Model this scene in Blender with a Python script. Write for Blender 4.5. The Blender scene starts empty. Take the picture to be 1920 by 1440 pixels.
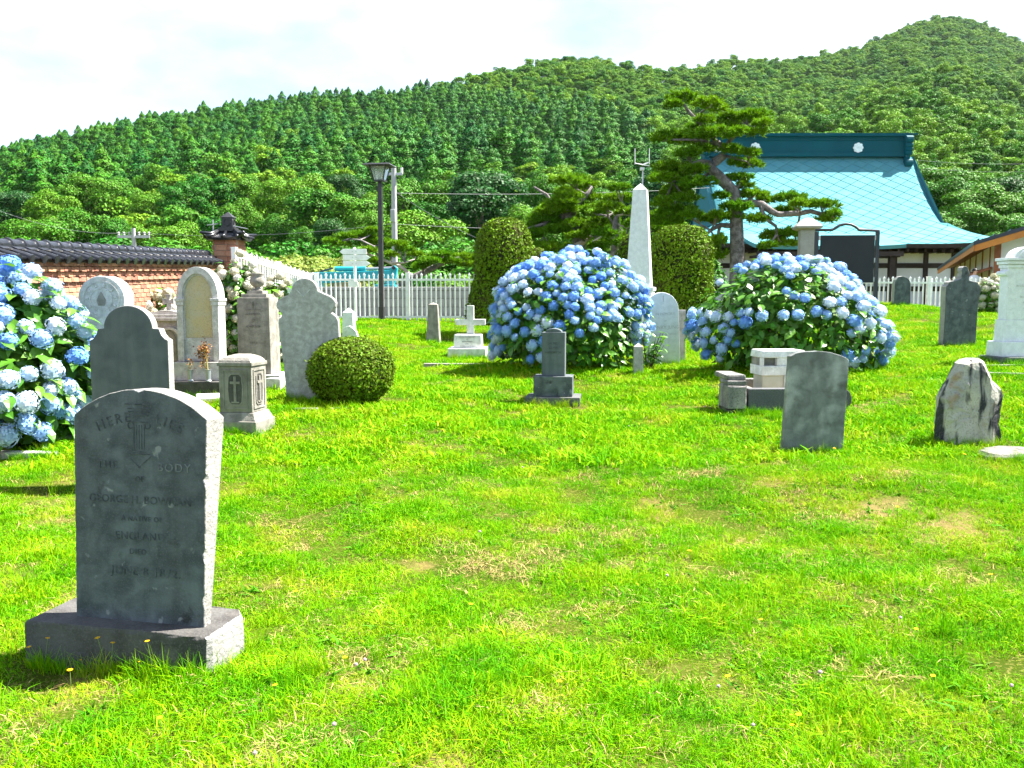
import bpy, bmesh, math, random
import numpy as np
from mathutils import Vector, Matrix

random.seed(11)
RNG = np.random.default_rng(5)
SC = bpy.context.scene
COL = SC.collection
R = math.radians

# ------------------------------------------------------------------ camera
F = 1663.0                      # focal length in photo pixels (1920 wide)
EYE = 1.60
PITCH = math.atan((720 - 560) / F)
cam_data = bpy.data.cameras.new('camera')
cam_data.sensor_width = 36.0
cam_data.lens = 36.0 * F / 1920.0
cam_data.clip_start = 0.05
cam_data.clip_end = 6000
cam = bpy.data.objects.new('camera', cam_data)
COL.objects.link(cam)
cam.location = (0, 0, EYE)
cam.rotation_euler = (R(90) - PITCH, 0, 0)
SC.camera = cam
SC.render.resolution_x, SC.render.resolution_y = 1024, 768

# ------------------------------------------------------------------ sun, sky, exposure
SUN_EL, SUN_AZ = 56.0, 17.0     # azimuth measured from +X towards +Y (away from the camera)
sv = Vector((math.cos(R(SUN_EL)) * math.cos(R(SUN_AZ)), math.cos(R(SUN_EL)) * math.sin(R(SUN_AZ)), math.sin(R(SUN_EL))))
sun_data = bpy.data.lights.new('sun', 'SUN')
sun_data.energy = 5.0
sun_data.angle = R(0.53)
sun_data.color = (1.0, 0.95, 0.86)
sun = bpy.data.objects.new('sun', sun_data)
COL.objects.link(sun)
sun.rotation_euler = sv.to_track_quat('Z', 'Y').to_euler()
sun.location = (20, 5, 40)

world = bpy.data.worlds.new('World')
SC.world = world
world.use_nodes = True
nt = world.node_tree
for n in list(nt.nodes):
    nt.nodes.remove(n)
w_out = nt.nodes.new('ShaderNodeOutputWorld')
w_bg = nt.nodes.new('ShaderNodeBackground')
w_bg.inputs['Strength'].default_value = 0.05
sky = nt.nodes.new('ShaderNodeTexSky')
sky.sky_type = 'NISHITA'
sky.sun_disc = False
sky.sun_elevation = R(SUN_EL)
sky.sun_rotation = R(90 - SUN_AZ)
sky.air_density = 1.0
sky.dust_density = 0.2
sky.ozone_density = 3.0
w_tc = nt.nodes.new('ShaderNodeTexCoord')
w_map = nt.nodes.new('ShaderNodeMapping')
w_map.inputs['Scale'].default_value = (1.0, 1.0, 2.2)
w_map.inputs['Location'].default_value = (0.7, 1.7, 0.37)
w_n = nt.nodes.new('ShaderNodeTexNoise')
w_n.inputs['Scale'].default_value = 1.35
w_n.inputs['Detail'].default_value = 6
w_n.inputs['Roughness'].default_value = 0.55
w_r = nt.nodes.new('ShaderNodeValToRGB')
w_r.color_ramp.elements[0].position = 0.41
w_r.color_ramp.elements[1].position = 0.565
w_mix = nt.nodes.new('ShaderNodeMixRGB')
w_mix.inputs['Color2'].default_value = (5.1, 5.9, 7.1, 1)   # sunlit thin cloud
nt.links.new(w_tc.outputs['Generated'], w_map.inputs['Vector'])
nt.links.new(w_map.outputs['Vector'], w_n.inputs['Vector'])
nt.links.new(w_n.outputs['Fac'], w_r.inputs['Fac'])
nt.links.new(w_r.outputs['Color'], w_mix.inputs['Fac'])
nt.links.new(sky.outputs['Color'], w_mix.inputs['Color1'])
nt.links.new(w_mix.outputs['Color'], w_bg.inputs['Color'])
nt.links.new(w_bg.outputs['Background'], w_out.inputs['Surface'])

SC.view_settings.view_transform = 'Standard'
SC.view_settings.look = 'None'
SC.view_settings.gamma = 1.0
SC.view_settings.use_curve_mapping = False
SC.view_settings.exposure = 2.4
try:
    SC.cycles.use_denoising = True
    SC.cycles.max_bounces = 5
    SC.cycles.diffuse_bounces = 2
    SC.cycles.transmission_bounces = 4
    SC.cycles.sample_clamp_indirect = 6
except Exception:
    pass

# ------------------------------------------------------------------ pixel -> direction helpers
CP, SP = math.cos(PITCH), math.sin(PITCH)
def ray(px, py):
    u = (px - 960) / F
    v = (720 - py) / F
    return Vector((u, CP + v * SP, -SP + v * CP))
def W(px, py, Y):
    d = ray(px, py)
    t = Y / d.y
    return Vector((d.x * t, Y, EYE + d.z * t))
def mpp(px, py, Y):             # metres per photo pixel at that depth
    return Y / ray(px, py).y / F

# ------------------------------------------------------------------ lawn height from where things touch it
CTRL = [(260, 1225, 4.0), (450, 812, 8.7), (1040, 765, 10.7), (1525, 850, 7.9), (1825, 838, 7.9),
        (1800, 650, 15.0), (1900, 680, 12.0), (1700, 573, 21.0), (1870, 590, 20.0), (878, 673, 15.5),
        (813, 645, 18.2), (716, 601, 22.0), (860, 606, 22.3), (580, 752, 10.5), (485, 722, 13.0),
        (380, 748, 12.0), (60, 848, 8.3), (1060, 690, 13.0), (1480, 708, 11.8), (1243, 684, 14.0),
        (1420, 780, 9.6), (640, 625, 17.5), (1560, 640, 16.0), (960, 1000, 5.9)]
cx, cy, cz = [], [], []
for (a, b, Y) in CTRL:
    p = W(a, b, Y)
    cx.append(p.x); cy.append(p.y); cz.append(p.z)
for (x, y, z) in [(0, 0, 0), (-4, 0, 0), (4, 0, 0.0), (-4, 3, 0), (4, 3.5, 0.03), (0, 3, 0), (0, -4, 0), (-6, -4, 0), (6, -4, 0),
                  (-9, 12, 0.2), (-9, 20, 0.7), (12, 14, 0.95), (12, 8, 0.4), (0, 27, 1.0), (9, 25.5, 1.15), (-7, 26, 0.95), (15, 26, 1.05), (9, 31, 0.9)]:
    cx.append(x); cy.append(y); cz.append(z)
cx, cy, cz = np.array(cx), np.array(cy), np.array(cz)
def _phi(r2):
    return 0.5 * r2 * np.log(r2 + 1e-9)
_n = len(cx)
_K = _phi((cx[:, None] - cx[None]) ** 2 + (cy[:, None] - cy[None]) ** 2) + np.eye(_n) * 0.25
_P = np.stack([np.ones(_n), cx, cy], 1)
_A = np.block([[_K, _P], [_P.T, np.zeros((3, 3))]])
_w = np.linalg.solve(_A, np.concatenate([cz, np.zeros(3)]))
def sstep(a, b, x):
    t = np.clip((x - a) / (b - a), 0, 1)
    return t * t * (3 - 2 * t)
def Gn(x, y):
    x = np.asarray(x, float); y = np.asarray(y, float)
    xc = np.clip(x, -13, 17); yc = np.clip(y, -5, 32)
    r2 = (xc[..., None] - cx) ** 2 + (yc[..., None] - cy) ** 2
    z = (_phi(r2) * _w[:_n]).sum(-1) + _w[_n] + _w[_n + 1] * xc + _w[_n + 2] * yc
    k = np.maximum(np.maximum(sstep(25, 33, y), sstep(17, 24, x)), np.maximum(sstep(8, 13, -x), sstep(2, 6, -y)))
    far = 0.75 - 0.7 * sstep(2, 6, -y)
    z = z * (1 - k) + far * k
    bump = 0.018 * np.sin(x * 2.1 + 0.7 * y) * np.cos(y * 1.7 - 0.4 * x) + 0.012 * np.sin(x * 4.3 + 1.3) * np.sin(y * 3.9)
    bank = 0.075 * np.exp(-((x - 2.5) / 1.2) ** 2) * (sstep(6.2, 6.85, y) - sstep(6.9, 8.6, y)) + 0.05 * np.exp(-(((x - 3.6) / 0.9) ** 2 + ((y - 5.9) / 0.5) ** 2))
    return z + (1.5 * bump + bank) * (1 - k)
def G(x, y):
    return float(Gn(np.array([x]), np.array([y]))[0])
def base(px, py, Y):
    p = W(px, py, Y)
    return Vector((p.x, p.y, G(p.x, p.y))), mpp(px, py, Y)

# ------------------------------------------------------------------ materials
def mat(name, color, rough=0.8, spec=0.3, metal=0.0, var=None, var_scale=4.0, bump=0.0, bump_scale=60.0, coords='Object',
        speck=None, speck_scale=180.0, speck_amt=0.5, streak=None, streak_amt=0.0, transl=0.0, per_island=0.0, per_object=0.0,
        stains=(), detail=5.0, streak_rng=(0.45, 0.75), streak_scale=(9, 9, 0.8)):
    """var = second colour mixed by soft noise; speck = third colour as fine grains; streak = vertical run marks."""
    m = bpy.data.materials.new(name)
    m.use_nodes = True
    t = m.node_tree
    b = t.nodes['Principled BSDF']
    L = t.links.new
    b.inputs['Roughness'].default_value = rough
    b.inputs['Metallic'].default_value = metal
    b.inputs['Specular IOR Level'].default_value = spec
    tc = t.nodes.new('ShaderNodeTexCoord')
    src = tc.outputs[coords]
    col = None
    def rgb(c):
        n = t.nodes.new('ShaderNodeRGB'); n.outputs[0].default_value = (*c, 1); return n.outputs[0]
    def mix(f, a, c, blend='MIX'):
        n = t.nodes.new('ShaderNodeMixRGB'); n.blend_type = blend
        if isinstance(f, (int, float)): n.inputs[0].default_value = f
        else: L(f, n.inputs[0])
        L(a, n.inputs[1]); L(c, n.inputs[2]); return n.outputs[0]
    def noise(scale, det, vec=None, dist=0.0):
        n = t.nodes.new('ShaderNodeTexNoise'); n.inputs['Scale'].default_value = scale
        n.inputs['Detail'].default_value = det; n.inputs['Distortion'].default_value = dist
        L(vec if vec is not None else src, n.inputs['Vector']); return n.outputs['Fac']
    def ramp(f, a, c):
        n = t.nodes.new('ShaderNodeMapRange'); n.inputs[1].default_value = a; n.inputs[2].default_value = c
        L(f, n.inputs[0]); return n.outputs[0]
    col = rgb(color)
    if var is not None:
        col = mix(ramp(noise(var_scale, detail, dist=0.4), 0.38, 0.64), col, rgb(var))
    for (sc_, lo, hi, c) in stains:
        col = mix(ramp(noise(sc_, 7.0, dist=0.15), lo, hi), col, rgb(c))
    if streak is not None:
        mp = t.nodes.new('ShaderNodeMapping'); mp.inputs['Scale'].default_value = streak_scale
        L(src, mp.inputs['Vector'])
        f = ramp(noise(1.0, 4.0, mp.outputs[0], 0.3), *streak_rng)
        mm = t.nodes.new('ShaderNodeMath'); mm.operation = 'MULTIPLY'; mm.inputs[1].default_value = streak_amt
        L(f, mm.inputs[0]); col = mix(mm.outputs[0], col, rgb(streak))
    if speck is not None:
        f = ramp(noise(speck_scale, 2.0), 0.52, 0.66)
        mm = t.nodes.new('ShaderNodeMath'); mm.operation = 'MULTIPLY'; mm.inputs[1].default_value = speck_amt
        L(f, mm.inputs[0]); col = mix(mm.outputs[0], col, rgb(speck))
    if per_island > 0 or per_object > 0:
        hs = t.nodes.new('ShaderNodeHueSaturation')
        L(col, hs.inputs['Color'])
        if per_island > 0:
            g = t.nodes.new('ShaderNodeNewGeometry'); k = per_island
            oi = t.nodes.new('ShaderNodeObjectInfo')
            ad = t.nodes.new('ShaderNodeMath'); ad.operation = 'ADD'; L(g.outputs['Random Per Island'], ad.inputs[0]); L(oi.outputs['Random'], ad.inputs[1])
            fr = t.nodes.new('ShaderNodeMath'); fr.operation = 'FRACT'; L(ad.outputs[0], fr.inputs[0]); f = fr.outputs[0]
        else:
            g = t.nodes.new('ShaderNodeObjectInfo'); f = g.outputs['Random']; k = per_object
        mr = t.nodes.new('ShaderNodeMapRange'); mr.inputs[3].default_value = 1 - k; mr.inputs[4].default_value = 1 + k
        L(f, mr.inputs[0]); L(mr.outputs[0], hs.inputs['Value'])
        m2 = t.nodes.new('ShaderNodeMapRange'); m2.inputs[3].default_value = 0.5 - 0.03 * k; m2.inputs[4].default_value = 0.5 + 0.03 * k
        L(f, m2.inputs[0]); L(m2.outputs[0], hs.inputs['Hue'])
        col = hs.outputs['Color']
    L(col, b.inputs['Base Color'])
    if bump > 0:
        bp = t.nodes.new('ShaderNodeBump'); bp.inputs['Strength'].default_value = bump; bp.inputs['Distance'].default_value = 0.01
        L(noise(bump_scale, 6.0), bp.inputs['Height']); L(bp.outputs[0], b.inputs['Normal'])
    if transl > 0:
        tr = t.nodes.new('ShaderNodeBsdfTranslucent'); L(col, tr.inputs['Color'])
        ms = t.nodes.new('ShaderNodeMixShader'); ms.inputs[0].default_value = transl
        L(b.outputs[0], ms.inputs[1]); L(tr.outputs[0], ms.inputs[2])
        L(ms.outputs[0], t.nodes['Material Output'].inputs['Surface'])
    return m

# ------------------------------------------------------------------ mesh helpers
class MB:
    def __init__(s):
        s.v, s.f = [], []
    def add(s, vs, fs, M=None):
        o = len(s.v)
        for q in vs:
            q = Vector(q)
            s.v.append(M @ q if M is not None else q)
        for f in fs:
            s.f.append([o + i for i in f])
        return s
    def box(s, x0, x1, y0, y1, z0, z1, M=None, taper=0.0, tz=None):
        a = taper
        vs = [(x0, y0, z0), (x1, y0, z0), (x1, y1, z0), (x0, y1, z0),
              (x0 + a, y0 + a, z1), (x1 - a, y0 + a, z1), (x1 - a, y1 - a, z1), (x0 + a, y1 - a, z1)]
        return s.add(vs, [(3, 2, 1, 0), (4, 5, 6, 7), (0, 1, 5, 4), (1, 2, 6, 5), (2, 3, 7, 6), (3, 0, 4, 7)], M)
    def prism(s, outline, y0, y1, M=None, back_scale=None):
        """outline: (x, z) anticlockwise seen from the front (-y)."""
        n = len(outline)
        vs = [(x, y0, z) for x, z in outline] + [(x, y1, z) for x, z in outline]
        fs = [list(range(n)), list(range(2 * n - 1, n - 1, -1))]
        for i in range(n):
            j = (i + 1) % n
            fs.append((i, i + n, j + n, j))
        return s.add(vs, fs, M)
    def ring(s, outer, inner, y0, y1, M=None):
        n = len(outer)
        vs = [(x, y0, z) for x, z in outer] + [(x, y0, z) for x, z in inner] + [(x, y1, z) for x, z in outer] + [(x, y1, z) for x, z in inner]
        fs = []
        for i in range(n):
            j = (i + 1) % n
            fs += [(i, j, n + j, n + i), (i, 2 * n + i, 2 * n + j, j), (n + i, n + j, 3 * n + j, 3 * n + i), (2 * n + i, 3 * n + i, 3 * n + j, 2 * n + j)]
        return s.add(vs, fs, M)
    def lathe(s, prof, n=20, M=None):
        vs, fs = [], []
        for r, z in prof:
            for i in range(n):
                a = 2 * math.pi * i / n
                vs.append((r * math.cos(a), r * math.sin(a), z))
        for k in range(len(prof) - 1):
            for i in range(n):
                j = (i + 1) % n
                fs.append((k * n + i, k * n + j, k * n + n + j, k * n + n + i))
        fs.append(list(range(n - 1, -1, -1)))
        fs.append([(len(prof) - 1) * n + i for i in range(n)])
        return s.add(vs, fs, M)
    def tube(s, pts, rad, n=8, M=None):
        pts = [Vector(p) for p in pts]
        if not isinstance(rad, (list, tuple)):
            rad = [rad] * len(pts)
        vs, fs = [], []
        for k, p in enumerate(pts):
            d = (pts[min(k + 1, len(pts) - 1)] - pts[max(k - 1, 0)]).normalized()
            a = d.cross(Vector((0, 0, 1)) if abs(d.z) < 0.9 else Vector((1, 0, 0))).normalized()
            b = d.cross(a)
            for i in range(n):
                t = 2 * math.pi * i / n
                vs.append(p + (a * math.cos(t) + b * math.sin(t)) * rad[k])
        for k in range(len(pts) - 1):
            for i in range(n):
                j = (i + 1) % n
                fs.append((k * n + i, k * n + j, k * n + n + j, k * n + n + i))
        fs.append(list(range(n - 1, -1, -1)))
        fs.append([(len(pts) - 1) * n + i for i in range(n)])
        return s.add(vs, fs, M)
    def mesh(s, name, bevel=0.0, smooth=False, rough=0.0, seg=2):
        me = bpy.data.meshes.new(name)
        me.from_pydata([tuple(v) for v in s.v], [], s.f)
        bm = bmesh.new(); bm.from_mesh(me)
        bmesh.ops.recalc_face_normals(bm, faces=bm.faces)
        if bevel > 0:
            es = [e for e in bm.edges if len(e.link_faces) == 2 and e.calc_face_angle(0) > R(32)]
            bmesh.ops.bevel(bm, geom=es, offset=bevel, segments=seg, affect='EDGES', profile=0.6, clamp_overlap=True)
        if rough > 0:
            rr = random.Random(len(s.v))
            for v in bm.verts:
                v.co += Vector((rr.uniform(-1, 1), rr.uniform(-1, 1), rr.uniform(-1, 1))) * rough
        bm.to_mesh(me); bm.free()
        if smooth:
            me.polygons.foreach_set('use_smooth', [True] * len(me.polygons))
        me.update()
        return me
    def build(s, name, material, parent=None, bevel=0.0, smooth=False, rough=0.0, seg=2):
        return obj(name, s.mesh(name, bevel, smooth, rough, seg), material, parent)

def pale_flanks(o, material):  # paints side faces paler, as if brightly sunlit
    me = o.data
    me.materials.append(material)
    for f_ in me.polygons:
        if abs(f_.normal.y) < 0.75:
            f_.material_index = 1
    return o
def obj(name, me, material=None, parent=None, loc=None, rot=None):
    o = bpy.data.objects.new(name, me)
    COL.objects.link(o)
    if material is not None and me is not None and len(me.materials) == 0:
        me.materials.append(material)
    if parent is not None:
        o.parent = parent
    if loc is not None: o.location = loc
    if rot is not None: o.rotation_euler = rot
    return o
def fast_mesh(name, V, Fq):
    V = np.asarray(V, np.float32); Fq = np.asarray(Fq, np.int32)
    me = bpy.data.meshes.new(name)
    n, k = Fq.shape
    me.vertices.add(len(V)); me.vertices.foreach_set('co', V.ravel())
    me.loops.add(n * k); me.loops.foreach_set('vertex_index', Fq.ravel())
    me.polygons.add(n)
    me.polygons.foreach_set('loop_start', np.arange(0, n * k, k, dtype=np.int32))
    me.polygons.foreach_set('loop_total', np.full(n, k, np.int32))
    me.update(calc_edges=True)
    return me
def tag(o, label, cat, group=None):
    o['label'] = label; o['category'] = cat
    if group: o['group'] = group
    return o
def thing(name, label, cat, loc=(0, 0, 0), rz=0.0, group=None):
    o = bpy.data.objects.new(name, None)
    COL.objects.link(o)
    o.empty_display_size = 0.1
    o.location = loc; o.rotation_euler = (0, 0, rz)
    return tag(o, label, cat, group)
def struct(o):
    o['kind'] = 'structure'; return o
def stuff(o):
    o['kind'] = 'stuff'; return o
def copy_tree(o, parent=None):
    c = o.copy(); COL.objects.link(c); c.parent = parent
    for ch in list(o.children):
        copy_tree(ch, c)
    return c
def text_part(body, size, material, parent, x, y, z, rz=0.0, extrude=0.0012, space=1.0, name='inscription', curve_r=None):
    cu = bpy.data.curves.new('txt', 'FONT')
    cu.body = body; cu.size = size; cu.align_x = 'CENTER'; cu.align_y = 'CENTER'
    cu.extrude = extrude; cu.space_character = space; cu.resolution_u = 3
    to = bpy.data.objects.new('txt', cu)
    COL.objects.link(to)
    bpy.context.view_layer.update()
    me = bpy.data.meshes.new_from_object(to.evaluated_get(bpy.context.evaluated_depsgraph_get()))
    bpy.data.objects.remove(to); bpy.data.curves.remove(cu)
    if curve_r:                       # bend the line of letters over an arc of that radius
        for v in me.vertices:
            a = v.co.x / curve_r
            r = curve_r + v.co.y
            v.co.x, v.co.y = r * math.sin(a), r * math.cos(a) - curve_r
    o = obj(name, me, material, parent)
    o.location = (x, y, z); o.rotation_euler = (R(90), 0, rz)
    return o

# leaf cards: kite-shaped faces
def kites(P, N, L, Wd, rng, curl=0.0, droop=None):
    n = len(P)
    N = N / (np.linalg.norm(N, axis=1, keepdims=True) + 1e-9)
    t = rng.normal(size=(n, 3))
    if droop is not None:
        t = t * 0.35 + droop
    t -= N * (t * N).sum(1, keepdims=True)
    t /= np.linalg.norm(t, axis=1, keepdims=True) + 1e-9
    b = np.cross(N, t)
    L = np.asarray(L).reshape(-1, 1); Wd = np.asarray(Wd).reshape(-1, 1)
    v0 = P - t * L * 0.5
    v1 = P + b * Wd * 0.5 - N * curl * L
    v2 = P + t * L * 0.5 - N * curl * L
    v3 = P - b * Wd * 0.5 - N * curl * L
    V = np.stack([v0, v1, v2, v3], 1).reshape(-1, 3)
    Fq = np.arange(4 * n).reshape(n, 4)
    return V, Fq
def unit(rng, n):
    d = rng.normal(size=(n, 3)); return d / np.linalg.norm(d, axis=1, keepdims=True)

# instances of small prototypes on a point cloud (only for uncountable masses)
def gn_scatter(name, pts, rot, scl, idx, protos, material=None):
    coll = bpy.data.collections.new(name + '_kinds')
    for i, me in enumerate(protos):
        po = bpy.data.objects.new('%s_%02d' % (name, i), me)
        coll.objects.link(po)
    me = bpy.data.meshes.new(name)
    n = len(pts)
    me.vertices.add(n); me.vertices.foreach_set('co', np.asarray(pts, np.float32).ravel())
    a = me.attributes.new('rot', 'FLOAT_VECTOR', 'POINT'); a.data.foreach_set('vector', np.asarray(rot, np.float32).ravel())
    a = me.attributes.new('scl', 'FLOAT_VECTOR', 'POINT'); a.data.foreach_set('vector', np.asarray(scl, np.float32).ravel())
    a = me.attributes.new('pick', 'INT', 'POINT'); a.data.foreach_set('value', np.asarray(idx, np.int32))
    me.update()
    o = obj(name, me, material)
    ng = bpy.data.node_groups.new(name, 'GeometryNodeTree')
    ng.interface.new_socket(name='Geometry', in_out='INPUT', socket_type='NodeSocketGeometry')
    ng.interface.new_socket(name='Geometry', in_out='OUTPUT', socket_type='NodeSocketGeometry')
    gi = ng.nodes.new('NodeGroupInput'); go = ng.nodes.new('NodeGroupOutput')
    ci = ng.nodes.new('GeometryNodeCollectionInfo'); ci.inputs['Collection'].default_value = coll
    ci.inputs['Separate Children'].default_value = True; ci.inputs['Reset Children'].default_value = True
    ip = ng.nodes.new('GeometryNodeInstanceOnPoints'); ip.inputs['Pick Instance'].default_value = True
    def attr(nm, ty):
        q = ng.nodes.new('GeometryNodeInputNamedAttribute'); q.data_type = ty; q.inputs['Name'].default_value = nm
        return q.outputs['Attribute']
    ng.links.new(gi.outputs[0], ip.inputs['Points'])
    ng.links.new(ci.outputs[0], ip.inputs['Instance'])
    ng.links.new(attr('pick', 'INT'), ip.inputs['Instance Index'])
    e2r = ng.nodes.new('FunctionNodeEulerToRotation')
    ng.links.new(attr('rot', 'FLOAT_VECTOR'), e2r.inputs[0]); ng.links.new(e2r.outputs[0], ip.inputs['Rotation'])
    ng.links.new(attr('scl', 'FLOAT_VECTOR'), ip.inputs['Scale'])
    ng.links.new(ip.outputs[0], go.inputs[0])
    md = o.modifiers.new('scatter', 'NODES'); md.node_group = ng
    return stuff(o)
# ================================================================== LARGE STRUCTURE: ground, hill, woods
M_lawn = mat('lawn_soil', (0.045, 0.06, 0.006), 0.95, 0.02, var=(0.03, 0.05, 0.004), var_scale=1.3, coords='Object', bump=0.6, bump_scale=40,
             stains=((0.55, 0.56, 0.66, (0.15, 0.11, 0.045)), (2.3, 0.58, 0.68, (0.13, 0.10, 0.035))), speck=(0.16, 0.14, 0.04), speck_scale=55, speck_amt=0.6)
xs = np.concatenate([[-3000, -1200, -500, -200, -90, -45, -28], np.arange(-20, 24.01, 0.4), [30, 45, 90, 200, 500, 1200, 3000]])
ys = np.concatenate([[-3000, -1000, -300, -80, -25, -12], np.arange(-6, 36.01, 0.4), [42, 50, 60, 75, 100, 200, 600, 1500, 4000]])
gx, gy = np.meshgrid(xs, ys)
gz = Gn(gx, gy)
nx, ny = len(xs), len(ys)
V = np.stack([gx, gy, gz], -1).reshape(-1, 3)
ii, jj = np.meshgrid(np.arange(nx - 1), np.arange(ny - 1))
q = (jj * nx + ii).ravel()
lawn = obj('lawn', fast_mesh('lawn', V, np.stack([q, q + 1, q + nx + 1, q + nx], 1)), M_lawn)
lawn.data.polygons.foreach_set('use_smooth', [True] * len(lawn.data.polygons))
struct(lawn)

# ---- the wooded hill: skyline rows of the photograph, each column with its own ridge distance
SKY = np.array([(-900, 430), (-400, 345), (0, 280), (100, 256), (200, 233), (300, 209), (400, 191), (500, 177), (600, 167), (700, 164), (770, 161), (820, 147), (900, 131), (950, 123), (1000, 116),
                (1070, 106), (1130, 111), (1200, 122), (1250, 128), (1310, 119), (1360, 105), (1430, 109), (1500, 104), (1560, 99), (1620, 80), (1680, 55), (1740, 33),
                (1790, 27), (1850, 46), (1900, 71), (1960, 97), (2300, 210), (3000, 380)], float)
RID = np.array([(-900, 300), (0, 300), (400, 320), (770, 350), (900, 420), (1070, 470), (1260, 480), (1400, 540), (1600, 690), (1760, 800), (3000, 800)], float)
TREEH = np.array([(-900, 7), (770, 7), (900, 6), (1900, 6), (3000, 6)], float)
def row_tan(row):
    v = (720 - row) / F
    return (-SP + v * CP) / (CP + v * SP)
def fbm2(x, y, s, seed=0):
    z = 0
    for k in range(4):
        a = 1.7 * k + seed
        f = 2 ** k / s
        z = z + np.sin(x * f + a + 1.3 * np.sin(y * f * 0.8 + a)) * np.cos(y * f * 1.1 + 2 * a + 0.9 * np.sin(x * f * 0.7)) / 1.7 ** k
    return z
def hill_z(x, Y):
    e0 = row_tan(np.interp(960 + F * x / Y, SKY[:, 0], SKY[:, 1]))
    px = 960 + F * x / (Y * (CP - e0 * SP))
    Yr = np.interp(px, RID[:, 0], RID[:, 1])
    zr = EYE + row_tan(np.interp(px, SKY[:, 0], SKY[:, 1])) * Yr - np.interp(px, TREEH[:, 0], TREEH[:, 1])
    Yf = 72.0
    t = (Y - Yf) / (Yr - Yf)
    tt = np.clip(t, 0, 1)
    z = 0.6 + (zr - 0.6) * (0.72 * tt + 0.28 * tt ** 2)
    z = z - np.clip(t - 1, 0, None) * (Yr - Yf) * 0.35
    env = sstep(0.03, 0.25, tt) * (1 - 0.75 * sstep(0.75, 1.0, tt))
    z = z + env * fbm2(x, Y, 42.0) * np.interp(Yr, [300, 800], [3.0, 5.5])
    return np.maximum(np.where(Y < Yf, 0.6 - 0.02 * (Yf - Y), z), -1.0)
hp = np.arange(-1100, 3000, 22.0)
hY = np.concatenate([np.linspace(64, 200, 26), np.geomspace(206, 1150, 120)])
HP, HY = np.meshgrid(hp, hY)
HX = (HP - 960) / F * HY
HZ = hill_z(HX, HY) - 2.2 * sstep(95, 130, HY)
nx, ny = len(hp), len(hY)
ii, jj = np.meshgrid(np.arange(nx - 1), np.arange(ny - 1))
q = (jj * nx + ii).ravel()
M_hill = mat('hill_undergrowth', (0.02, 0.055, 0.012), 1.0, 0.05, var=(0.035, 0.08, 0.012), var_scale=0.2)
hill = obj('hill', fast_mesh('hill', np.stack([HX, HY, HZ], -1).reshape(-1, 3), np.stack([q, q + 1, q + nx + 1, q + nx], 1)), M_hill)
struct(hill)

def leaf_mat(name, c1, c2, island=0.35, obj_var=0.0, transl=0.28, rough=0.6, spec=0.25, hue=0.02):
    m = bpy.data.materials.new(name); m.use_nodes = True
    t = m.node_tree; L = t.links.new; b = t.nodes['Principled BSDF']
    b.inputs['Roughness'].default_value = rough; b.inputs['Specular IOR Level'].default_value = spec
    g = t.nodes.new('ShaderNodeNewGeometry'); oi = t.nodes.new('ShaderNodeObjectInfo')
    mx = t.nodes.new('ShaderNodeMixRGB'); mx.inputs[1].default_value = (*c1, 1); mx.inputs[2].default_value = (*c2, 1)
    L(oi.outputs['Random'], mx.inputs[0])
    hs = t.nodes.new('ShaderNodeHueSaturation'); L(mx.outputs[0], hs.inputs['Color'])
    mr = t.nodes.new('ShaderNodeMapRange'); mr.inputs[3].default_value = 1 - island; mr.inputs[4].default_value = 1 + island
    L(g.outputs['Random Per Island'], mr.inputs[0]); L(mr.outputs[0], hs.inputs['Value'])
    m2 = t.nodes.new('ShaderNodeMapRange'); m2.inputs[3].default_value = 0.5 - hue; m2.inputs[4].default_value = 0.5 + hue
    L(g.outputs['Random Per Island'], m2.inputs[0]); L(m2.outputs[0], hs.inputs['Hue'])
    L(hs.outputs[0], b.inputs['Base Color'])
    if transl > 0:
        tr = t.nodes.new('ShaderNodeBsdfTranslucent'); L(hs.outputs[0], tr.inputs['Color'])
        ms = t.nodes.new('ShaderNodeMixShader'); ms.inputs[0].default_value = transl
        L(b.outputs[0], ms.inputs[1]); L(tr.outputs[0], ms.inputs[2]); L(ms.outputs[0], t.nodes['Material Output'].inputs['Surface'])
    return m
M_conifer = leaf_mat("cedar_foliage", (0.012, 0.095, 0.012), (0.060, 0.185, 0.008), 0.5, transl=0.14, spec=0.1)
M_broad = leaf_mat("hill_broadleaf", (0.040, 0.155, 0.012), (0.155, 0.285, 0.010), 0.5, transl=0.18, spec=0.1)
M_tree = leaf_mat("tree_leaves", (0.022, 0.125, 0.006), (0.10, 0.225, 0.006), 0.55, transl=0.15, spec=0.15)
M_treedark = leaf_mat("dark_tree_leaves", (0.014, 0.08, 0.012), (0.035, 0.11, 0.010), 0.45, transl=0.25)
M_shrub = leaf_mat('shrub_leaves', (0.16, 0.24, 0.03), (0.24, 0.29, 0.05), 0.45, transl=0.3)
M_bark = mat('bark', (0.10, 0.075, 0.055), 0.9, 0.1, var=(0.17, 0.14, 0.11), var_scale=9, bump=0.9, bump_scale=25)

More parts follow.
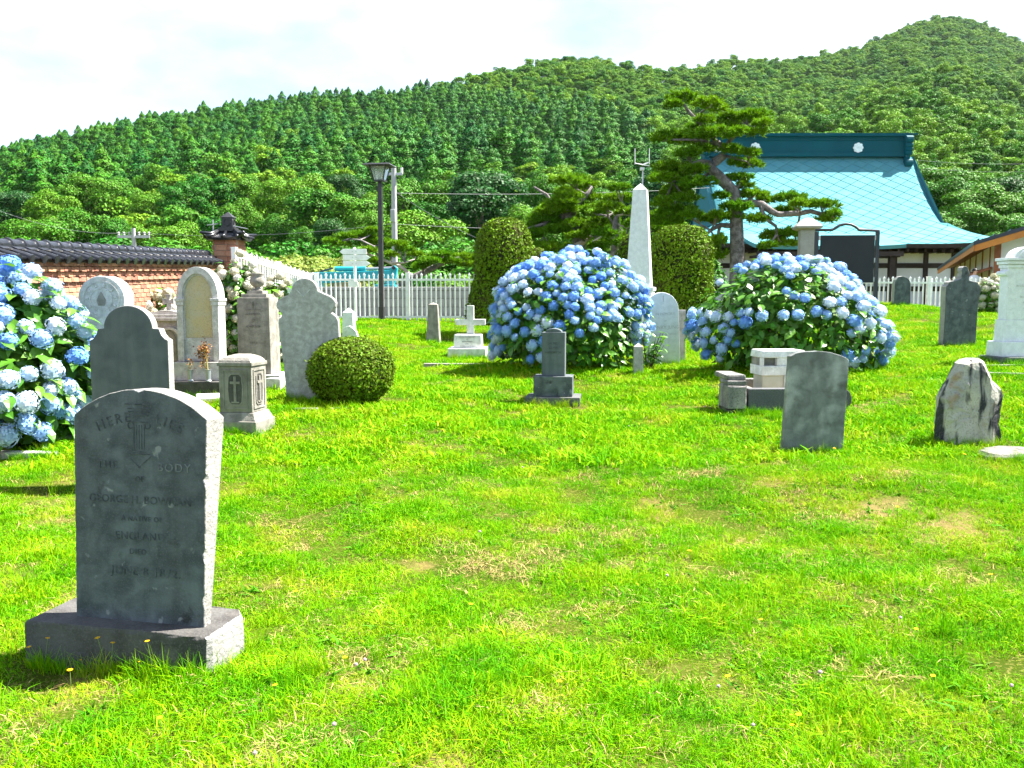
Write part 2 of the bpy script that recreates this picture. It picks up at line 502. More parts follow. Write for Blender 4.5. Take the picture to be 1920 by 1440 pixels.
def crown_arrays(rng, rx, rz, lobes, per, leaf, zc, flat=0.75, up=0.35):
    C_, R_ = [], []
    for k in range(lobes):
        d = unit(rng, 1)[0]
        d[2] = abs(d[2]) if rng.random() < 0.5 else -abs(d[2])
        rr = rng.uniform(0.45, 0.8)
        C_.append((d[0] * rx * rr, d[1] * rx * rr, zc + d[2] * rz * rr)); R_.append(rng.uniform(0.26, 0.44) * rx)
    C_.append((0, 0, zc)); R_.append(0.6 * rx)
    C_ = np.array(C_); R_ = np.array(R_)
    which = rng.integers(0, len(C_), per * lobes)
    d = unit(rng, len(which)); d[:, 2] = np.where(rng.random(len(which)) < 0.7, np.abs(d[:, 2]), d[:, 2])
    rad = R_[which][:, None] * rng.uniform(0.72, 1.08, (len(which), 1))
    P = C_[which] + d * rad * np.array([1, 1, flat])
    keep = np.ones(len(P), bool)
    N = d * 0.9 + rng.normal(size=P.shape) * 0.45 + np.array([0, 0, up])
    L = leaf * rng.uniform(0.7, 1.35, len(P))
    return kites(P[keep], N[keep], L, L * 0.72, rng, curl=0.08)

# forest prototypes
cone_protos, broad_protos = [], []
for k in range(4):
    rng = np.random.default_rng(100 + k)
    n = 1500; H = 9.8
    z = 1.2 + (H - 1.2) * rng.random(n) ** 0.85
    r = 2.7 * (1 - (z / H) ** (2.4 + 0.5 * k)) * (0.85 + 0.2 * np.sin(z * 3.2 + k)) * rng.uniform(0.7, 1.1, n) + 0.12
    a = rng.random(n) * 6.283
    P = np.stack([r * np.cos(a), r * np.sin(a), z], 1)
    N = np.stack([np.cos(a), np.sin(a), np.full(n, 0.9)], 1) + rng.normal(size=(n, 3)) * 0.35
    L = rng.uniform(0.7, 1.3, n) * 0.44
    V, Fq = kites(P, N, L, L * 0.7, rng, curl=0.12)
    me = fast_mesh('cedar', V, Fq); me.materials.append(M_conifer); cone_protos.append(me)
for k in range(5):
    rng = np.random.default_rng(200 + k)
    V, Fq = crown_arrays(rng, 3.9, 3.0, 13, 190, 0.42, 5.0, flat=0.7)
    me = fast_mesh('broadleaf', V, Fq); me.materials.append(M_broad); broad_protos.append(me)

CON_LO = np.array([(-400, 395), (0, 372), (200, 335), (330, 312), (480, 318), (640, 330), (800, 345), (880, 300), (1000, 300), (1100, 312), (1260, 320)], float)
CON_HI = np.array([(-400, 0), (760, 0), (770, 160), (900, 176), (1000, 190), (1100, 202), (1200, 232), (1260, 330)], float)
def scatter_hill(sp, rng, y0, y1, jit=0.45):
    """Jittered grid on the slope inside the view and a margin beside it."""
    out = []
    Yv = y0
    rows = []
    while Yv < y1:
        w = Yv * 1.32 / 2
        xs_ = np.arange(-w, w, sp)
        rows.append(np.stack([xs_ + rng.uniform(-jit, jit, len(xs_)) * sp, Yv + rng.uniform(-jit, jit, len(xs_)) * sp], 1))
        Yv += sp
    return np.concatenate(rows)
def rows_of(x, Y, z):
    tn = (z - EYE) / Y
    v = (tn * CP + SP) / (CP - tn * SP)
    return 720 - v * F
rng = np.random.default_rng(9)
A = scatter_hill(3.1, rng, 100, 460, 0.7)
pxA = 960 + F * A[:, 0] / A[:, 1]
zA = hill_z(A[:, 0], A[:, 1]); rA = rows_of(A[:, 0], A[:, 1], zA + 4)
Yr = np.interp(pxA, RID[:, 0], RID[:, 1])
edge = rng.normal(size=len(A)) * 7
isc = (rA < np.interp(pxA, CON_LO[:, 0], CON_LO[:, 1]) + edge) & (rA > np.interp(pxA, CON_HI[:, 0], CON_HI[:, 1]) + edge) & (pxA < 1262) & (A[:, 1] < Yr * 1.06)
A, zA = A[isc], zA[isc]
n = len(A)
s = rng.uniform(0.5, 0.98, n)
forest1 = gn_scatter('cedar_forest', np.stack([A[:, 0], A[:, 1], zA - 0.5], 1), np.stack([rng.normal(size=n) * 0.03, rng.normal(size=n) * 0.03, rng.random(n) * 6.28], 1),
                     np.stack([s, s, s * rng.uniform(0.7, 1.05, n)], 1), rng.integers(0, 4, n), cone_protos, M_conifer)
tag(forest1, 'dense dark green cedar forest covering the left and middle hillside', 'forest')
B = scatter_hill(4.1, rng, 96, 880, 0.6)
pxB = 960 + F * B[:, 0] / B[:, 1]
zB = hill_z(B[:, 0], B[:, 1]); rB = rows_of(B[:, 0], B[:, 1], zB + 4)
Yr = np.interp(pxB, RID[:, 0], RID[:, 1])
isc = (rB < np.interp(pxB, CON_LO[:, 0], CON_LO[:, 1])) & (rB > np.interp(pxB, CON_HI[:, 0], CON_HI[:, 1])) & (pxB < 1262)
isc &= rng.random(len(B)) > 0.05
keep = ~isc & (B[:, 1] < Yr * 1.05)
B, zB = B[keep], zB[keep]
n = len(B)
s = rng.uniform(0.42, 1.0, n) * np.interp(B[:, 1], [112, 300, 800], [0.85, 0.9, 1.0])
forest2 = gn_scatter('broadleaf_forest', np.stack([B[:, 0], B[:, 1], zB - 0.9], 1), np.stack([np.zeros(n), np.zeros(n), rng.random(n) * 6.28], 1),
                     np.stack([s, s, s * rng.uniform(0.8, 1.25, n)], 1), rng.integers(0, 5, n), broad_protos, M_broad)
tag(forest2, 'light green broadleaf forest over the right hillside and its peak', 'forest')
print('forest', len(A), len(B))

# ---- trees along the foot of the hill, one by one
def tree_kind(seed, name, label, material, rx, rz, lobes, per, leaf, zc, flat=0.75, group=None, trunk=0.18):
    rng = np.random.default_rng(seed)
    t = thing(name, label, 'tree', group=group)
    V, Fq = crown_arrays(rng, rx, rz, lobes, per, leaf, zc, flat)
    obj('crown', fast_mesh('crown', V, Fq), material, t)
    m = MB(); m.tube([(0, 0, -0.8), (0.05, 0, zc * 0.4), (0.15, 0.05, zc * 0.8), (0.1, 0.1, zc + rz * 0.3)], [trunk * 1.3, trunk, trunk * 0.7, trunk * 0.3], 8)
    for a in (0.4, 2.3, 4.4):
        m.tube([(0.08, 0.02, zc * 0.55), (math.cos(a) * rx * 0.4, math.sin(a) * rx * 0.4, zc * 0.95)], [trunk * 0.5, trunk * 0.2], 6)
    m.build('trunk', M_bark, t, smooth=True)
    return t
GT = 'trees along the foot of the hill'
kinds = [tree_kind(31, 'broadleaf_tree', 'tall broadleaf tree with bright green crown at the foot of the hill', M_tree, 3.6, 3.6, 18, 620, 0.23, 6.0, group=GT),
         tree_kind(32, 'broadleaf_tree', 'tall dark green tree with dense crown at the foot of the hill', M_treedark, 3.8, 3.4, 20, 560, 0.23, 6.2, group=GT),
         tree_kind(33, 'broadleaf_tree', 'loose spreading green tree with layered crown below the hillside wood', M_tree, 4.0, 2.8, 22, 520, 0.23, 6.0, 0.6, group=GT),
         tree_kind(34, 'leafy_bush', 'rounded mid green bush in front of the hillside trees', M_tree, 2.6, 2.0, 14, 420, 0.20, 2.2, 0.8, group='bushes below the hillside trees', trunk=0.09),
         tree_kind(35, 'leafy_bush', 'pale yellow-green bush behind the fences', M_shrub, 1.7, 1.5, 12, 220, 0.16, 1.6, 0.85, group='pale bushes behind the fences', trunk=0.05)]
kinds[3]['category'] = 'bush'; kinds[4]['category'] = 'bush'
first = [True] * 5
KH = [9.8, 9.8, 9.2, 4.6, 3.4]       # crown-top heights of the kinds
rt = random.Random(4)
LAND = [(150, 'the near blue hydrangea'), (330, 'the small utility pole'), (500, 'the brick pillar'), (640, 'the descending picket fence'), (800, 'the lamp post'),
        (960, 'the dome-topped clipped yew'), (1140, 'the wide low pine'), (9999, 'the tall obelisk')]
LOOK = ['bright green broadleaf tree', 'dark green dense-crowned tree', 'loose layered green tree', 'rounded mid green bush', 'pale yellow-green bush']
def name_by_place(o, kind, px, Y):
    spot = next(n_ for lim, n_ in LAND if px < lim)
    row_ = 'lower row' if Y < 95 else 'upper row'
    o['label'] = (LOOK[kind] + ', ' + row_ + ' at the hill foot, behind ' + spot) if kind < 3 else (LOOK[kind] + ' below the hillside trees behind ' + spot)
    o['group'] = ('trees at the hill foot behind ' if kind < 3 else 'bushes behind ') + spot
    return o
def plant(kind, px, row, Y, wide=1.0):
    p = W(px, row, Y)
    z0 = float(hill_z(np.array([p.x]), np.array([Y]))[0]) if Y > 72 else G(p.x, Y)
    s = max(0.35, (p.z - z0) / KH[kind])
    if first[kind]:
        o = kinds[kind]; first[kind] = False
    else:
        o = copy_tree(kinds[kind])
    o.location = (p.x, Y, z0)
    o.rotation_euler = (0, 0, rt.uniform(0, 6.28))
    o.scale = (s * wide, s * wide, s)
    return name_by_place(o, kind, px, Y)
px = -70
while px < 1290:
    plant(rt.choice([0, 1, 2, 2]), px, rt.uniform(312, 356), rt.uniform(100, 122), rt.uniform(0.7, 1.05))
    px += rt.uniform(48, 72)
px = -40
while px < 1250:
    plant(rt.choice([0, 2, 1, 0]), px, rt.uniform(362, 420), rt.uniform(76, 92), rt.uniform(0.65, 1.05))
    px += rt.uniform(48, 70)
for px, row, Y, k in [(905, 302, 86, 1), (600, 338, 88, 0), (660, 352, 86, 0), (785, 385, 72, 2), (60, 395, 70, 0), (1236, 305, 92, 1),
                      (1745, 300, 100, 2), (1790, 322, 96, 0), (1845, 335, 92, 2), (1900, 318, 98, 1), (1945, 345, 90, 0), (1800, 372, 84, 2), (1870, 385, 82, 0), (1925, 392, 80, 2), (1990, 390, 82, 0)]:
    o = plant(k, px, row, Y, 1.15)
    if px > 1700:
        o['label'] = ['bright green broadleaf tree beyond the right end of the temple roof', 'dark green tree beyond the right end of the temple roof', 'loose layered green tree beyond the right end of the temple roof'][k]
        o['group'] = 'trees beyond the right end of the temple'
    elif px == 905: o['label'] = 'dark round-crowned tree rising behind the dome-topped clipped yew'
    elif px == 785: o['label'] = 'loose creeper-hung tree immediately right of the tall utility pole'
    elif px == 60: o['label'] = 'bright green tree above the tiled wall, left of the small utility pole'
    elif px == 1236: o['label'] = 'dark green tree between the forked antenna and the large twisted pine'
    elif px == 600: o['label'] = 'tall bright green tree left of the lamp lantern'
px = 30
while px < 960:
    plant(3, px, rt.uniform(428, 452), rt.uniform(48, 60), rt.uniform(1.0, 1.4))
    px += rt.uniform(52, 70)
for px, row, Y in [(520, 468, 31), (558, 462, 33), (596, 466, 34), (632, 462, 36), (574, 478, 30), (780, 500, 36), (850, 505, 36), (700, 500, 40), (1250, 440, 34), (1225, 470, 30), (1130, 480, 33), (1000, 470, 36)]:
    plant(4 if px < 660 else 3, px, row, Y, 1.25)
# ================================================================== BUILT THINGS BEHIND THE LAWN
M_white = mat('white_paint', (0.88, 0.88, 0.88), 0.45, 0.4, var=(0.72, 0.72, 0.70), var_scale=6, per_object=0.05)
M_tileblack = mat('glazed_black_tile', (0.012, 0.013, 0.017), 0.28, 0.4, var=(0.025, 0.026, 0.032), var_scale=8, per_object=0.25, bump=0.15, bump_scale=40)
M_brick = mat('red_brick', (0.31, 0.125, 0.08), 0.9, 0.1, var=(0.38, 0.185, 0.125), var_scale=7, per_island=0.32, stains=((2.2, 0.62, 0.74, (0.42, 0.36, 0.31)),), bump=0.7, bump_scale=70, speck=(0.5, 0.36, 0.26), speck_scale=60, speck_amt=0.4)
M_mortar = mat('mortar', (0.42, 0.33, 0.27), 0.95, 0.1, var=(0.30, 0.22, 0.18), var_scale=6, bump=0.5)
M_block = mat('concrete_block', (0.36, 0.345, 0.35), 0.9, 0.15, var=(0.30, 0.285, 0.285), var_scale=3, per_object=0.10, bump=0.5, bump_scale=90, speck=(0.20, 0.19, 0.19), speck_amt=0.35)
M_blockmortar = mat('dark_joint', (0.15, 0.145, 0.14), 0.95, 0.1)
M_black = mat('black_metal', (0.018, 0.019, 0.022), 0.45, 0.45, var=(0.03, 0.03, 0.032), var_scale=5)
M_concpole = mat('pole_concrete', (0.42, 0.42, 0.43), 0.85, 0.2, var=(0.34, 0.34, 0.35), var_scale=3)
M_glassmilk = mat('lamp_glass', (0.55, 0.58, 0.56), 0.15, 0.5)
M_turq = mat('turquoise_paint', (0.012, 0.36, 0.42), 0.4, 0.4, var=(0.02, 0.31, 0.36), var_scale=3, stains=((5, 0.62, 0.72, (0.12, 0.20, 0.20)),))
M_steel = mat('grey_steel', (0.38, 0.39, 0.40), 0.35, 0.5, metal=0.6)
M_wire = mat('wire', (0.16, 0.17, 0.18), 0.6, 0.3)

# ---- tile-capped brick wall running back along the left boundary
def ridge_z(y):
    return 2.345 + (y - 11.0) * 0.0329
WX = -6.25
wall = thing('brick_wall', 'red brick boundary wall capped with glossy black roof tiles', 'wall', (WX, 12, G(WX, 12)))
wo = Vector(wall.location)
Y0, Y1 = 4.0, 19.0
m = MB()
for k in range(15):
    ya = Y0 + (Y1 - Y0) * k / 15; yb = Y0 + (Y1 - Y0) * (k + 1) / 15
    za, zb = ridge_z(ya) - 0.27, ridge_z(yb) - 0.27
    ga, gb = G(WX, ya) - 0.3, G(WX, yb) - 0.3
    vs = [(-0.36, ya, ga), (0, ya, ga), (0, yb, gb), (-0.36, yb, gb), (-0.36, ya, za), (0, ya, za), (0, yb, zb), (-0.36, yb, zb)]
    m.add([(a, b - wo.y, c - wo.z) for a, b, c in vs], [(3, 2, 1, 0), (4, 5, 6, 7), (0, 1, 5, 4), (1, 2, 6, 5), (2, 3, 7, 6), (3, 0, 4, 7)])
m.build('mortar_core', M_mortar, wall)
bme = MB().box(-0.10, 0.0, -0.105, 0.105, -0.031, 0.031).mesh('brick', bevel=0.004, seg=1)
bme.materials.append(M_brick)
rest_v, rest_f = MB(), None
nparts = 0
rb = random.Random(3)
cand = []
for row in range(27):
    off = 0.0 if row % 2 == 0 else 0.11
    y = Y0 + 0.12 + off
    while y < Y1 - 0.1:
        z = ridge_z(y) - 0.31 - row * 0.073
        if z > G(WX, y) - 0.02:
            proud = {0: 0.085, 1: 0.07, 2: 0.03, 3: 0.055, 4: 0.02}.get(row, 0.012)
            cand.append((row, y, z, proud))
        y += 0.222
for (row, y, z, proud) in cand:
    jx, jr = rb.uniform(-0.003, 0.004), rb.uniform(-0.012, 0.012)
    if row < 12 and 13.4 < y < 18.8 and nparts < 298:
        b = obj('brick', bme, None, wall, (proud + jx, y - wo.y, z - wo.z), (jr, 0, jr)); nparts += 1
    else:
        rest_v.box(-0.10 + proud + jx, proud + jx, y - wo.y - 0.105, y - wo.y + 0.105, z - wo.z - 0.031, z - wo.z + 0.031)
stuff(rest_v.build('brickwork', M_brick, wall))
# roof of the wall: rolls down the slope, ridge pieces, flat tile bed
roll = MB()
pr = [(-0.30, 0.06), (0.16, -0.075), (0.22, -0.105)]
roll.tube([(-0.28, 0, 0.03), (-0.05, 0, -0.055), (0.14, 0, -0.115), (0.205, 0, -0.145)], [0.042, 0.046, 0.05, 0.052], 10)
roll.tube([(0.205, 0, -0.145), (0.225, 0, -0.152)], [0.062, 0.062], 12)
roll_me = roll.mesh('roll_tile', smooth=False); roll_me.materials.append(M_tileblack)
pan = MB()
for k in range(4):
    y = -0.155 + 0.31 * k / 4
    pan.box(-0.28, 0.02, -0.11, 0.11, -0.03, 0.0, Matrix.Translation((0, 0, 0.005)) @ Matrix.Rotation(R(20), 4, 'Y')) if k == 0 else None
pan.box(0.02, 0.20, -0.105, 0.105, -0.095, -0.075, Matrix.Rotation(R(16), 4, 'Y'))
pan_me = pan.mesh('pan_tile', bevel=0.006); pan_me.materials.append(M_tileblack)
rid = MB()
N_ = 10
vs, fs = [], []
for k, (yy, rr) in enumerate([(-0.155, 0.082), (0.10, 0.078), (0.115, 0.098), (0.155, 0.098)]):
    for i in range(N_ + 1):
        a = math.pi * i / N_
        vs.append((math.cos(a) * rr, yy, math.sin(a) * rr * 1.05))
for k in range(3):
    for i in range(N_):
        o_ = k * (N_ + 1) + i
        fs.append((o_, o_ + 1, o_ + N_ + 2, o_ + N_ + 1))
fs.append(list(range(N_ + 1))); fs.append([3 * (N_ + 1) + i for i in range(N_ + 1)])
rid.add(vs, fs)
rid_me = rid.mesh('ridge_tile', smooth=False); rid_me.materials.append(M_tileblack)
bed = MB()
y = Y0 + 0.15
tiles = []
while y < Y1:
    tiles.append(y); y += 0.31
for y in tiles:
    z = ridge_z(y)
    sl = math.atan(0.0329)
    obj('ridge_tile', rid_me, None, wall, (-0.18, y - wo.y, z - 0.085 - wo.z), (sl, 0, 0))
    obj('roll_tile', roll_me, None, wall, (-0.02, y - wo.y, z - 0.105 - wo.z))
    obj('pan_tile', pan_me, None, wall, (-0.02, y + 0.155 - wo.y, z - 0.115 - wo.z), (sl, 0, 0))
for k in range(len(tiles) - 1):
    y, z = tiles[k] - wo.y, ridge_z(tiles[k]) - wo.z
    bed.box(-0.30, -0.075, y - 0.155, y + 0.1545, z - 0.155, z - 0.082)
    bed.box(-0.275, -0.095, y - 0.155, y + 0.1545, z - 0.082, z - 0.0785)
    bed.box(-0.50, 0.10, y - 0.155, y + 0.1545, z - 0.29, z - 0.245)
    bed.add([(-0.09, y - 0.155, z - 0.14), (-0.09, y + 0.1545, z - 0.14), (0.16, y + 0.1545, z - 0.235), (0.16, y - 0.155, z - 0.235), (0.16, y - 0.155, z - 0.255), (0.16, y + 0.1545, z - 0.255), (-0.09, y - 0.155, z - 0.245), (-0.09, y + 0.1545, z - 0.245)],
            [(0, 1, 2, 3), (3, 2, 5, 4), (4, 5, 7, 6), (6, 7, 1, 0)])
    bed.add([(-0.27, y - 0.155, z - 0.14), (-0.27, y + 0.1545, z - 0.14), (-0.52, y + 0.1545, z - 0.235), (-0.52, y - 0.155, z - 0.235)], [(0, 1, 2, 3)])
bed.build('tile_bed', M_tileblack, wall)

# ---- brick pillar with tiled cap and lantern-shaped finial at the wall's end
pz = G(-6.1, 19.25)
pil = thing('brick_pillar', 'brick gate pillar with small tiled cap and black lantern finial', 'pillar', (-6.09, 19.3, pz))
top = 2.86 - pz
m = MB().box(-0.26, 0.26, -0.26, 0.26, -0.3, top); m.build('mortar_core', M_mortar, pil)
bm2 = MB().box(-0.118, 0.118, -0.02, 0.02, -0.055, 0.055).mesh('brick', bevel=0.004, seg=1); bm2.materials.append(M_brick)
for row in range(7):
    z = top - 0.06 - row * 0.12
    for side in range(4):
        for k in (-1, 1):
            off = 0.12 * k + (0.03 if row % 2 else -0.01)
            a = side * math.pi / 2
            obj('brick', bm2, None, pil, (math.cos(a) * off + math.sin(a) * 0.26, math.sin(a) * off - math.cos(a) * 0.26, z), (0, 0, a))
stuffm = MB()
for row in range(7, 18):
    z = top - 0.06 - row * 0.12
    for side in range(4):
        for k in (-1, 1):
            a = side * math.pi / 2
            stuffm.box(-0.118, 0.118, -0.02, 0.02, -0.055, 0.055, Matrix.Translation((math.cos(a) * 0.12 * k + math.sin(a) * 0.26, math.sin(a) * 0.12 * k - math.cos(a) * 0.26, z)) @ Matrix.Rotation(a, 4, 'Z'))
stuff(stuffm.build('brickwork', M_brick, pil))
cap = MB()
# four-sided cap with upturned corners
n = 8
for side in range(4):
    M = Matrix.Rotation(side * math.pi / 2, 4, 'Z')
    vs, fs = [], []
    for j in range(5):
        t = j / 4
        half = 0.16 + (0.44 - 0.16) * t
        for i in range(n + 1):
            u = -1 + 2 * i / n
            zz = top + 0.17 - 0.15 * t + 0.09 * (abs(u) ** 3) * t ** 2 - 0.05 * math.sin(math.pi * t)
            vs.append((u * half, -half, zz))
    for j in range(4):
        for i in range(n):
            q_ = j * (n + 1) + i
            fs.append((q_, q_ + 1, q_ + n + 2, q_ + n + 1))
    o0 = len(vs)
    vs += [(v[0] * 0.93, v[1] * 0.93, v[2] - 0.05) for v in vs[4 * (n + 1):5 * (n + 1)]]
    for i in range(n):
        fs.append((4 * (n + 1) + i, 4 * (n + 1) + i + 1, o0 + i + 1, o0 + i))
    cap.add(vs, fs, M)
cap.box(-0.36, 0.36, -0.36, 0.36, top - 0.02, top + 0.02)
cap.build('tiled_cap', M_tileblack, pil)
rolls = MB()
for side in range(4):
    M = Matrix.Rotation(side * math.pi / 2, 4, 'Z')
    for u in (-0.26, 0.0, 0.26):
        r_ = MB()
        rolls.tube([(u * 0.6, -0.17, top + 0.18), (u, -0.30, top + 0.08), (u * 1.2, -0.45, top + 0.045)], [0.03, 0.035, 0.04], 8, M)
    rolls.tube([(-0.16, -0.16, top + 0.19), (-0.30, -0.30, top + 0.115), (-0.46, -0.46, top + 0.13)], [0.035, 0.035, 0.03], 8, M)
rolls.build('cap_rolls', M_tileblack, pil, smooth=True)
fin = MB()
fin.box(-0.20, 0.20, -0.20, 0.20, top + 0.17, top + 0.22); fin.box(-0.165, 0.165, -0.165, 0.165, top + 0.22, top + 0.255)
fin.box(-0.125, 0.125, -0.125, 0.125, top + 0.255, top + 0.47, taper=0.012)
fin.add([(-0.135, -0.135, top + 0.47), (0.135, -0.135, top + 0.47), (0.135, 0.135, top + 0.47), (-0.135, 0.135, top + 0.47), (0, 0, top + 0.60)], [(0, 1, 4), (1, 2, 4), (2, 3, 4), (3, 0, 4), (3, 2, 1, 0)])
for side in range(4):
    M = Matrix.Rotation(side * math.pi / 2, 4, 'Z')
    fin.ring([(-0.085 * math.cos(a * math.pi / 6) , top + 0.365 + 0.085 * math.sin(a * math.pi / 6)) for a in range(12)], [(-0.06 * math.cos(a * math.pi / 6), top + 0.365 + 0.06 * math.sin(a * math.pi / 6)) for a in range(12)], -0.135, -0.115, M)
fin.build('lantern_finial', M_black, pil, bevel=0.006)
spk = MB()
spk.tube([(-0.30, -0.1, top + 0.1), (-0.30, -0.1, top + 0.42)], 0.014, 6)
spk.tube([(-0.42, -0.12, top + 0.30), (-0.18, -0.12, top + 0.33)], 0.012, 6)
spk.tube([(0.16, -0.2, top + 0.28), (0.46, -0.2, top + 0.22)], 0.012, 6)
spk.build('bracket', M_steel, pil)

# ---- white picket fences
def picket_mesh(h, big):
    m = MB(); w = 0.016
    m.box(-w, w, -w, w, 0, h - 0.12)
    if big:
        a, b, c = h - 0.12, h - 0.055, h
        k = 0.032
    else:
        a, b, c = h - 0.12, h - 0.10, h - 0.03
        k = 0.022
    vs = [(-w, -w, a), (w, -w, a), (w, w, a), (-w, w, a), (-k, -w, b), (k, -w, b), (k, w, b), (-k, w, b), (0, 0, c)]
    m.add(vs, [(0, 1, 5, 4), (1, 2, 6, 5), (2, 3, 7, 6), (3, 0, 4, 7), (4, 5, 8), (5, 6, 8), (6, 7, 8), (7, 4, 8)])
    me = m.mesh('picket'); me.materials.append(M_white); return me
PK = {}
def fence(label, p0, p1, h, zb0, zb1, posts, group=None, brace=False, ztop_rail=0.18):
    p0, p1 = Vector(p0), Vector(p1)
    d = p1 - p0
    L = d.length
    rz = math.atan2(d.y, d.x)
    f = thing('picket_fence', label, 'fence', (p0.x, p0.y, zb0), rz, group)
    key = round(h, 3)
    if key not in PK:
        PK[key] = (picket_mesh(h, True), picket_mesh(h, False))
    n = int(L / 0.119)
    sl = (zb1 - zb0) / L
    for i in range(1, n):
        x = L * i / n
        if min(abs(x - q_ * L) for q_ in posts) < 0.05:
            continue
        obj('picket', PK[key][i % 2], None, f, (x, -0.0, x * sl))
    for q_ in posts:
        x = q_ * L
        mp = MB().box(-0.05, 0.05, -0.04, 0.06, -0.3, h - 0.03); mp.box(-0.055, 0.055, -0.045, 0.065, h - 0.03, h - 0.005)
        o = mp.build('post', M_white, f, bevel=0.004); o.location = (x, 0.0, x * sl)
    for zz in (h - ztop_rail, 0.14):
        mr = MB(); mr.add([(0, -0.024, zz - 0.026), (L, -0.024, zz - 0.026 + sl * L), (L, 0.024, zz - 0.026 + sl * L), (0, 0.024, zz - 0.026),
                           (0, -0.024, zz + 0.026), (L, -0.024, zz + 0.026 + sl * L), (L, 0.024, zz + 0.026 + sl * L), (0, 0.024, zz + 0.026)],
                          [(3, 2, 1, 0), (4, 5, 6, 7), (0, 1, 5, 4), (1, 2, 6, 5), (2, 3, 7, 6), (3, 0, 4, 7)])
        mr.build('rail', M_white, f)
    return f
c0 = W(440, 463, 18.8); c1 = W(584, 511, 22.6); c2 = W(905, 512, 22.6)
fence('white picket fence descending from the brick pillar to the corner', (c0.x, c0.y), (c1.x, c1.y), 1.75, c0.z - 1.75, c1.z - 1.75, [0.0, 0.52, 1.0])
fence('white picket fence in front of the grey block wall', (c1.x + 0.12, c1.y), (c2.x + 2.2, c2.y), 1.26, c1.z - 1.26, c1.z - 1.26, [0.0, 0.36, 0.71, 1.0])
r0 = W(1560, 517, 24.6); r1 = W(2010, 519, 24.6)
fence('white picket fence on the rise below the temple', (r0.x, r0.y), (r1.x, r1.y), 1.25, r0.z - 1.25, r1.z - 1.25, [0.0, 0.405, 0.71, 1.0])
bx = W(1744, 530, 24.5)
br = MB(); br.tube([(bx.x, 24.66, bx.z), (bx.x + 0.25, 24.95, bx.z - 0.75), (bx.x + 0.35, 25.1, 0.6)], 0.022, 6)
tag(br.build('fence_brace', M_white), 'slanting white brace leaning against the fence below the temple', 'brace')

# ---- grey block wall behind the middle fence
bw0 = W(560, 600, 26.0); bw1 = W(960, 600, 26.0)
bzt = W(720, 538, 26.0).z
bwall = thing('block_wall', 'low grey concrete block wall behind the white fence', 'wall', (bw0.x, 26.0, bzt - 1.5))
Lw = bw1.x - bw0.x
MB().box(0.0, Lw, 0.012, 0.15, -0.6, 1.48).build('joint_core', M_blockmortar, bwall)
bl = MB().box(-0.243, 0.243, 0.0, 0.162, -0.115, 0.115).mesh('block', bevel=0.008, seg=1); bl.materials.append(M_block)
cp = MB().box(-0.243, 0.243, -0.015, 0.175, -0.052, 0.052).mesh('coping_block', bevel=0.008, seg=1); cp.materials.append(M_block)
for row in range(7):
    z = 1.5 - 0.108 - 0.122 - row * 0.24
    x = 0.05 if row % 2 else 0.29
    while x < Lw:
        obj('block', bl, None, bwall, (x, 0, z)); x += 0.496
x = 0.25
while x < Lw:
    obj('coping_block', cp, None, bwall, (x, 0, 1.5 - 0.052)); x += 0.496

# ---- excavator with its turquoise boom lowered behind the block wall
ex = thing('excavator', 'turquoise excavator with long boom and ram behind the block wall', 'excavator', (W(600, 520, 28.5).x, 28.5, 0.8))
eo = Vector(ex.location)
def EP(px, py, dy=0.0):
    p = W(px, py, 28.5 + dy); return Vector((p.x - eo.x, p.y - eo.y, p.z - eo.z))
def slab_from(pxs, y0, y1):
    return [((EP(a, b)).x, (EP(a, b)).z) for a, b in pxs]
MB().prism(slab_from([(588, 532), (650, 529), (715, 524), (735, 520), (735, 506), (700, 508), (590, 511)], 0, 0), -0.18, 0.18).build('boom', M_turq, ex, bevel=0.02)
MB().prism(slab_from([(727, 536), (738, 538), (743, 520), (746, 503), (740, 498), (733, 502), (728, 512), (722, 530)], 0, 0), -0.16, 0.16).build('bracket', M_turq, ex, bevel=0.015)
MB().prism(slab_from([(704, 541), (746, 541), (742, 534), (706, 533)], 0, 0), -0.35, 0.35).build('foot_plate', M_turq, ex, bevel=0.015)
m = MB(); m.tube([EP(628, 504, -0.05), EP(684, 504, -0.05)], 0.075, 12); m.tube([EP(676, 504, -0.05), EP(686, 504, -0.05)], 0.095, 12); m.build('ram_cylinder', M_turq, ex, smooth=False)
m = MB(); m.tube([EP(684, 504, -0.05), EP(738, 502, -0.05)], 0.042, 10); m.build('ram_rod', M_steel, ex)
m = MB(); m.tube([EP(624, 503, -0.05), EP(612, 506, 0.1), EP(600, 510, 0.2)], 0.03, 8); m.tube([EP(738, 502, -0.3), EP(738, 502, 0.3)], 0.06, 10); m.build('hose', M_black, ex)
m = MB(); b0, b1 = EP(590, 520), EP(560, 560)
m.box(b0.x - 1.9, b0.x - 0.1, -0.9, 0.9, 0.35, 1.15); m.box(b0.x - 1.9, b0.x + 0.25, -0.25, 0.25, 0.6, 1.3)
m.build('body', M_turq, ex, bevel=0.04)
for sgn in (-0.75, 0.75):
    MB().box(b0.x - 2.1, b0.x + 0.2, sgn - 0.22, sgn + 0.22, -0.15, 0.38).build('track', M_black, ex, bevel=0.08)
MB().box(EP(725, 536).x - 0.25, EP(725, 536).x + 0.35, -0.3, 0.3, -0.1, EP(725, 541).z + 0.02).build('bucket', M_turq, ex, bevel=0.03)
MB().box(EP(620, 536).x, EP(668, 536).x, 0.3, 0.9, -0.1, EP(640, 529).z).build('crate', mat('tan_board', (0.45, 0.32, 0.18), 0.8, 0.2), ex, bevel=0.01)

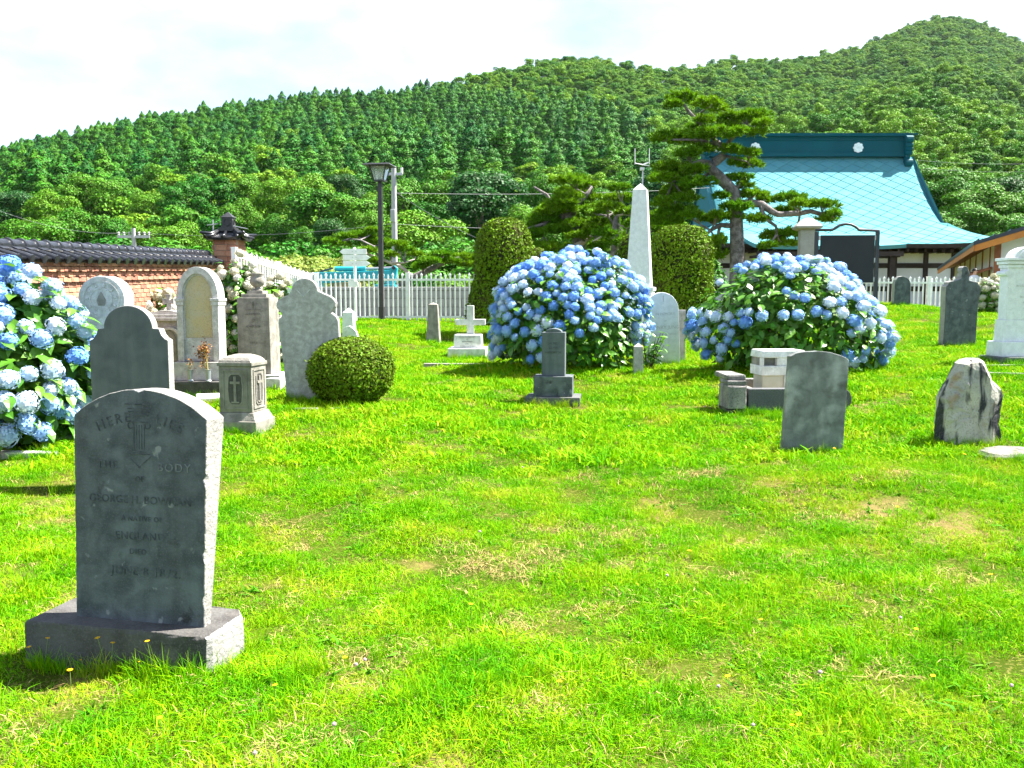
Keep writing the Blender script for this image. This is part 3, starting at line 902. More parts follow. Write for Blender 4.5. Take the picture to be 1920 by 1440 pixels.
# ---- white direction sign
p, s = base(667, 606, 21.6)
sg = thing('direction_sign', 'white signpost with three blank arrow boards beside the lamp post', 'sign', p)
def SZ(row): return W(667, row, 21.6).z - p.z
MB().tube([(0, 0, -0.3), (0, 0, SZ(464))], 0.034, 12).build('pole', M_white, sg)
a = s
for (x0, x1, r0_, r1_, dirn) in [(-27, 23, 467, 477.2, -1), (-21, 30, 478, 488.2, 1), (-21, 30, 489, 499.5, 1)]:
    z0, z1 = SZ(r1_), SZ(r0_); zm = (z0 + z1) / 2
    if dirn < 0:
        ol = [(x0 * a, zm), ((x0 + 6) * a, z0), (x1 * a, z0), (x1 * a, z1), ((x0 + 6) * a, z1)]
    else:
        ol = [(x0 * a, z0), ((x1 - 8) * a, z0), (x1 * a, zm), ((x1 - 8) * a, z1), (x0 * a, z1)]
    bo = MB().prism(ol, -0.062, -0.04).build('arrow_board', M_white, sg, bevel=0.003)
    MB().box(-0.05, -0.038, -0.068, -0.0, zm - 0.01, zm + 0.01).box(0.038, 0.05, -0.068, -0.0, zm - 0.01, zm + 0.01).build('bolt', M_steel, bo)
MB().prism([(-12 * a, SZ(538)), (7 * a, SZ(538)), (5 * a, SZ(527)), (-12 * a, SZ(527))], -0.062, -0.04).build('notice_plate', M_white, sg, bevel=0.003)

# ---- lamp post
p, s = base(716, 602, 21.9)
lp = thing('lamp_post', 'black square lamp post with flat-roofed lantern', 'lamp post', p, R(-8))
def LZ(row): return W(716, row, 21.9).z - p.z
MB().box(-0.062, 0.062, -0.062, 0.062, -0.4, LZ(575)).box(-0.052, 0.052, -0.052, 0.052, LZ(575), LZ(345)).box(-0.035, 0.035, -0.035, 0.035, LZ(345), LZ(340)).build('post', M_black, lp, bevel=0.005)
zb, zt = LZ(339), LZ(312)
wb, wt = 0.115, 0.20
m = MB()
for sx in (-1, 1):
    for sy in (-1, 1):
        m.tube([(sx * wb, sy * wb, zb), (sx * wt, sy * wt, zt)], 0.016, 6)
m.box(-wb - 0.02, wb + 0.02, -wb - 0.02, wb + 0.02, zb - 0.02, zb + 0.012)
m.box(-wt - 0.015, wt + 0.015, -wt - 0.015, wt + 0.015, zt - 0.012, zt + 0.02)
lant = m.build('lantern_frame', M_black, lp)
for side in range(4):
    g = MB().add([(-wb, -wb + 0.004, zb), (wb, -wb + 0.004, zb), (wt, -wt + 0.004, zt), (-wt, -wt + 0.004, zt), (-wb, -wb + 0.008, zb), (wb, -wb + 0.008, zb), (wt, -wt + 0.008, zt), (-wt, -wt + 0.008, zt)],
                 [(0, 1, 2, 3), (7, 6, 5, 4)], Matrix.Rotation(side * math.pi / 2, 4, 'Z'))
    M_pane = bpy.data.materials.get('lantern_pane')
    if M_pane is None:
        M_pane = bpy.data.materials.new('lantern_pane'); M_pane.use_nodes = True
        bs = M_pane.node_tree.nodes['Principled BSDF']
        bs.inputs['Base Color'].default_value = (0.85, 0.9, 0.88, 1); bs.inputs['Roughness'].default_value = 0.15
        bs.inputs['Transmission Weight'].default_value = 0.85; bs.inputs['IOR'].default_value = 1.1
    g.build('pane', M_pane, lant)
MB().lathe([(0.03, zb + 0.012), (0.045, zb + 0.08), (0.055, zb + 0.15), (0.03, zb + 0.22), (0.005, zb + 0.25)], 14).build('bulb', M_glassmilk, lp, smooth=True)
MB().add([(-0.34, -0.34, LZ(311.5)), (0.34, -0.34, LZ(311.5)), (0.34, 0.34, LZ(311.5)), (-0.34, 0.34, LZ(311.5)), (-0.30, -0.30, LZ(308.5)), (0.30, -0.30, LZ(308.5)), (0.30, 0.30, LZ(308.5)), (-0.30, 0.30, LZ(308.5)), (0, 0, LZ(305))],
         [(3, 2, 1, 0), (0, 1, 5, 4), (1, 2, 6, 5), (2, 3, 7, 6), (3, 0, 4, 7), (4, 5, 8), (5, 6, 8), (6, 7, 8), (7, 4, 8)]).build('roof', M_black, lp)

# ---- utility poles and wires
def upole(px, py_top, Y, label, rad, extras):
    p = W(px, py_top, Y)
    g0 = G(p.x, Y)
    t = thing('utility_pole', label, 'utility pole', (p.x, Y, g0))
    h = p.z - g0
    MB().tube([(0, 0, -0.5), (0, 0, h)], [rad * 1.35, rad], 14).build('pole', M_concpole, t, smooth=False)
    extras(t, h)
    return t
def ex1(t, h):
    MB().box(-0.35, 0.35, -0.05, 0.05, h - 0.35, h - 0.25).build('crossarm', M_steel, t)
    MB().box(-0.13, 0.05, -0.16, -0.06, h - 2.2, h - 1.7).build('junction_box', M_concpole, t, bevel=0.02)
    MB().tube([(0.32, 0, h - 0.28), (0.32, 0, h - 0.05)], 0.05, 8).tube([(-0.3, 0, h - 0.28), (-0.3, 0, h - 0.05)], 0.05, 8).build('insulator', M_white, t)
def ex2(t, h):
    MB().box(-0.75, 0.75, -0.05, 0.05, h - 0.45, h - 0.33).build('crossarm', M_steel, t)
    for x in (-0.7, -0.45, -0.2, 0.25, 0.5, 0.72):
        MB().lathe([(0.04, h - 0.33), (0.06, h - 0.30), (0.04, h - 0.26), (0.06, h - 0.22), (0.03, h - 0.16)], 10, Matrix.Translation((x, 0, 0))).build('insulator', M_concpole, t)
upole(738, 312, 36, 'grey concrete utility pole rising behind the lamp post', 0.10, ex1)
upole(250, 428, 42, 'small utility pole with white insulators above the brick wall', 0.09, ex2)
def wire(label, a, b, sag):
    a, b = W(*a), W(*b)
    pts = []
    for k in range(13):
        t = k / 12
        q_ = a.lerp(b, t); q_.z -= sag * 4 * t * (1 - t); pts.append(q_)
    m = MB(); m.tube(pts, 0.008, 5)
    return tag(m.build('power_line', M_wire), label, 'wire', 'power lines')
wire('thin cable from the tall utility pole towards the clipped yew', (742, 362, 36), (1330, 352, 45), 0.15)
wire('thin cable sloping down from the tall utility pole behind the clipped yew', (742, 360, 36), (985, 480, 34), 0.25)
wire('thin level cable crossing the dark trees beside the tall utility pole', (742, 420, 36), (1130, 428, 40), 0.1)
wire('thin cable from the small utility pole towards the brick pillar', (250, 436, 42), (745, 418, 36), 0.3)
wire('thin cable rising to the left from the small utility pole', (250, 436, 42), (-60, 370, 38), 0.5)
wire('upper thin cable in front of the trees right of the temple', (1715, 300, 64), (2000, 304, 62), 0.2)
wire('lower thin cable in front of the trees right of the temple', (1735, 316, 64), (2000, 318, 62), 0.2)

# ---- television antenna on a mast
p = W(1205, 345, 40)
an = thing('antenna', 'white forked rooftop antenna on a thin mast behind the obelisk', 'antenna', (p.x, 40, G(p.x, 40)))
def AP(px, py, dy=0): q_ = W(px, py, 40 + dy); return (q_.x - p.x, dy, q_.z - G(p.x, 40))
MB().tube([(0, 0, -0.3), AP(1205, 318)], 0.03, 8).build('mast', M_steel, an)
MB().tube([AP(1190, 306), AP(1218, 311)], 0.02, 8).tube([AP(1205, 309), AP(1218, 304)], 0.025, 8).build('boom', M_white, an)
MB().tube([AP(1190.5, 278), AP(1190.5, 308)], 0.016, 8).build('rod', M_white, an)
MB().tube([AP(1217.5, 278), AP(1217.5, 311)], 0.016, 8).build('rod', M_white, an)
q_ = AP(1204, 317); MB().box(q_[0] - 0.09, q_[0] + 0.09, -0.09, 0.09, q_[2] - 0.06, q_[2] + 0.06).build('amplifier_box', M_white, an, bevel=0.01)

# ================================================================== TEMPLE HALL
M_copper = mat('verdigris_copper', (0.078, 0.245, 0.285), 0.8, 0.06, var=(0.09, 0.265, 0.29), stains=((0.5, 0.58, 0.75, (0.11, 0.28, 0.285)),), var_scale=1.5, per_object=0.06, bump=0.1, bump_scale=10)
M_teal = mat('dark_teal_ridge', (0.004, 0.072, 0.095), 0.6, 0.12, var=(0.005, 0.088, 0.108), var_scale=0.8)
M_plaster = mat('white_plaster', (0.74, 0.74, 0.76), 0.9, 0.2, var=(0.68, 0.68, 0.70), var_scale=1.0)
M_darkwood = mat('dark_wood', (0.035, 0.025, 0.022), 0.7, 0.2, var=(0.055, 0.04, 0.035), var_scale=2)
TX = 19.35
tp = thing('temple_hall', 'temple hall with sweeping turquoise copper roof and white crests', 'temple', (TX, 59, 0.6))
YE, YR, ZE, ZR = 52.0, 59.0, 4.75, 10.9
def rs(s):           # front slope profile
    return Vector((0, YE + (YR - YE) * s - 59, ZE + (ZR - ZE) * (0.50 * s + 0.50 * s ** 1.9) - 0.6))
SH = 0.34
def half_w(s):
    if s >= SH: return 6.95 + 0.12 * (s - SH)
    t = (SH - s) / SH
    return 6.95 + 3.0 * (0.75 * t + 0.25 * t ** 2)
def roofpt(x, s):
    """x is metres from the centre line; the verge rolls over at the ends, corners lift slightly."""
    q_ = rs(s); hw = half_w(s)
    dz = 0.0
    if s >= SH:
        e = max(0.0, abs(x) - (hw - 0.75)) / 0.75
        dz = -0.38 * e ** 2.2
    else:
        dz = 0.30 * ((SH - s) / SH) ** 2 * max(0.0, (abs(x) - 5.0) / 5.0) ** 2
    return Vector((x, q_.y, q_.z + dz))
NS, NXX = 30, 48
m = MB(); vs, fs = [], []
for j in range(NS + 1):
    s = j / NS
    for i in range(NXX + 1):
        u = -1 + 2 * i / NXX
        vs.append(roofpt(u * half_w(s), s))
for j in range(NS):
    for i in range(NXX):
        a = j * (NXX + 1) + i
        fs.append((a, a + 1, a + NXX + 2, a + NXX + 1))
m.add(vs, fs)
o0 = len(m.v)
m.add([(v.x, -v.y, v.z) for v in vs], fs)        # rear slope
# side skirts between the hips
for sg_ in (-1, 1):
    vs2, fs2 = [], []
    KS = 10
    for j in range(KS + 1):
        s = SH * j / KS
        e = roofpt(sg_ * half_w(s), s)
        for i in range(9):
            t = i / 8
            vs2.append((e.x, e.y * (1 - 2 * t), e.z))
    for j in range(KS):
        for i in range(8):
            a = j * 9 + i
            fs2.append((a, a + 1, a + 10, a + 9))
    m.add(vs2, fs2)
    tip = rs(1.0); lo = rs(SH)
    m.add([(sg_ * 6.8, lo.y, lo.z), (sg_ * 6.8, -lo.y, lo.z), (sg_ * 6.8, 0, tip.z)], [(0, 1, 2)])
M_seam = mat('dull_copper_seams', (0.05, 0.18, 0.215), 0.85, 0.04)
roof = m.build('roof', M_seam, tp, smooth=True)
# diamond copper tiles standing proud of the roof sheet
prof = [rs(i / 200) for i in range(201)]
cum = [0.0]
for i in range(200): cum.append(cum[-1] + (prof[i + 1] - prof[i]).length)
LT = cum[-1]
def s_of(l): return float(np.interp(l, cum, np.linspace(0, 1, 201)))
TW, TH = 1.06, 0.78
tiles = []
row = 0
l = 0.0
while l < LT + TH * 0.3:
    xo = 0 if row % 2 == 0 else TW / 2
    k = -11
    for k in range(-10, 11):
        x = k * TW + xo
        tiles.append((x, l))
    l += TH / 2; row += 1
def tile_shape(x, l):
    def pt(dx, dl, lift):
        s = min(max(s_of(l + dl), 0.0), 1.0)
        hw = half_w(s)
        xx = min(max(x + dx, -hw), hw)
        q_ = roofpt(xx, s); q_.z += lift * 0.9; q_.y -= lift * 0.45
        return q_
    g = 0.012
    lo_ = pt(0, -TH / 2 + g, 0.040); hi = pt(0, TH / 2 - g, 0.006)
    le = pt(-TW / 2 + g, 0, 0.022); ri = pt(TW / 2 - g, 0, 0.022)
    dn = Vector((0, 0.02, -0.04))
    vs = [lo_, ri, hi, le, lo_ + dn, ri + dn, le + dn]
    return vs, [(0, 1, 2), (0, 2, 3), (0, 4, 5, 1), (3, 6, 4, 0)]
restm = MB(); np_ = 0
tiles = [t for t in tiles if abs(t[0]) < half_w(s_of(min(max(t[1], 0), LT))) - 0.1]
tiles.sort(key=lambda t: -(t[0] + 0.25 * t[1]))
for (x, l) in tiles:
    vs, fs = tile_shape(x, l)
    if np_ < 296 and x > -7.0:
        mm = MB(); mm.add(vs, fs)
        me = bpy.data.meshes.new('roof_tile'); me.from_pydata([tuple(v) for v in mm.v], [], mm.f)
        obj('roof_tile', me, M_copper, roof); np_ += 1
    else:
        restm.add(vs, fs)
if restm.v:
    stuff(restm.build('roof_tiles', M_copper, roof))
# eave edge, rafters ends, porch
ev = MB()
for i in range(NXX):
    a = roofpt(-half_w(0) + 2 * half_w(0) * i / NXX, 0); b = roofpt(-half_w(0) + 2 * half_w(0) * (i + 1) / NXX, 0)
    ev.add([a, b, b + Vector((0, 0.02, -0.22)), a + Vector((0, 0.02, -0.22)), a + Vector((0, 2.0, 0.1)), b + Vector((0, 2.0, 0.1))], [(0, 3, 2, 1), (3, 4, 5, 2)])
ev.build('eave_board', M_darkwood, tp)
for i in range(34):
    x = -8.6 + 17.2 * i / 33
    MB().box(x - 0.09, x + 0.09, -6.4, -4.6, ZE - 0.6 - 0.42, ZE - 0.6 - 0.24).build('rafter', M_darkwood, tp)
pm = MB(); vs, fs = [], []
PX0, PX1 = 13.45 - TX, 21.75 - TX
for j in range(9):
    t = j / 8
    for i in range(13):
        u = i / 12
        x = PX0 + (PX1 - PX0) * u
        e = abs(2 * u - 1)
        a = rs(0.16); b = Vector((0, 49.4 - 59, 4.42 - 0.6))
        zz = a.z + (b.z - a.z) * (1.25 * t - 0.25 * t * t) + 0.08 + 0.10 * e ** 4 * t
        vs.append((x, a.y + (b.y - a.y) * t, zz))
for j in range(8):
    for i in range(12):
        a = j * 13 + i
        fs.append((a, a + 1, a + 14, a + 13))
n0 = len(vs)
vs += [(v[0], v[1] + 0.05, v[2] - 0.2) for v in vs[8 * 13:9 * 13]]
for i in range(12): fs.append((8 * 13 + i, 8 * 13 + i + 1, n0 + i + 1, n0 + i))
# porch side cheeks
for col in (0, 12):
    base_i = len(vs)
    for j in range(9): vs.append((vs[j * 13 + col][0], vs[j * 13 + col][1], vs[j * 13 + col][2] - 0.22))
    for j in range(8): fs.append((j * 13 + col, (j + 1) * 13 + col, base_i + j + 1, base_i + j))
pm.add(vs, fs)
porch = pm.build('porch_roof', M_copper, tp, smooth=False)
MB().box(PX0 + 0.1, PX1 - 0.1, 49.46 - 59, 49.62 - 59, 4.40 - 0.6 - 0.46, 4.40 - 0.6 - 0.2).build('porch_beam', M_darkwood, tp)
for k in range(26):
    x = PX0 + 0.25 + (PX1 - PX0 - 0.5) * k / 25
    MB().box(x - 0.07, x + 0.07, 49.7 - 59, 51.4 - 59, 3.30, 3.44).build('porch_rafter', M_darkwood, tp)
for x in (PX0 + 0.6, PX1 - 0.6):
    MB().box(x - 0.16, x + 0.16, 49.7 - 59, 50.0 - 59, -0.3, 3.45).build('porch_post', M_darkwood, tp, bevel=0.01)
# walls: dark frame with plaster panels
wy = 54.4 - 59
MB().box(-7.6, 7.6, wy + 0.06, 4.4, -0.3, 4.25).build('wall_core', M_darkwood, tp)
cols = [-7.5, -5.6, -3.7, -1.8, 0.1, 2.0, 3.9, 5.8, 7.5]
for x in cols:
    MB().box(x - 0.14, x + 0.14, wy - 0.08, wy + 0.055, -0.3, 4.2).build('post', M_darkwood, tp)
for i in range(len(cols) - 1):
    for (z0, z1) in ((3.15, 3.95), (1.75, 2.85), (0.0, 1.45)):
        MB().box(cols[i] + 0.145, cols[i + 1] - 0.145, wy, wy + 0.055, z0, z1).build('wall_panel', M_plaster, tp)
for (z0, z1) in ((2.86, 3.14), (1.46, 1.74)):
    MB().box(-7.6, 7.6, wy - 0.1, wy - 0.082, z0, z1).build('beam', M_darkwood, tp)
# ridge
rz0, rz1 = ZR - 0.6 - 0.12, 12.25 - 0.6
rg = MB().box(-6.6, 6.15, -0.38, 0.38, rz0, rz1 - 0.20, taper=0.04).build('ridge', M_teal, tp)
MB().box(-6.6, 6.15, -0.50, 0.50, rz0 - 0.02, rz0 + 0.22).build('ridge_foot', M_teal, rg)
MB().box(-6.8, 6.4, -0.55, 0.55, rz1 - 0.2, rz1 - 0.08).box(-6.9, 6.9, -0.42, 0.42, rz1 - 0.078, rz1).build('ridge_cap', M_teal, rg)
MB().box(-6.5, 6.05, -0.40, -0.362, rz1 - 0.45, rz1 - 0.40).build('ridge_moulding', M_teal, rg)
def crest(px):
    p_ = W(px, 277, 58.6)
    m = MB()
    out = []
    for k in range(48):
        a = 2 * math.pi * k / 48
        r_ = 0.33 * (0.84 + 0.16 * abs(math.cos(a * 4)))
        out.append((p_.x - TX + r_ * math.cos(a), p_.z - 0.6 + r_ * math.sin(a)))
    m.prism(out, -0.46, -0.37)
    o = m.build('crest', M_white, tp)
    m2 = MB()
    m2.prism([(p_.x - TX + 0.09 * math.cos(k * 0.5236), p_.z - 0.6 + 0.09 * math.sin(k * 0.5236)) for k in range(12)], -0.49, -0.455)
    m2.build('crest_centre', M_white, o)
for px in (1346, 1416, 1609):
    crest(px)
on = MB()
on.box(6.05, 6.36, -0.62, 0.62, rz0 - 0.75, rz1 - 0.25)
for zz, rr in ((rz1 - 0.42, 0.24), (rz1 - 0.80, 0.17), (rz1 - 1.05, 0.15), (rz1 - 1.28, 0.14), (rz0 - 0.45, 0.27)):
    on.tube([(6.0, -0.62, zz), (6.46, -0.62, zz)], rr, 12)
on.build('ridge_end_tile', M_teal, tp, bevel=0.03)
on2 = MB().box(-6.92, -6.6, -0.62, 0.62, rz0 - 0.75, rz1 - 0.25)
for zz, rr in ((rz1 - 0.42, 0.24), (rz1 - 0.80, 0.17), (rz1 - 1.05, 0.15), (rz1 - 1.28, 0.14), (rz0 - 0.45, 0.27)):
    on2.tube([(-7.02, -0.62, zz), (-6.55, -0.62, zz)], rr, 12)
on2.build('ridge_end_tile', M_teal, tp, bevel=0.03)

# ================================================================== HOUSE AT THE RIGHT
M_orange = mat('orange_brown_wood', (0.52, 0.20, 0.04), 0.6, 0.3, var=(0.45, 0.16, 0.035), var_scale=2)
M_brownwood = mat('brown_wood', (0.30, 0.11, 0.05), 0.65, 0.3, var=(0.24, 0.085, 0.04), var_scale=3)
M_tanboard = mat('tan_boarding', (0.36, 0.19, 0.08), 0.7, 0.25, var=(0.30, 0.15, 0.06), var_scale=4)
M_navy = mat('navy_metal_roof', (0.012, 0.017, 0.035), 0.4, 0.5, var=(0.02, 0.026, 0.045), var_scale=2)
A0 = W(1829, 459, 26.0); A1 = W(1760, 506, 40.0)
hs_ = thing('house', 'white plastered house with dark roof and orange eave boards beside the temple', 'house', (A0.x, A0.y, G(A0.x, A0.y)))
ho = Vector(hs_.location)
ev_d = Vector((A1.x - A0.x, A1.y - A0.y, 0)); EL = ev_d.length; ed = ev_d.normalized()
rd = Vector((ed.y, -ed.x, 0))                       # along the gable, to the right
Mh = Matrix(((rd.x, ed.x, 0, 0), (rd.y, ed.y, 0, 0), (0, 0, 1, 0), (0, 0, 0, 1)))
zA, zB = A0.z - ho.z, A1.z - ho.z                   # eave height near and far
RUN, RISE = 4.6, 1.45
def HB(name, mtl, verts, faces, bevel=0.0):
    mm = MB(); mm.add(verts, faces, Mh); return mm.build(name, mtl, hs_, bevel=bevel)
BOX = [(3, 2, 1, 0), (4, 5, 6, 7), (0, 1, 5, 4), (1, 2, 6, 5), (2, 3, 7, 6), (3, 0, 4, 7)]
def slab(x0, x1, y0, y1, dz0, dz1, sl=RISE / RUN):
    zl = lambda y: zA + (zB - zA) * y / EL
    return [(x0, y0, zl(y0) + x0 * sl + dz0), (x1, y0, zl(y0) + x1 * sl + dz0), (x1, y1, zl(y1) + x1 * sl + dz0), (x0, y1, zl(y1) + x0 * sl + dz0),
            (x0, y0, zl(y0) + x0 * sl + dz1), (x1, y0, zl(y0) + x1 * sl + dz1), (x1, y1, zl(y1) + x1 * sl + dz1), (x0, y1, zl(y1) + x0 * sl + dz1)]
roofh = HB('roof', M_navy, slab(-0.06, RUN, -0.06, EL + 0.1, 0.0, 0.11), BOX)
HB('roof_far', M_navy, [(RUN, -0.06, zA + RISE), (2 * RUN, -0.06, zA), (2 * RUN, EL, zA), (RUN, EL, zA + RISE), (RUN, -0.06, zA + RISE + 0.11), (2 * RUN, -0.06, zA + 0.11), (2 * RUN, EL, zA + 0.11), (RUN, EL, zA + RISE + 0.11)], BOX)
for k in range(12):
    x = 0.05 + k * 0.41
    mm = MB(); mm.add(slab(x, x + 0.04, -0.05, EL, 0.11, 0.15), BOX, Mh); mm.build('roof_seam', M_navy, roofh)
HB('rake_board', M_orange, slab(0.0, RUN, -0.045, 0.0, -0.19, -0.003), BOX)
HB('eave_fascia', M_orange, slab(-0.045, 0.0, 0.0, EL, -0.17, -0.003), BOX)
HB('soffit', M_brownwood, slab(0.005, RUN - 0.1, 0.02, EL - 0.1, -0.06, -0.004), BOX)
INX, INY = 0.62, 0.75       # eave overhangs
wt_ = lambda x: zA + x * RISE / RUN - 0.065
HB('gable_wall', M_plaster, [(INX, INY, -0.4), (RUN, INY, -0.4), (RUN, INY + 0.15, -0.4), (INX, INY + 0.15, -0.4), (INX, INY, wt_(INX) - 0.03), (RUN, INY, wt_(RUN) - 0.03), (RUN, INY + 0.15, wt_(RUN) - 0.04), (INX, INY + 0.15, wt_(INX) - 0.04)], BOX)
HB('side_wall', M_plaster, [(INX, INY + 0.15, -0.4), (INX + 0.15, INY + 0.15, -0.4), (INX + 0.15, EL - 0.4, -0.4), (INX, EL - 0.4, -0.4), (INX, INY + 0.15, wt_(INX) - 0.06), (INX + 0.15, INY + 0.15, wt_(INX) - 0.06), (INX + 0.15, EL - 0.4, wt_(INX) - 0.32), (INX, EL - 0.4, wt_(INX) - 0.32)], BOX)
HB('corner_post', M_brownwood, [(INX - 0.03, INY - 0.03, -0.4), (INX + 0.13, INY - 0.03, -0.4), (INX + 0.13, INY + 0.12, -0.4), (INX - 0.03, INY + 0.12, -0.4), (INX - 0.03, INY - 0.03, wt_(INX) - 0.04), (INX + 0.13, INY - 0.03, wt_(INX) - 0.02), (INX + 0.13, INY + 0.12, wt_(INX) - 0.02), (INX - 0.03, INY + 0.12, wt_(INX) - 0.04)], BOX)
zc_ = W(1860, 496, 26.5).z - ho.z
HB('beam', M_brownwood, [(INX + 0.132, INY - 0.028, zc_ - 0.05), (RUN, INY - 0.028, zc_ - 0.05), (RUN, INY - 0.002, zc_ - 0.05), (INX + 0.132, INY - 0.002, zc_ - 0.05), (INX + 0.132, INY - 0.028, zc_ + 0.05), (RUN, INY - 0.028, zc_ + 0.05), (RUN, INY - 0.002, zc_ + 0.05), (INX + 0.132, INY - 0.002, zc_ + 0.05)], BOX)
for k in range(6):
    z1 = zc_ - 0.055 - k * 0.2
    HB('board', M_tanboard, [(INX + 0.132, INY - 0.018, z1 - 0.19), (RUN, INY - 0.018, z1 - 0.19), (RUN, INY - 0.003, z1 - 0.19), (INX + 0.132, INY - 0.003, z1 - 0.19), (INX + 0.132, INY - 0.018, z1), (RUN, INY - 0.012, z1), (RUN, INY - 0.003, z1), (INX + 0.132, INY - 0.003, z1)], BOX)
for k in range(6):
    y = INY + 1.2 + k * 2.0
    HB('wall_post', M_brownwood, [(INX - 0.03, y, -0.4), (INX - 0.002, y, -0.4), (INX - 0.002, y + 0.13, -0.4), (INX - 0.03, y + 0.13, -0.4), (INX - 0.03, y, wt_(INX) - 0.1), (INX - 0.002, y, wt_(INX) - 0.1), (INX - 0.002, y + 0.13, wt_(INX) - 0.1), (INX - 0.03, y + 0.13, wt_(INX) - 0.1)], BOX)
HB('window_hood', M_brownwood, [(INX - 0.55, INY + 0.5, zc_ - 0.30), (INX - 0.035, INY + 0.5, zc_ - 0.12), (INX - 0.035, EL * 0.6, zc_ - 0.12), (INX - 0.55, EL * 0.6, zc_ - 0.30), (INX - 0.55, INY + 0.5, zc_ - 0.24), (INX - 0.035, INY + 0.5, zc_ - 0.04), (INX - 0.035, EL * 0.6, zc_ - 0.04), (INX - 0.55, EL * 0.6, zc_ - 0.24)], BOX)
MB().tube([Mh @ Vector((1.75, INY - 0.16, zA + 0.28)), Mh @ Vector((1.75, INY - 0.02, zA + 0.28))], 0.07, 10).build('vent_pipe', M_brownwood, hs_)

# ================================================================== GATE PILLAR AND BLACK NOTICE BOARD
M_granite = mat('grey_granite', (0.36, 0.35, 0.33), 0.85, 0.2, var=(0.30, 0.28, 0.25), var_scale=4, speck=(0.14, 0.13, 0.12), speck_scale=120, speck_amt=0.5, bump=0.4)
p, s = base(1509, 575, 26.4)
gp = thing('gate_pillar', 'square stone gate pillar with flared cap beside the black notice board', 'pillar', p, R(-8))
def ZZ(row, Y, px=1509): return W(px, row, Y).z - p.z
zt = ZZ(432, 26.4)
MB().box(-0.24, 0.24, -0.24, 0.24, -0.3, zt, taper=0.02).build('shaft', M_granite, gp, bevel=0.015)
MB().lathe([(0.36, zt), (0.52, zt + 0.05), (0.53, zt + 0.10), (0.40, zt + 0.2), (0.22, zt + 0.32), (0.0, zt + 0.37)], 4, Matrix.Rotation(R(45), 4, 'Z')).build('cap', M_granite, gp, bevel=0.01)
M_boardblack = mat('board_black', (0.012, 0.013, 0.022), 0.5, 0.35, var=(0.018, 0.018, 0.026), var_scale=1.5)
M_bronze = mat('dark_bronze_frame', (0.045, 0.045, 0.06), 0.45, 0.4, metal=0.3)
p = W(1584, 575, 23.2); p.z = G(p.x, p.y)
nb = thing('notice_board', 'black notice board in a dark frame with arched top rail', 'notice board', p, R(-4))
s = mpp(1584, 500, 23.2)
NZ = lambda row: W(1584, row, 23.2).z - p.z
for (pxx, zt_) in ((1528, NZ(434)), (1639, NZ(434))):
    MB().box((pxx - 1584) * s - 0.045, (pxx - 1584) * s + 0.045, -0.045, 0.045, -0.3, zt_).build('post', M_bronze, nb, bevel=0.005)
tr_ = [(1525, 431), (1556, 431), (1562, 427), (1570, 422), (1580, 420), (1590, 421), (1598, 425), (1605, 431), (1642, 433)]
MB().tube([((a - 1584) * s, 0, NZ(b)) for a, b in tr_], 0.035, 8).build('top_rail', M_bronze, nb, smooth=True)
MB().box((1535 - 1584) * s, (1634 - 1584) * s, -0.025, 0.025, NZ(530), NZ(441)).build('board', M_boardblack, nb, bevel=0.004)
for (a, b) in ((1532, 446), (1532, 488), (1636, 446), (1636, 488), (1636, 524), (1532, 524)):
    MB().box((a - 1584) * s - 0.035, (a - 1584) * s + 0.035, -0.035, -0.005, NZ(b) - 0.06, NZ(b) + 0.06).build('hinge', M_steel, nb, bevel=0.004)
# ================================================================== GRAVESTONES
FOOT = []                       # footprints (x, y, half width, half depth, rz) for the grass
M_flank = mat('sunlit_stone_flank', (0.30, 0.29, 0.275), 0.9, 0.15, var=(0.22, 0.21, 0.20), var_scale=6, speck=(0.10, 0.10, 0.10), speck_scale=110, speck_amt=0.45, bump=0.8, bump_scale=50)  # sun brightness on the stone sides put into this paler colour
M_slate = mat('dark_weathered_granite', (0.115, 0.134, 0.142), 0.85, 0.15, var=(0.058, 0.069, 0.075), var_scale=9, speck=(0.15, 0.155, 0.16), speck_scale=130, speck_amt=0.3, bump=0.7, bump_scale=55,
              stains=((2.2, 0.58, 0.76, (0.17, 0.185, 0.19)), (7.0, 0.62, 0.72, (0.035, 0.037, 0.038)), (16.0, 0.64, 0.70, (0.22, 0.235, 0.235))), streak=(0.05, 0.052, 0.054), streak_amt=0.5)
M_slatebase = mat('dark_weathered_base', (0.095, 0.092, 0.088), 0.9, 0.15, var=(0.050, 0.047, 0.045), var_scale=4, speck=(0.15, 0.145, 0.14), speck_scale=110, speck_amt=0.3, bump=0.8, bump_scale=50,
                  stains=((5.0, 0.60, 0.75, (0.13, 0.12, 0.11)),))
M_bluegrey = mat('blue_grey_stone', (0.105, 0.122, 0.132), 0.8, 0.15, var=(0.075, 0.09, 0.098), var_scale=7, streak=(0.16, 0.178, 0.186), streak_amt=0.5, bump=0.3, bump_scale=80, speck=(0.05, 0.055, 0.06), speck_amt=0.25)
M_pale = mat('pale_granite', (0.56, 0.55, 0.535), 0.85, 0.2, var=(0.40, 0.39, 0.37), var_scale=14, speck=(0.17, 0.17, 0.165), speck_scale=130, speck_amt=0.6, bump=0.45, bump_scale=70,
             stains=((3.0, 0.60, 0.72, (0.27, 0.265, 0.25)),))
M_palerough = mat('rough_pale_stone', (0.19, 0.18, 0.165), 0.9, 0.1, var=(0.12, 0.113, 0.10), var_scale=6, speck=(0.17, 0.16, 0.15), speck_scale=70, speck_amt=0.6, bump=0.9, bump_scale=40)
M_lichen = mat('lichen_panel', (0.48, 0.40, 0.22), 0.9, 0.15, var=(0.46, 0.42, 0.30), var_scale=5, speck=(0.30, 0.27, 0.17), speck_scale=90, speck_amt=0.6, bump=0.6)
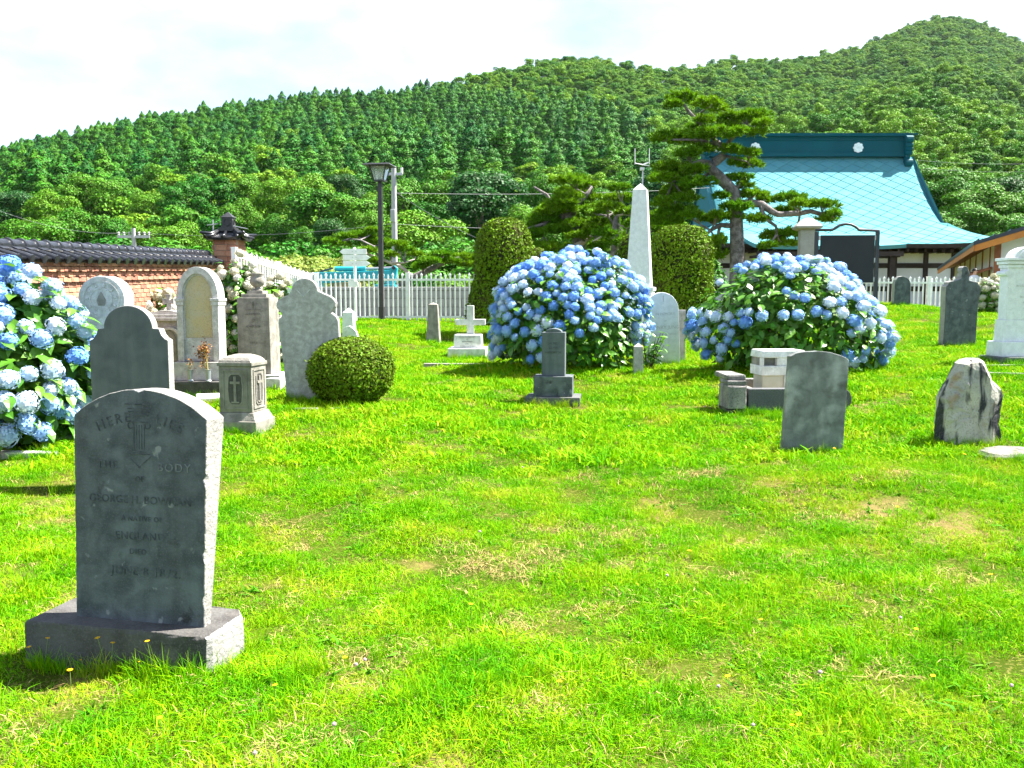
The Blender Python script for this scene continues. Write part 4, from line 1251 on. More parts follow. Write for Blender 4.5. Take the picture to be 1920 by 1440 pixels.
M_beige = mat('stained_grey_stone', (0.28, 0.265, 0.235), 0.9, 0.15, var=(0.17, 0.16, 0.14), var_scale=9, speck=(0.28, 0.26, 0.22), speck_scale=110, speck_amt=0.35, bump=0.6, bump_scale=60,
              stains=((4.0, 0.62, 0.74, (0.06, 0.057, 0.052)),), streak=(0.09, 0.085, 0.075), streak_amt=0.5)
M_scallop = mat('speckled_grey_granite', (0.42, 0.415, 0.40), 0.85, 0.2, var=(0.28, 0.275, 0.26), var_scale=16, speck=(0.17, 0.17, 0.165), speck_scale=110, speck_amt=0.6, bump=0.4, bump_scale=90, streak=(0.22, 0.215, 0.21), streak_amt=0.55)
M_marble = mat('white_marble', (0.74, 0.74, 0.73), 0.7, 0.3, var=(0.55, 0.55, 0.52), var_scale=10, speck=(0.34, 0.34, 0.33), speck_scale=60, speck_amt=0.35, bump=0.3, streak=(0.36, 0.36, 0.34), streak_amt=0.4)
M_obel = mat('obelisk_granite', (0.72, 0.73, 0.75), 0.8, 0.25, var=(0.62, 0.63, 0.65), var_scale=14, speck=(0.48, 0.485, 0.50), speck_scale=110, speck_amt=0.45, bump=0.25, stains=((9.0, 0.74, 0.77, (0.22, 0.20, 0.18)),))
M_boulder = mat('stained_boulder', (0.40, 0.38, 0.32), 0.9, 0.15, var=(0.27, 0.265, 0.245), var_scale=3.5, speck=(0.12, 0.11, 0.10), speck_scale=60, speck_amt=0.4, bump=1.0, bump_scale=22,
                stains=((3.6, 0.56, 0.66, (0.26, 0.17, 0.08)),), streak=(0.022, 0.024, 0.03), streak_amt=0.97, streak_rng=(0.50, 0.56), streak_scale=(6.5, 6.5, 1.6))
M_slabdark = mat('black_stained_kerb', (0.08, 0.083, 0.09), 0.85, 0.2, var=(0.10, 0.10, 0.105), var_scale=4, speck=(0.20, 0.20, 0.20), speck_scale=80, speck_amt=0.3, bump=0.6)
M_letter = mat('dark_cut_letters', (0.046, 0.053, 0.057), 0.9, 0.1, var=(0.095, 0.108, 0.114), var_scale=30)
M_letterpale = mat('pale_cut_letters', (0.18, 0.195, 0.20), 0.9, 0.1, var=(0.10, 0.11, 0.115), var_scale=30)
M_lettersoft = mat('faint_cut_letters', (0.36, 0.36, 0.37), 0.9, 0.1, var=(0.52, 0.52, 0.53), var_scale=30)
M_letterbeige = mat('worn_cut_letters', (0.12, 0.11, 0.095), 0.9, 0.1, var=(0.19, 0.175, 0.15), var_scale=24)

def fine(outline, step):
    """Resample a closed outline so that its edges can be chipped."""
    out = []
    n = len(outline)
    for i in range(n):
        a, b = outline[i], outline[(i + 1) % n]
        d = math.hypot(b[0] - a[0], b[1] - a[1])
        k = max(1, int(d / step))
        for j in range(k):
            t = j / k
            out.append((a[0] + (b[0] - a[0]) * t, a[1] + (b[1] - a[1]) * t))
    return out
def chipped(outline, step, amt, seed, lo=None):
    r_ = random.Random(seed)
    o = fine(outline, step)
    return [(x + r_.uniform(-1, 1) * amt, z + (r_.uniform(-1, 1) * amt if (lo is None or z > lo) else 0)) for x, z in o]
def arc(cx_, cz_, r_, a0, a1, n, rzs=1.0):
    return [(cx_ + r_ * math.cos(R(a0 + (a1 - a0) * i / n)), cz_ + r_ * rzs * math.sin(R(a0 + (a1 - a0) * i / n))) for i in range(n + 1)]
def pxo(pts, px0, row0, s):
    return [((a - px0) * s, (row0 - b) * s) for a, b in pts]
def foot(p, hw, hd, rz=0.0):
    FOOT.append((p[0], p[1], hw, hd, rz))

# ---- near gravestone: leaning slab on a heavy base
p, s = base(232, 1240, 3.80)
rz = R(-13)
near = thing('headstone', 'dark leaning round-topped headstone with worn English inscription on a heavy base', 'gravestone', (p.x, p.y + 0.19, p.z), rz)
foot(near.location, 0.46, 0.20, rz)
bm_ = MB()
ol = [(a * 1.03, b) for a, b in [(-0.455, -0.19), (0.40, -0.19), (0.435, -0.175), (0.45, -0.15), (0.455, 0.10), (0.41, 0.165), (0.30, 0.18), (-0.42, 0.18), (-0.455, 0.15)]]
nb_ = len(ol)
rr_ = random.Random(8)
levels = [(-0.15, 1.0), (0.0, 1.0), (0.10, 1.0), (0.185, 0.995), (0.20, 0.975)]
vs, fs = [], []
olf = fine(ol, 0.05)
for z, k in levels:
    for x, y in olf:
        vs.append((x * k + rr_.uniform(-1, 1) * 0.003, y * (k if k == 1 else k * 0.985) + rr_.uniform(-1, 1) * 0.003, z + rr_.uniform(-1, 1) * 0.003))
nn = len(olf)
for k in range(len(levels) - 1):
    for i in range(nn):
        j = (i + 1) % nn
        fs.append((k * nn + i, k * nn + j, k * nn + nn + j, k * nn + nn + i))
fs.append([(len(levels) - 1) * nn + i for i in range(nn)])
bm_.add(vs, fs); nbase = bm_.build('base', M_slatebase, near, bevel=0.004)
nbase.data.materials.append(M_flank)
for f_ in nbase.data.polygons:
    if f_.normal.x > 0.6: f_.material_index = 1  # sun-facing right side of the base gets the painted brightness
sw, sh, ap = 0.338, 0.935, 1.06
ol = [(-sw + 0.002, -0.02), (sw - 0.018, -0.02), (sw, sh)]
R_ = (sw * sw + (ap - sh) ** 2) / (2 * (ap - sh))
half_a = math.asin(sw / R_)
for k in range(1, 24):
    a = half_a * (1 - 2 * k / 24)
    ol.append((R_ * math.sin(a), ap - R_ + R_ * math.cos(a)))
ol.append((-sw, sh))
olf = chipped(ol, 0.022, 0.0016, 3, lo=0.05); olb = fine(ol, 0.022)
# chips out of the right edge and the crown
olf = [(x - 0.016 * max(0, 1 - abs(z - 0.665) / 0.022) * (x > 0.28), z) for x, z in olf]
olf = [(x - 0.013 * max(0, 1 - abs(z - 0.335) / 0.03) * (x > 0.27), z) for x, z in olf]
olf = [(x - 0.010 * max(0, 1 - abs(z - 0.13) / 0.03) * (x > 0.27), z) for x, z in olf]
olf = [(x, z - 0.013 * max(0, 1 - abs(x - 0.0) / 0.02) * (z > 0.9)) for x, z in olf]
m = MB(); n_ = len(olf)
vs = [(x, 0.0, z) for x, z in olf] + [(x, 0.02, z) for x, z in olb] + [(x, 0.055 + 0.085 * min(1, max(0, z) / 0.9), z) for x, z in olb]
fs = [list(range(n_)), list(range(3 * n_ - 1, 2 * n_ - 1, -1))] + [(i, i + n_, (i + 1) % n_ + n_, (i + 1) % n_) for i in range(n_)] + [(n_ + i, 2 * n_ + i, 2 * n_ + (i + 1) % n_, n_ + (i + 1) % n_) for i in range(n_)]
m.add(vs, fs)
slab_o = m.build('slab', M_slate, near, bevel=0.003, seg=1)
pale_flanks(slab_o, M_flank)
slab_o.location = (0.062, -0.085, 0.195); slab_o.rotation_euler = (R(-3.0), 0, R(0))
def eng(body, size, x, z, mtl=M_letter, curve_r=None, sp=1.12, rot=0.0):
    o = text_part(body, size, mtl, slab_o, x, -0.0018, z, space=sp, curve_r=curve_r, extrude=0.0012)
    o.rotation_euler = (R(90), rot, 0)
    return o
eng('HERE    LIES', 0.064, 0.0, 0.935, curve_r=0.46, sp=1.35)
eng('THE', 0.048, -0.165, 0.715, sp=1.35); eng('BODY', 0.054, 0.175, 0.712, M_letterpale, sp=1.25); eng('OF', 0.036, 0.0, 0.655)
eng('GEORGE H. BOWMAN', 0.050, 0.0, 0.560, sp=1.05)
eng('A NATIVE OF', 0.032, 0.01, 0.475); eng('ENGLAND', 0.050, 0.0, 0.395); eng('DIED', 0.036, -0.01, 0.325); eng('JUNE 8 1872.', 0.056, 0.03, 0.235, sp=1.15)
col_ = MB()
for (x0, x1, z0, z1) in [(-0.075, 0.075, 0.945, 0.950), (-0.060, 0.060, 0.926, 0.930), (-0.055, 0.055, 0.912, 0.916), (-0.050, 0.050, 0.898, 0.902), (-0.042, 0.042, 0.866, 0.870),
                         (-0.028, -0.025, 0.74, 0.86), (0.025, 0.028, 0.74, 0.86), (-0.014, -0.0115, 0.745, 0.855), (-0.001, 0.0015, 0.745, 0.855), (0.012, 0.0145, 0.745, 0.855), (-0.035, 0.035, 0.732, 0.736), (-0.055, 0.055, 0.722, 0.726)]:
    col_.box(x0, x1, -0.0022, 0.002, z0, z1)
for sx in (-1, 1):
    col_.ring([(sx * 0.043 + 0.016 * math.cos(k * 0.5236), 0.852 + 0.016 * math.sin(k * 0.5236)) for k in range(12)], [(sx * 0.043 + 0.011 * math.cos(k * 0.5236), 0.852 + 0.011 * math.sin(k * 0.5236)) for k in range(12)], -0.0022, 0.002)
    col_.box(-0.045, 0.045, -0.0022, 0.002, -0.002, 0.002, Matrix.Translation((0.03 * sx, 0, 0.69)) @ Matrix.Rotation(R(-40 * sx), 4, 'Y'))
col_.build('carved_column', M_letter, slab_o).location = (0, 0, 0.045)

# ---- dark blue-grey shouldered stone
p, s = base(252, 905, 7.0)
row0 = 905
pts = [(179, 905), (325, 905), (325, 636), (319, 633), (313, 626), (309, 615), (297, 614)] + [(252 + 45.5 * math.cos(R(a)), 615 - 42 * math.sin(R(a))) for a in range(6, 175, 9)] + [(207, 614), (196, 615), (192, 625), (186, 633), (179, 637)]
o = thing('headstone', 'smooth dark blue-grey headstone with stepped round shoulders', 'gravestone', p, R(1))
s2 = mpp(252, 700, 7.0)
zt = W(252, 573, 7.0).z - p.z
k_ = zt / ((905 - 573) * s2)
ol = [(x, z * k_) for x, z in pxo(pts, 252, 905, s2)]
ol = [(x, z if z > 0.01 else -0.25) for x, z in ol]
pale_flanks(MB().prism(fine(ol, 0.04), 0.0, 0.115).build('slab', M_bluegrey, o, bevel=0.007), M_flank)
foot((p.x, p.y + 0.06), 0.31, 0.06)

def px_stone(name, label, mtl, pts, px0, row0, Y, thick, rz=0.0, bevel=0.008, chip=0.0, step=0.03, seed=1, extra=None, lean=(0, 0), bury=0.2):
    p, s = base(px0, row0, Y)
    o = thing('headstone' if name is None else name, label, 'gravestone', p, rz)
    def conv(a, b):
        q_ = W(a, b, Y)
        return ((a - px0) * mpp(px0, b, Y), q_.z - p.z)
    ol = [conv(a, b) for a, b in pts]
    lo = min(z for x, z in ol)
    ol = [(x, z if z > lo + 0.03 else lo - bury) for x, z in ol]
    ol = chipped(ol, step, chip, seed) if chip > 0 else fine(ol, step)
    so = MB().prism(ol, 0.0, thick).build('slab', mtl, o, bevel=bevel)
    so.rotation_euler = (R(lean[0]), R(lean[1]), 0)
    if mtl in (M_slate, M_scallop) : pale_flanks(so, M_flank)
    xs_ = [x for x, z in ol]
    foot((p.x, p.y + thick / 2), (max(xs_) - min(xs_)) / 2, thick / 2, rz)
    return o, so, conv, s

# ---- round-headed pale stone
pts = [(146, 745), (232, 745), (232, 600)] + [(198 + 43 * math.cos(R(a)), 561 - 44 * math.sin(R(a))) for a in range(-25, 206, 10)] + [(160, 586), (154, 590), (149, 597), (146, 606)]
o, so, conv, s = px_stone('headstone', 'pale granite headstone with thick disc-shaped head beside the blue hydrangea', M_pale, pts, 190, 745, 9.7, 0.28, R(2), bevel=0.012, chip=0.002)
cx0, cz0 = conv(198, 561)
for r_out, r_in in ((0.20, 0.185), (0.125, 0.112)):
    MB().ring([(cx0 + r_out * math.cos(R(a)), cz0 + r_out * math.sin(R(a))) for a in range(0, 360, 12)], [(cx0 + r_in * math.cos(R(a)), cz0 + r_in * math.sin(R(a))) for a in range(0, 360, 12)], -0.010, 0.01).build('carved_ring', M_pale, so)
MB().prism([(cx0 + 0.0, cz0 + 0.085), (cx0 - 0.05, cz0 - 0.01), (cx0 - 0.035, cz0 - 0.07), (cx0 + 0.035, cz0 - 0.07), (cx0 + 0.05, cz0 - 0.01)], -0.012, 0.01).build('carved_emblem', M_beige, so, bevel=0.006)
for k in range(10):
    a = R(-60 + k * 34)
    MB().box(-0.02, 0.02, -0.012, 0.01, -0.014, 0.014, Matrix.Translation((cx0 + 0.155 * math.cos(a), 0, cz0 + 0.155 * math.sin(a))) @ Matrix.Rotation(-a, 4, 'Y')).build('carved_leaf', M_pale, so, bevel=0.005)

# ---- tall gothic-arched monument with ochre panel
Yd = 12.0
p, s = base(376, 748, Yd)
mo = thing('arched_monument', 'white gothic-arched monument with recessed ochre lichen panel', 'monument', p, R(1))
def cv(a, b): return ((a - 376) * mpp(376, b, Yd), W(376, b, Yd).z - p.z)
def gothic(hw_px, spring, apex, foot_row, cxp=376, n=10):
    x1, zs = cv(cxp + hw_px, spring); zt_ = cv(cxp, apex)[1]; zb_ = cv(cxp, foot_row)[1]
    hw = x1 - cv(cxp, spring)[0]; cxm = cv(cxp, spring)[0]
    h = zt_ - zs
    pts = [(cxm - hw, zb_), (cxm + hw, zb_)]
    for i in range(n + 1):
        t = i / n
        pts.append((cxm + hw * (math.cos(t * math.pi / 2) * 0.93 + 0.07 * (1 - t)), zs + h * math.sin(t * math.pi / 2) ** 0.95))
    for i in range(n - 1, -1, -1):
        t = i / n
        pts.append((cxm - hw * (math.cos(t * math.pi / 2) * 0.93 + 0.07 * (1 - t)), zs + h * math.sin(t * math.pi / 2) ** 0.95))
    return pts
outer = gothic(39, 557, 500, 678); mid = gothic(28.5, 556, 513, 678); inner = gothic(25.5, 556, 516.5, 634)
MB().prism(outer, 0.06, 0.30).build('slab', M_pale, mo, bevel=0.006)
MB().ring(outer, mid, 0.0, 0.0595).build('arch_moulding', M_pale, mo, bevel=0.005)
MB().ring(mid, gothic(25.6, 556, 516.5, 634), 0.035, 0.0595).build('inner_moulding', M_pale, mo)
MB().prism(inner, 0.05, 0.0585).build('panel', M_lichen, mo)
for sx in (-1, 1):
    xa, za = cv(376 + sx * 33, 560); _, zb_ = cv(376, 570)
    MB().box(xa - 0.062, xa + 0.062, -0.028, 0.33, za - 0.035, za + 0.005).box(xa - 0.053, xa + 0.053, -0.018, 0.32, zb_ - 0.02, za - 0.0355).build('capital', M_pale, mo, bevel=0.006)
    z1 = cv(376, 570)[1] - 0.021; z0 = cv(376, 678)[1] + 0.002
    MB().box(xa - 0.042, xa + 0.042, -0.010, -0.0005, z0, z1).build('pilaster', M_pale, mo, bevel=0.004)
x0, z1 = cv(334, 680); x1, _ = cv(418, 680); z0 = cv(376, 713)[1]
MB().box(x0 - 0.02, x1 + 0.05, -0.07, 0.36, z0, cv(376, 679)[1] + 0.003).build('plinth', M_pale, mo, bevel=0.008)
MB().box(x0 - 0.10, x1 + 0.14, -0.22, 0.45, -0.2, z0 - 0.002).build('base', M_slatebase, mo, bevel=0.012)
foot((p.x, p.y + 0.12), 0.45, 0.35)
# two metal vases on its base with withered flowers
M_vase = mat('dull_metal_vase', (0.30, 0.33, 0.36), 0.4, 0.4, metal=0.5)
M_dry = mat('withered_brown', (0.34, 0.17, 0.06), 0.9, 0.1, var=(0.22, 0.10, 0.04), var_scale=30, per_island=0.5)
M_stem = mat('dry_stem', (0.30, 0.24, 0.08), 0.9, 0.1)
for i, (px_, big) in enumerate(((357, False), (391, True))):
    q_ = W(px_, 712, 11.82)
    zb_ = p.z + z0 - 0.002
    v = thing('grave_vase', ('grey metal vase holding a tall bunch of withered brown flowers' if big else 'grey metal vase holding a few thin dead stalks'), 'vase', (q_.x, 11.82, zb_))
    MB().lathe([(0.035, 0.0), (0.042, 0.01), (0.03, 0.03), (0.036, 0.15), (0.042, 0.16), (0.030, 0.155)], 14).build('vase', M_vase, v, smooth=False)
    r_ = random.Random(i + 5)
    st = MB()
    fl_v, fl_f = [], []
    P_ = []
    for k in range(9 if big else 4):
        tip = Vector((r_.uniform(-0.16, -0.02) if big else r_.uniform(-0.06, 0.03), r_.uniform(-0.05, 0.05), r_.uniform(0.26, 0.50) if big else r_.uniform(0.2, 0.33)))
        st.tube([(0, 0, 0.1), (tip.x * 0.4, tip.y * 0.4, tip.z * 0.6), tip], [0.004, 0.003, 0.002], 5)
        for _ in range(26 if big else 5):
            P_.append((tip.x + r_.gauss(0, 0.022), tip.y + r_.gauss(0, 0.02), tip.z + r_.gauss(-0.02, 0.045)))
    st.build('stems', M_stem, v)
    P_ = np.array(P_)
    rg_ = np.random.default_rng(i)
    V, Fq = kites(P_, unit(rg_, len(P_)), np.full(len(P_), 0.035), np.full(len(P_), 0.024), rg_, curl=0.2)
    obj('dead_flowers', fast_mesh('dead_flowers', V, Fq), M_dry, v)

# ---- low arched tomb with small cross, behind the gothic monument
p, s = base(313, 690, 14.2)
lt = thing('low_tomb', 'low gabled tomb with arched niche and small cross behind the gothic monument', 'tomb', p, R(2))
zT = W(313, 590, 14.2).z - p.z
MB().box(-0.34, 0.34, 0.02, 0.42, -0.2, zT - 0.10).build('body', M_scallop, lt, bevel=0.008)
MB().box(-0.38, 0.38, -0.03, 0.46, zT - 0.099, zT - 0.05).box(-0.36, 0.36, -0.01, 0.44, zT - 0.0495, zT).build('cornice', M_pale, lt, bevel=0.006)
MB().prism([(-0.34, zT + 0.001), (0.34, zT + 0.001), (0.08, zT + 0.07), (-0.08, zT + 0.07)], 0.03, 0.40).build('gable', M_pale, lt, bevel=0.006)
aro = [(-0.20, zT - 0.75)] + [(-0.20 * math.cos(R(a)), zT - 0.42 + 0.22 * math.sin(R(a))) for a in range(0, 181, 15)] + [(0.20, zT - 0.75)]
ari = [(-0.16, zT - 0.75)] + [(-0.16 * math.cos(R(a)), zT - 0.42 + 0.18 * math.sin(R(a))) for a in range(0, 181, 15)] + [(0.16, zT - 0.75)]
MB().ring(aro, ari, -0.02, 0.019).build('niche_moulding', M_pale, lt)
MB().prism(ari[::-1], 0.005, 0.0185).build('niche', M_beige, lt)
cr = MB()
zc0 = zT + 0.071
cz1 = W(328, 552, 14.2).z - p.z
mid_z = zc0 + (cz1 - zc0) * 0.55
cr.prism([(-0.035, zc0), (0.035, zc0), (0.02, mid_z - 0.02), (0.09, mid_z - 0.05), (0.09, mid_z + 0.05), (0.02, mid_z + 0.02), (0.045, cz1), (-0.045, cz1), (-0.02, mid_z + 0.02), (-0.09, mid_z + 0.05), (-0.09, mid_z - 0.05), (-0.02, mid_z - 0.02)], 0.16, 0.24)
cr.build('cross', M_scallop, lt, bevel=0.004)
cr_o = lt.children[-1]; cr_o.location.x = 0.06
foot((p.x, p.y + 0.2), 0.38, 0.24)

# ---- pedestal with urn
Yp = 13.0
p, s = base(478, 722, Yp)
pu = thing('urn_monument', 'weathered brown-grey pedestal monument topped with a stone urn', 'monument', p, R(-3))
def cv(a, b): return ((a - 478) * mpp(478, b, Yp), W(478, b, Yp).z - p.z)
zt = cv(478, 558)[1]; zb_ = cv(478, 702)[1]
hw = 31.5 * s
MB().add([(-hw, 0, zb_), (hw, 0, zb_), (hw, 0.46, zb_), (-hw, 0.46, zb_), (-hw + 0.01, 0.01, zt), (hw - 0.01, 0.01, zt), (hw - 0.01, 0.45, zt), (-hw + 0.01, 0.45, zt)], BOX).build('pedestal', M_beige, pu, bevel=0.01)
z1, z2 = cv(478, 551)[1], cv(478, 545)[1]
MB().box(-hw + 0.06, hw - 0.06, 0.05, 0.41, zt + 0.001, z1).box(-hw + 0.13, hw - 0.13, 0.10, 0.36, z1 + 0.0005, z2).build('steps', M_beige, pu, bevel=0.008)
u0, u1 = z2, cv(478, 511)[1]; hgt = u1 - u0
MB().lathe([(0.075, u0), (0.075, u0 + 0.05 * hgt), (0.04, u0 + 0.14 * hgt), (0.045, u0 + 0.2 * hgt), (0.085, u0 + 0.30 * hgt), (0.108, u0 + 0.45 * hgt), (0.108, u0 + 0.6 * hgt), (0.085, u0 + 0.75 * hgt), (0.078, u0 + 0.82 * hgt), (0.098, u0 + 0.93 * hgt), (0.098, u0 + hgt), (0.06, u0 + 0.96 * hgt)], 24, Matrix.Translation((0.0, 0.23, 0))).build('urn', M_beige, pu, smooth=True)
MB().box(-hw - 0.09, hw + 0.16, -0.12, 0.58, -0.2, zb_ - 0.001).build('base', M_scallop, pu, bevel=0.015)
foot((p.x, p.y + 0.2), 0.38, 0.38)
text_part('IN MEMORY', 0.042, M_letterbeige, pu, 0, -0.0005, zt - 0.24, name='inscription'); text_part('OF', 0.035, M_letterbeige, pu, 0, -0.001, zt - 0.32); text_part('CAPTAIN', 0.05, M_letterbeige, pu, 0, -0.0005, zt - 0.42)
text_part('1 8 6 5', 0.04, M_letterbeige, pu, 0, -0.0005, zt - 0.66)
MB().box(-0.008, 0.008, -0.002, 0.012, zt - 0.16, zt - 0.06).box(-0.12, 0.12, -0.002, 0.012, zt - 0.181, zt - 0.172).build('carved_line', M_letterbeige, pu)
bk = W(518, 724, 12.6)
o = thing('stone_block', 'small pale stone block lying beside the urn monument', 'stone', (bk.x, 12.6, G(bk.x, 12.6)), R(-18))
MB().box(-0.13, 0.13, -0.1, 0.1, -0.1, 0.15, taper=0.012).build('block', M_pale, o, bevel=0.012)

# ---- small carved square pedestal
Yp = 8.7
p, s = base(448, 812, Yp)
sp_ = thing('carved_pedestal', 'small square carved stone pedestal with domed top and framed panels', 'monument', (p.x, p.y + 0.17, p.z), R(-9))
def cvz(b): return W(448, b, Yp).z - p.z
zb_, zp, zbt, zct, zdome = cvz(789), cvz(774), cvz(687), cvz(680), cvz(667)
hb = 0.172
MB().box(-0.235, 0.235, -0.225, 0.225, -0.2, zb_).build('base', M_beige, sp_, bevel=0.012)
MB().box(-0.222, 0.222, -0.21, 0.21, zb_ + 0.0005, zp, taper=0.035).build('plinth', M_beige, sp_, bevel=0.006)
MB().box(-hb, hb, -hb + 0.008, hb, zp + 0.0005, zbt).build('body', M_beige, sp_, bevel=0.008)
MB().box(-hb - 0.012, hb + 0.012, -hb - 0.004, hb + 0.012, zbt + 0.0005, zct).build('cornice', M_beige, sp_, bevel=0.006)
dm = MB(); lv = [(hb - 0.002, zct + 0.0005), (hb - 0.01, zct + 0.02), (hb - 0.035, zct + 0.045), (hb - 0.075, zdome - 0.004), (0.075, zdome), (0.07, zdome + 0.006)]
vs, fs = [], []
for r_, z in lv: vs += [(-r_, -r_, z), (r_, -r_, z), (r_, r_, z), (-r_, r_, z)]
for k in range(len(lv) - 1):
    for i in range(4): fs.append((k * 4 + i, k * 4 + (i + 1) % 4, k * 4 + 4 + (i + 1) % 4, k * 4 + 4 + i))
fs.append((20, 21, 22, 23)); dm.add(vs, fs); dm.build('domed_cap', M_beige, sp_, bevel=0.006)
zmid = (zp + zbt) / 2; hh = (zbt - zp) / 2
for side, nm in ((0, 'panel'), (1, 'panel')):
    M = Matrix.Rotation(side * math.pi / 2, 4, 'Z')
    rect = lambda w, h: [(-w, zmid - h), (w, zmid - h), (w, zmid + h), (-w, zmid + h)]
    yf = -hb + 0.0075 if side == 0 else -hb - 0.0005
    po = MB().ring(rect(0.128, hh - 0.035), rect(0.116, hh - 0.047), yf - 0.008, yf + 0.003, M).build(nm, M_beige, sp_)
    c8 = [(-0.075, zmid - 0.13), (-0.045, zmid - 0.16), (0.045, zmid - 0.16), (0.075, zmid - 0.13), (0.085, zmid), (0.075, zmid + 0.13), (0.045, zmid + 0.16), (-0.045, zmid + 0.16), (-0.075, zmid + 0.13), (-0.085, zmid)]
    MB().ring(c8, [(x * 0.86, zmid + (z - zmid) * 0.92) for x, z in c8], yf - 0.006, yf + 0.003, M).build('quatrefoil', M_beige, po)
    MB().prism([(x * 0.85, zmid + (z - zmid) * 0.91) for x, z in c8], yf - 0.002, yf + 0.003, M).build('sunk_field', M_slatebase, po)
    MB().box(-0.013, 0.013, yf - 0.012, yf + 0.001, zmid - 0.12, zmid + 0.13, M).box(-0.05, 0.05, yf - 0.0115, yf + 0.001, zmid + 0.055, zmid + 0.08, M).box(-0.04, 0.04, yf - 0.011, yf + 0.001, zmid - 0.135, zmid - 0.1205, M).build('carved_cross', M_beige, po)
foot((p.x, p.y + 0.17), 0.23, 0.22)

# ---- scalloped grey stone
zo = [(95, 1288), (610, 1288), (615, 900), (606, 660), (600, 520), (585, 485), (560, 462), (532, 442), (552, 415), (575, 385), (582, 350), (570, 325), (548, 300), (520, 282), (480, 265), (435, 245), (412, 230), (405, 200), (388, 165), (365, 140), (335, 122), (300, 112), (265, 112), (235, 122), (205, 140), (180, 165), (165, 195), (158, 225), (148, 248), (125, 272), (90, 288), (55, 302), (28, 325), (12, 355), (10, 380), (20, 405), (42, 428), (58, 450), (62, 470), (48, 492), (30, 510), (26, 540), (40, 700), (62, 900), (80, 1100)]
pts = [(520 + a / 5.14, 500 + b / 5.14) for a, b in zo]
o, so, conv, s = px_stone('headstone', 'tall speckled grey headstone with scalloped top beside the round clipped bush', M_scallop, pts, 582, 750, 10.5, 0.14, R(1), bevel=0.01, step=0.05)
a0, a1, a2 = conv(561, 544), conv(573, 556), conv(586, 543)
MB().tube([(a0[0], -0.001, a0[1]), (a1[0], -0.001, a1[1]), (a2[0], -0.001, a2[1])], 0.006, 5).build('carved_chevron', M_lettersoft, so)

# ---- little pointed obelisk and arched stone behind it
def obelisk(label, px0, row_b, Y, w_b, w_t, row_t, row_tip, mtl, rz, depth=None, name='obelisk', cat='obelisk', parts=True):
    p, s = base(px0, row_b, Y)
    o = thing(name, label, cat, p, rz)
    zt = W(px0, row_t, Y).z - p.z; zp_ = W(px0, row_tip, Y).z - p.z
    hb_, ht = w_b * s / 2, w_t * s / 2
    MB().add([(-hb_, -hb_, -0.15), (hb_, -hb_, -0.15), (hb_, hb_, -0.15), (-hb_, hb_, -0.15), (-ht, -ht, zt), (ht, -ht, zt), (ht, ht, zt), (-ht, ht, zt)], BOX).build('shaft', mtl, o, bevel=0.006)
    MB().add([(-ht, -ht, zt + 0.0005), (ht, -ht, zt + 0.0005), (ht, ht, zt + 0.0005), (-ht, ht, zt + 0.0005), (0, 0, zp_)], [(3, 2, 1, 0), (0, 1, 4), (1, 2, 4), (2, 3, 4), (3, 0, 4)]).build('tip', mtl, o, bevel=0.003)
    foot(p, hb_, hb_, rz)
    return o, p, s
obelisk('little pointed white obelisk behind the scalloped headstone', 655, 634, 17.2, 23, 19, 586, 577, M_obel, R(-4))
pts = [(642, 640), (671, 640), (671, 632), (668, 622), (662, 615), (655, 611), (648, 613), (642, 618)]
px_stone('headstone', 'small arched white stone peeping out behind the round clipped bush', M_marble, pts, 656, 640, 16.2, 0.16, R(2))
obelisk('short tapering grey obelisk standing alone in front of the white fence', 813, 645, 18.2, 27, 17, 571, 567, M_beige, R(-3))
p, s = base(813, 645, 18.2)

# ---- white cross on stepped pedestal
Yp = 15.5
p, s = base(877, 674, Yp)
crs = thing('cross_monument', 'white stone cross on a two-step pedestal beside the blue hydrangea', 'monument', p, R(-2))
def cv(a, b): return ((a - 877) * mpp(877, b, Yp), W(877, b, Yp).z - p.z)
x0, z0 = cv(840, 653); x1, _ = cv(911, 653)
MB().box(x0, x1, -0.08, 0.56, -0.2, z0).build('base', M_marble, crs, bevel=0.012)
x0, z1 = cv(850, 628); x1, _ = cv(903, 628)
MB().box(x0, x1, 0.02, 0.44, z0 + 0.0005, z1, taper=0.01).build('pedestal', M_marble, crs, bevel=0.01)
xa, zt = cv(874, 573); xb, _ = cv(887, 573); xl, zau = cv(852, 599); xr, zal = cv(909, 610)
m = MB().prism([(xa, z1 - 0.002), (xb, z1 - 0.002), (xb, zal), (xr, zal), (xr, zau), (xb, zau), (xb, zt), (xa, zt), (xa, zau), (xl, zau), (xl, zal), (xa, zal)], 0.17, 0.30)
m.build('cross', M_marble, crs, bevel=0.008)
M_ltr = mat('black_letters', (0.10, 0.10, 0.10), 0.8, 0.2)
for k, (t_, sz) in enumerate((('IN LOVING MEMORY', 0.030), ('OF', 0.026), ('ALEXANDER', 0.032), ('DIED', 0.026), ('AT HAKODATE 1890', 0.028))):
    text_part(t_, sz, M_ltr, crs, (cv(876, 630)[0]), 0.022 + 0.01 * 0.15 * k * 0, z1 - 0.04 - k * 0.04)
foot((p.x, p.y + 0.24), 0.36, 0.34)
kb, s = base(860, 690, 13.9)
o = thing('grave_kerb', 'narrow stone kerb lying in the grass before the white cross', 'kerb', kb, R(-1))
MB().box(-0.55, 0.45, -0.05, 0.05, -0.1, 0.035).build('kerb', M_beige, o, bevel=0.01)

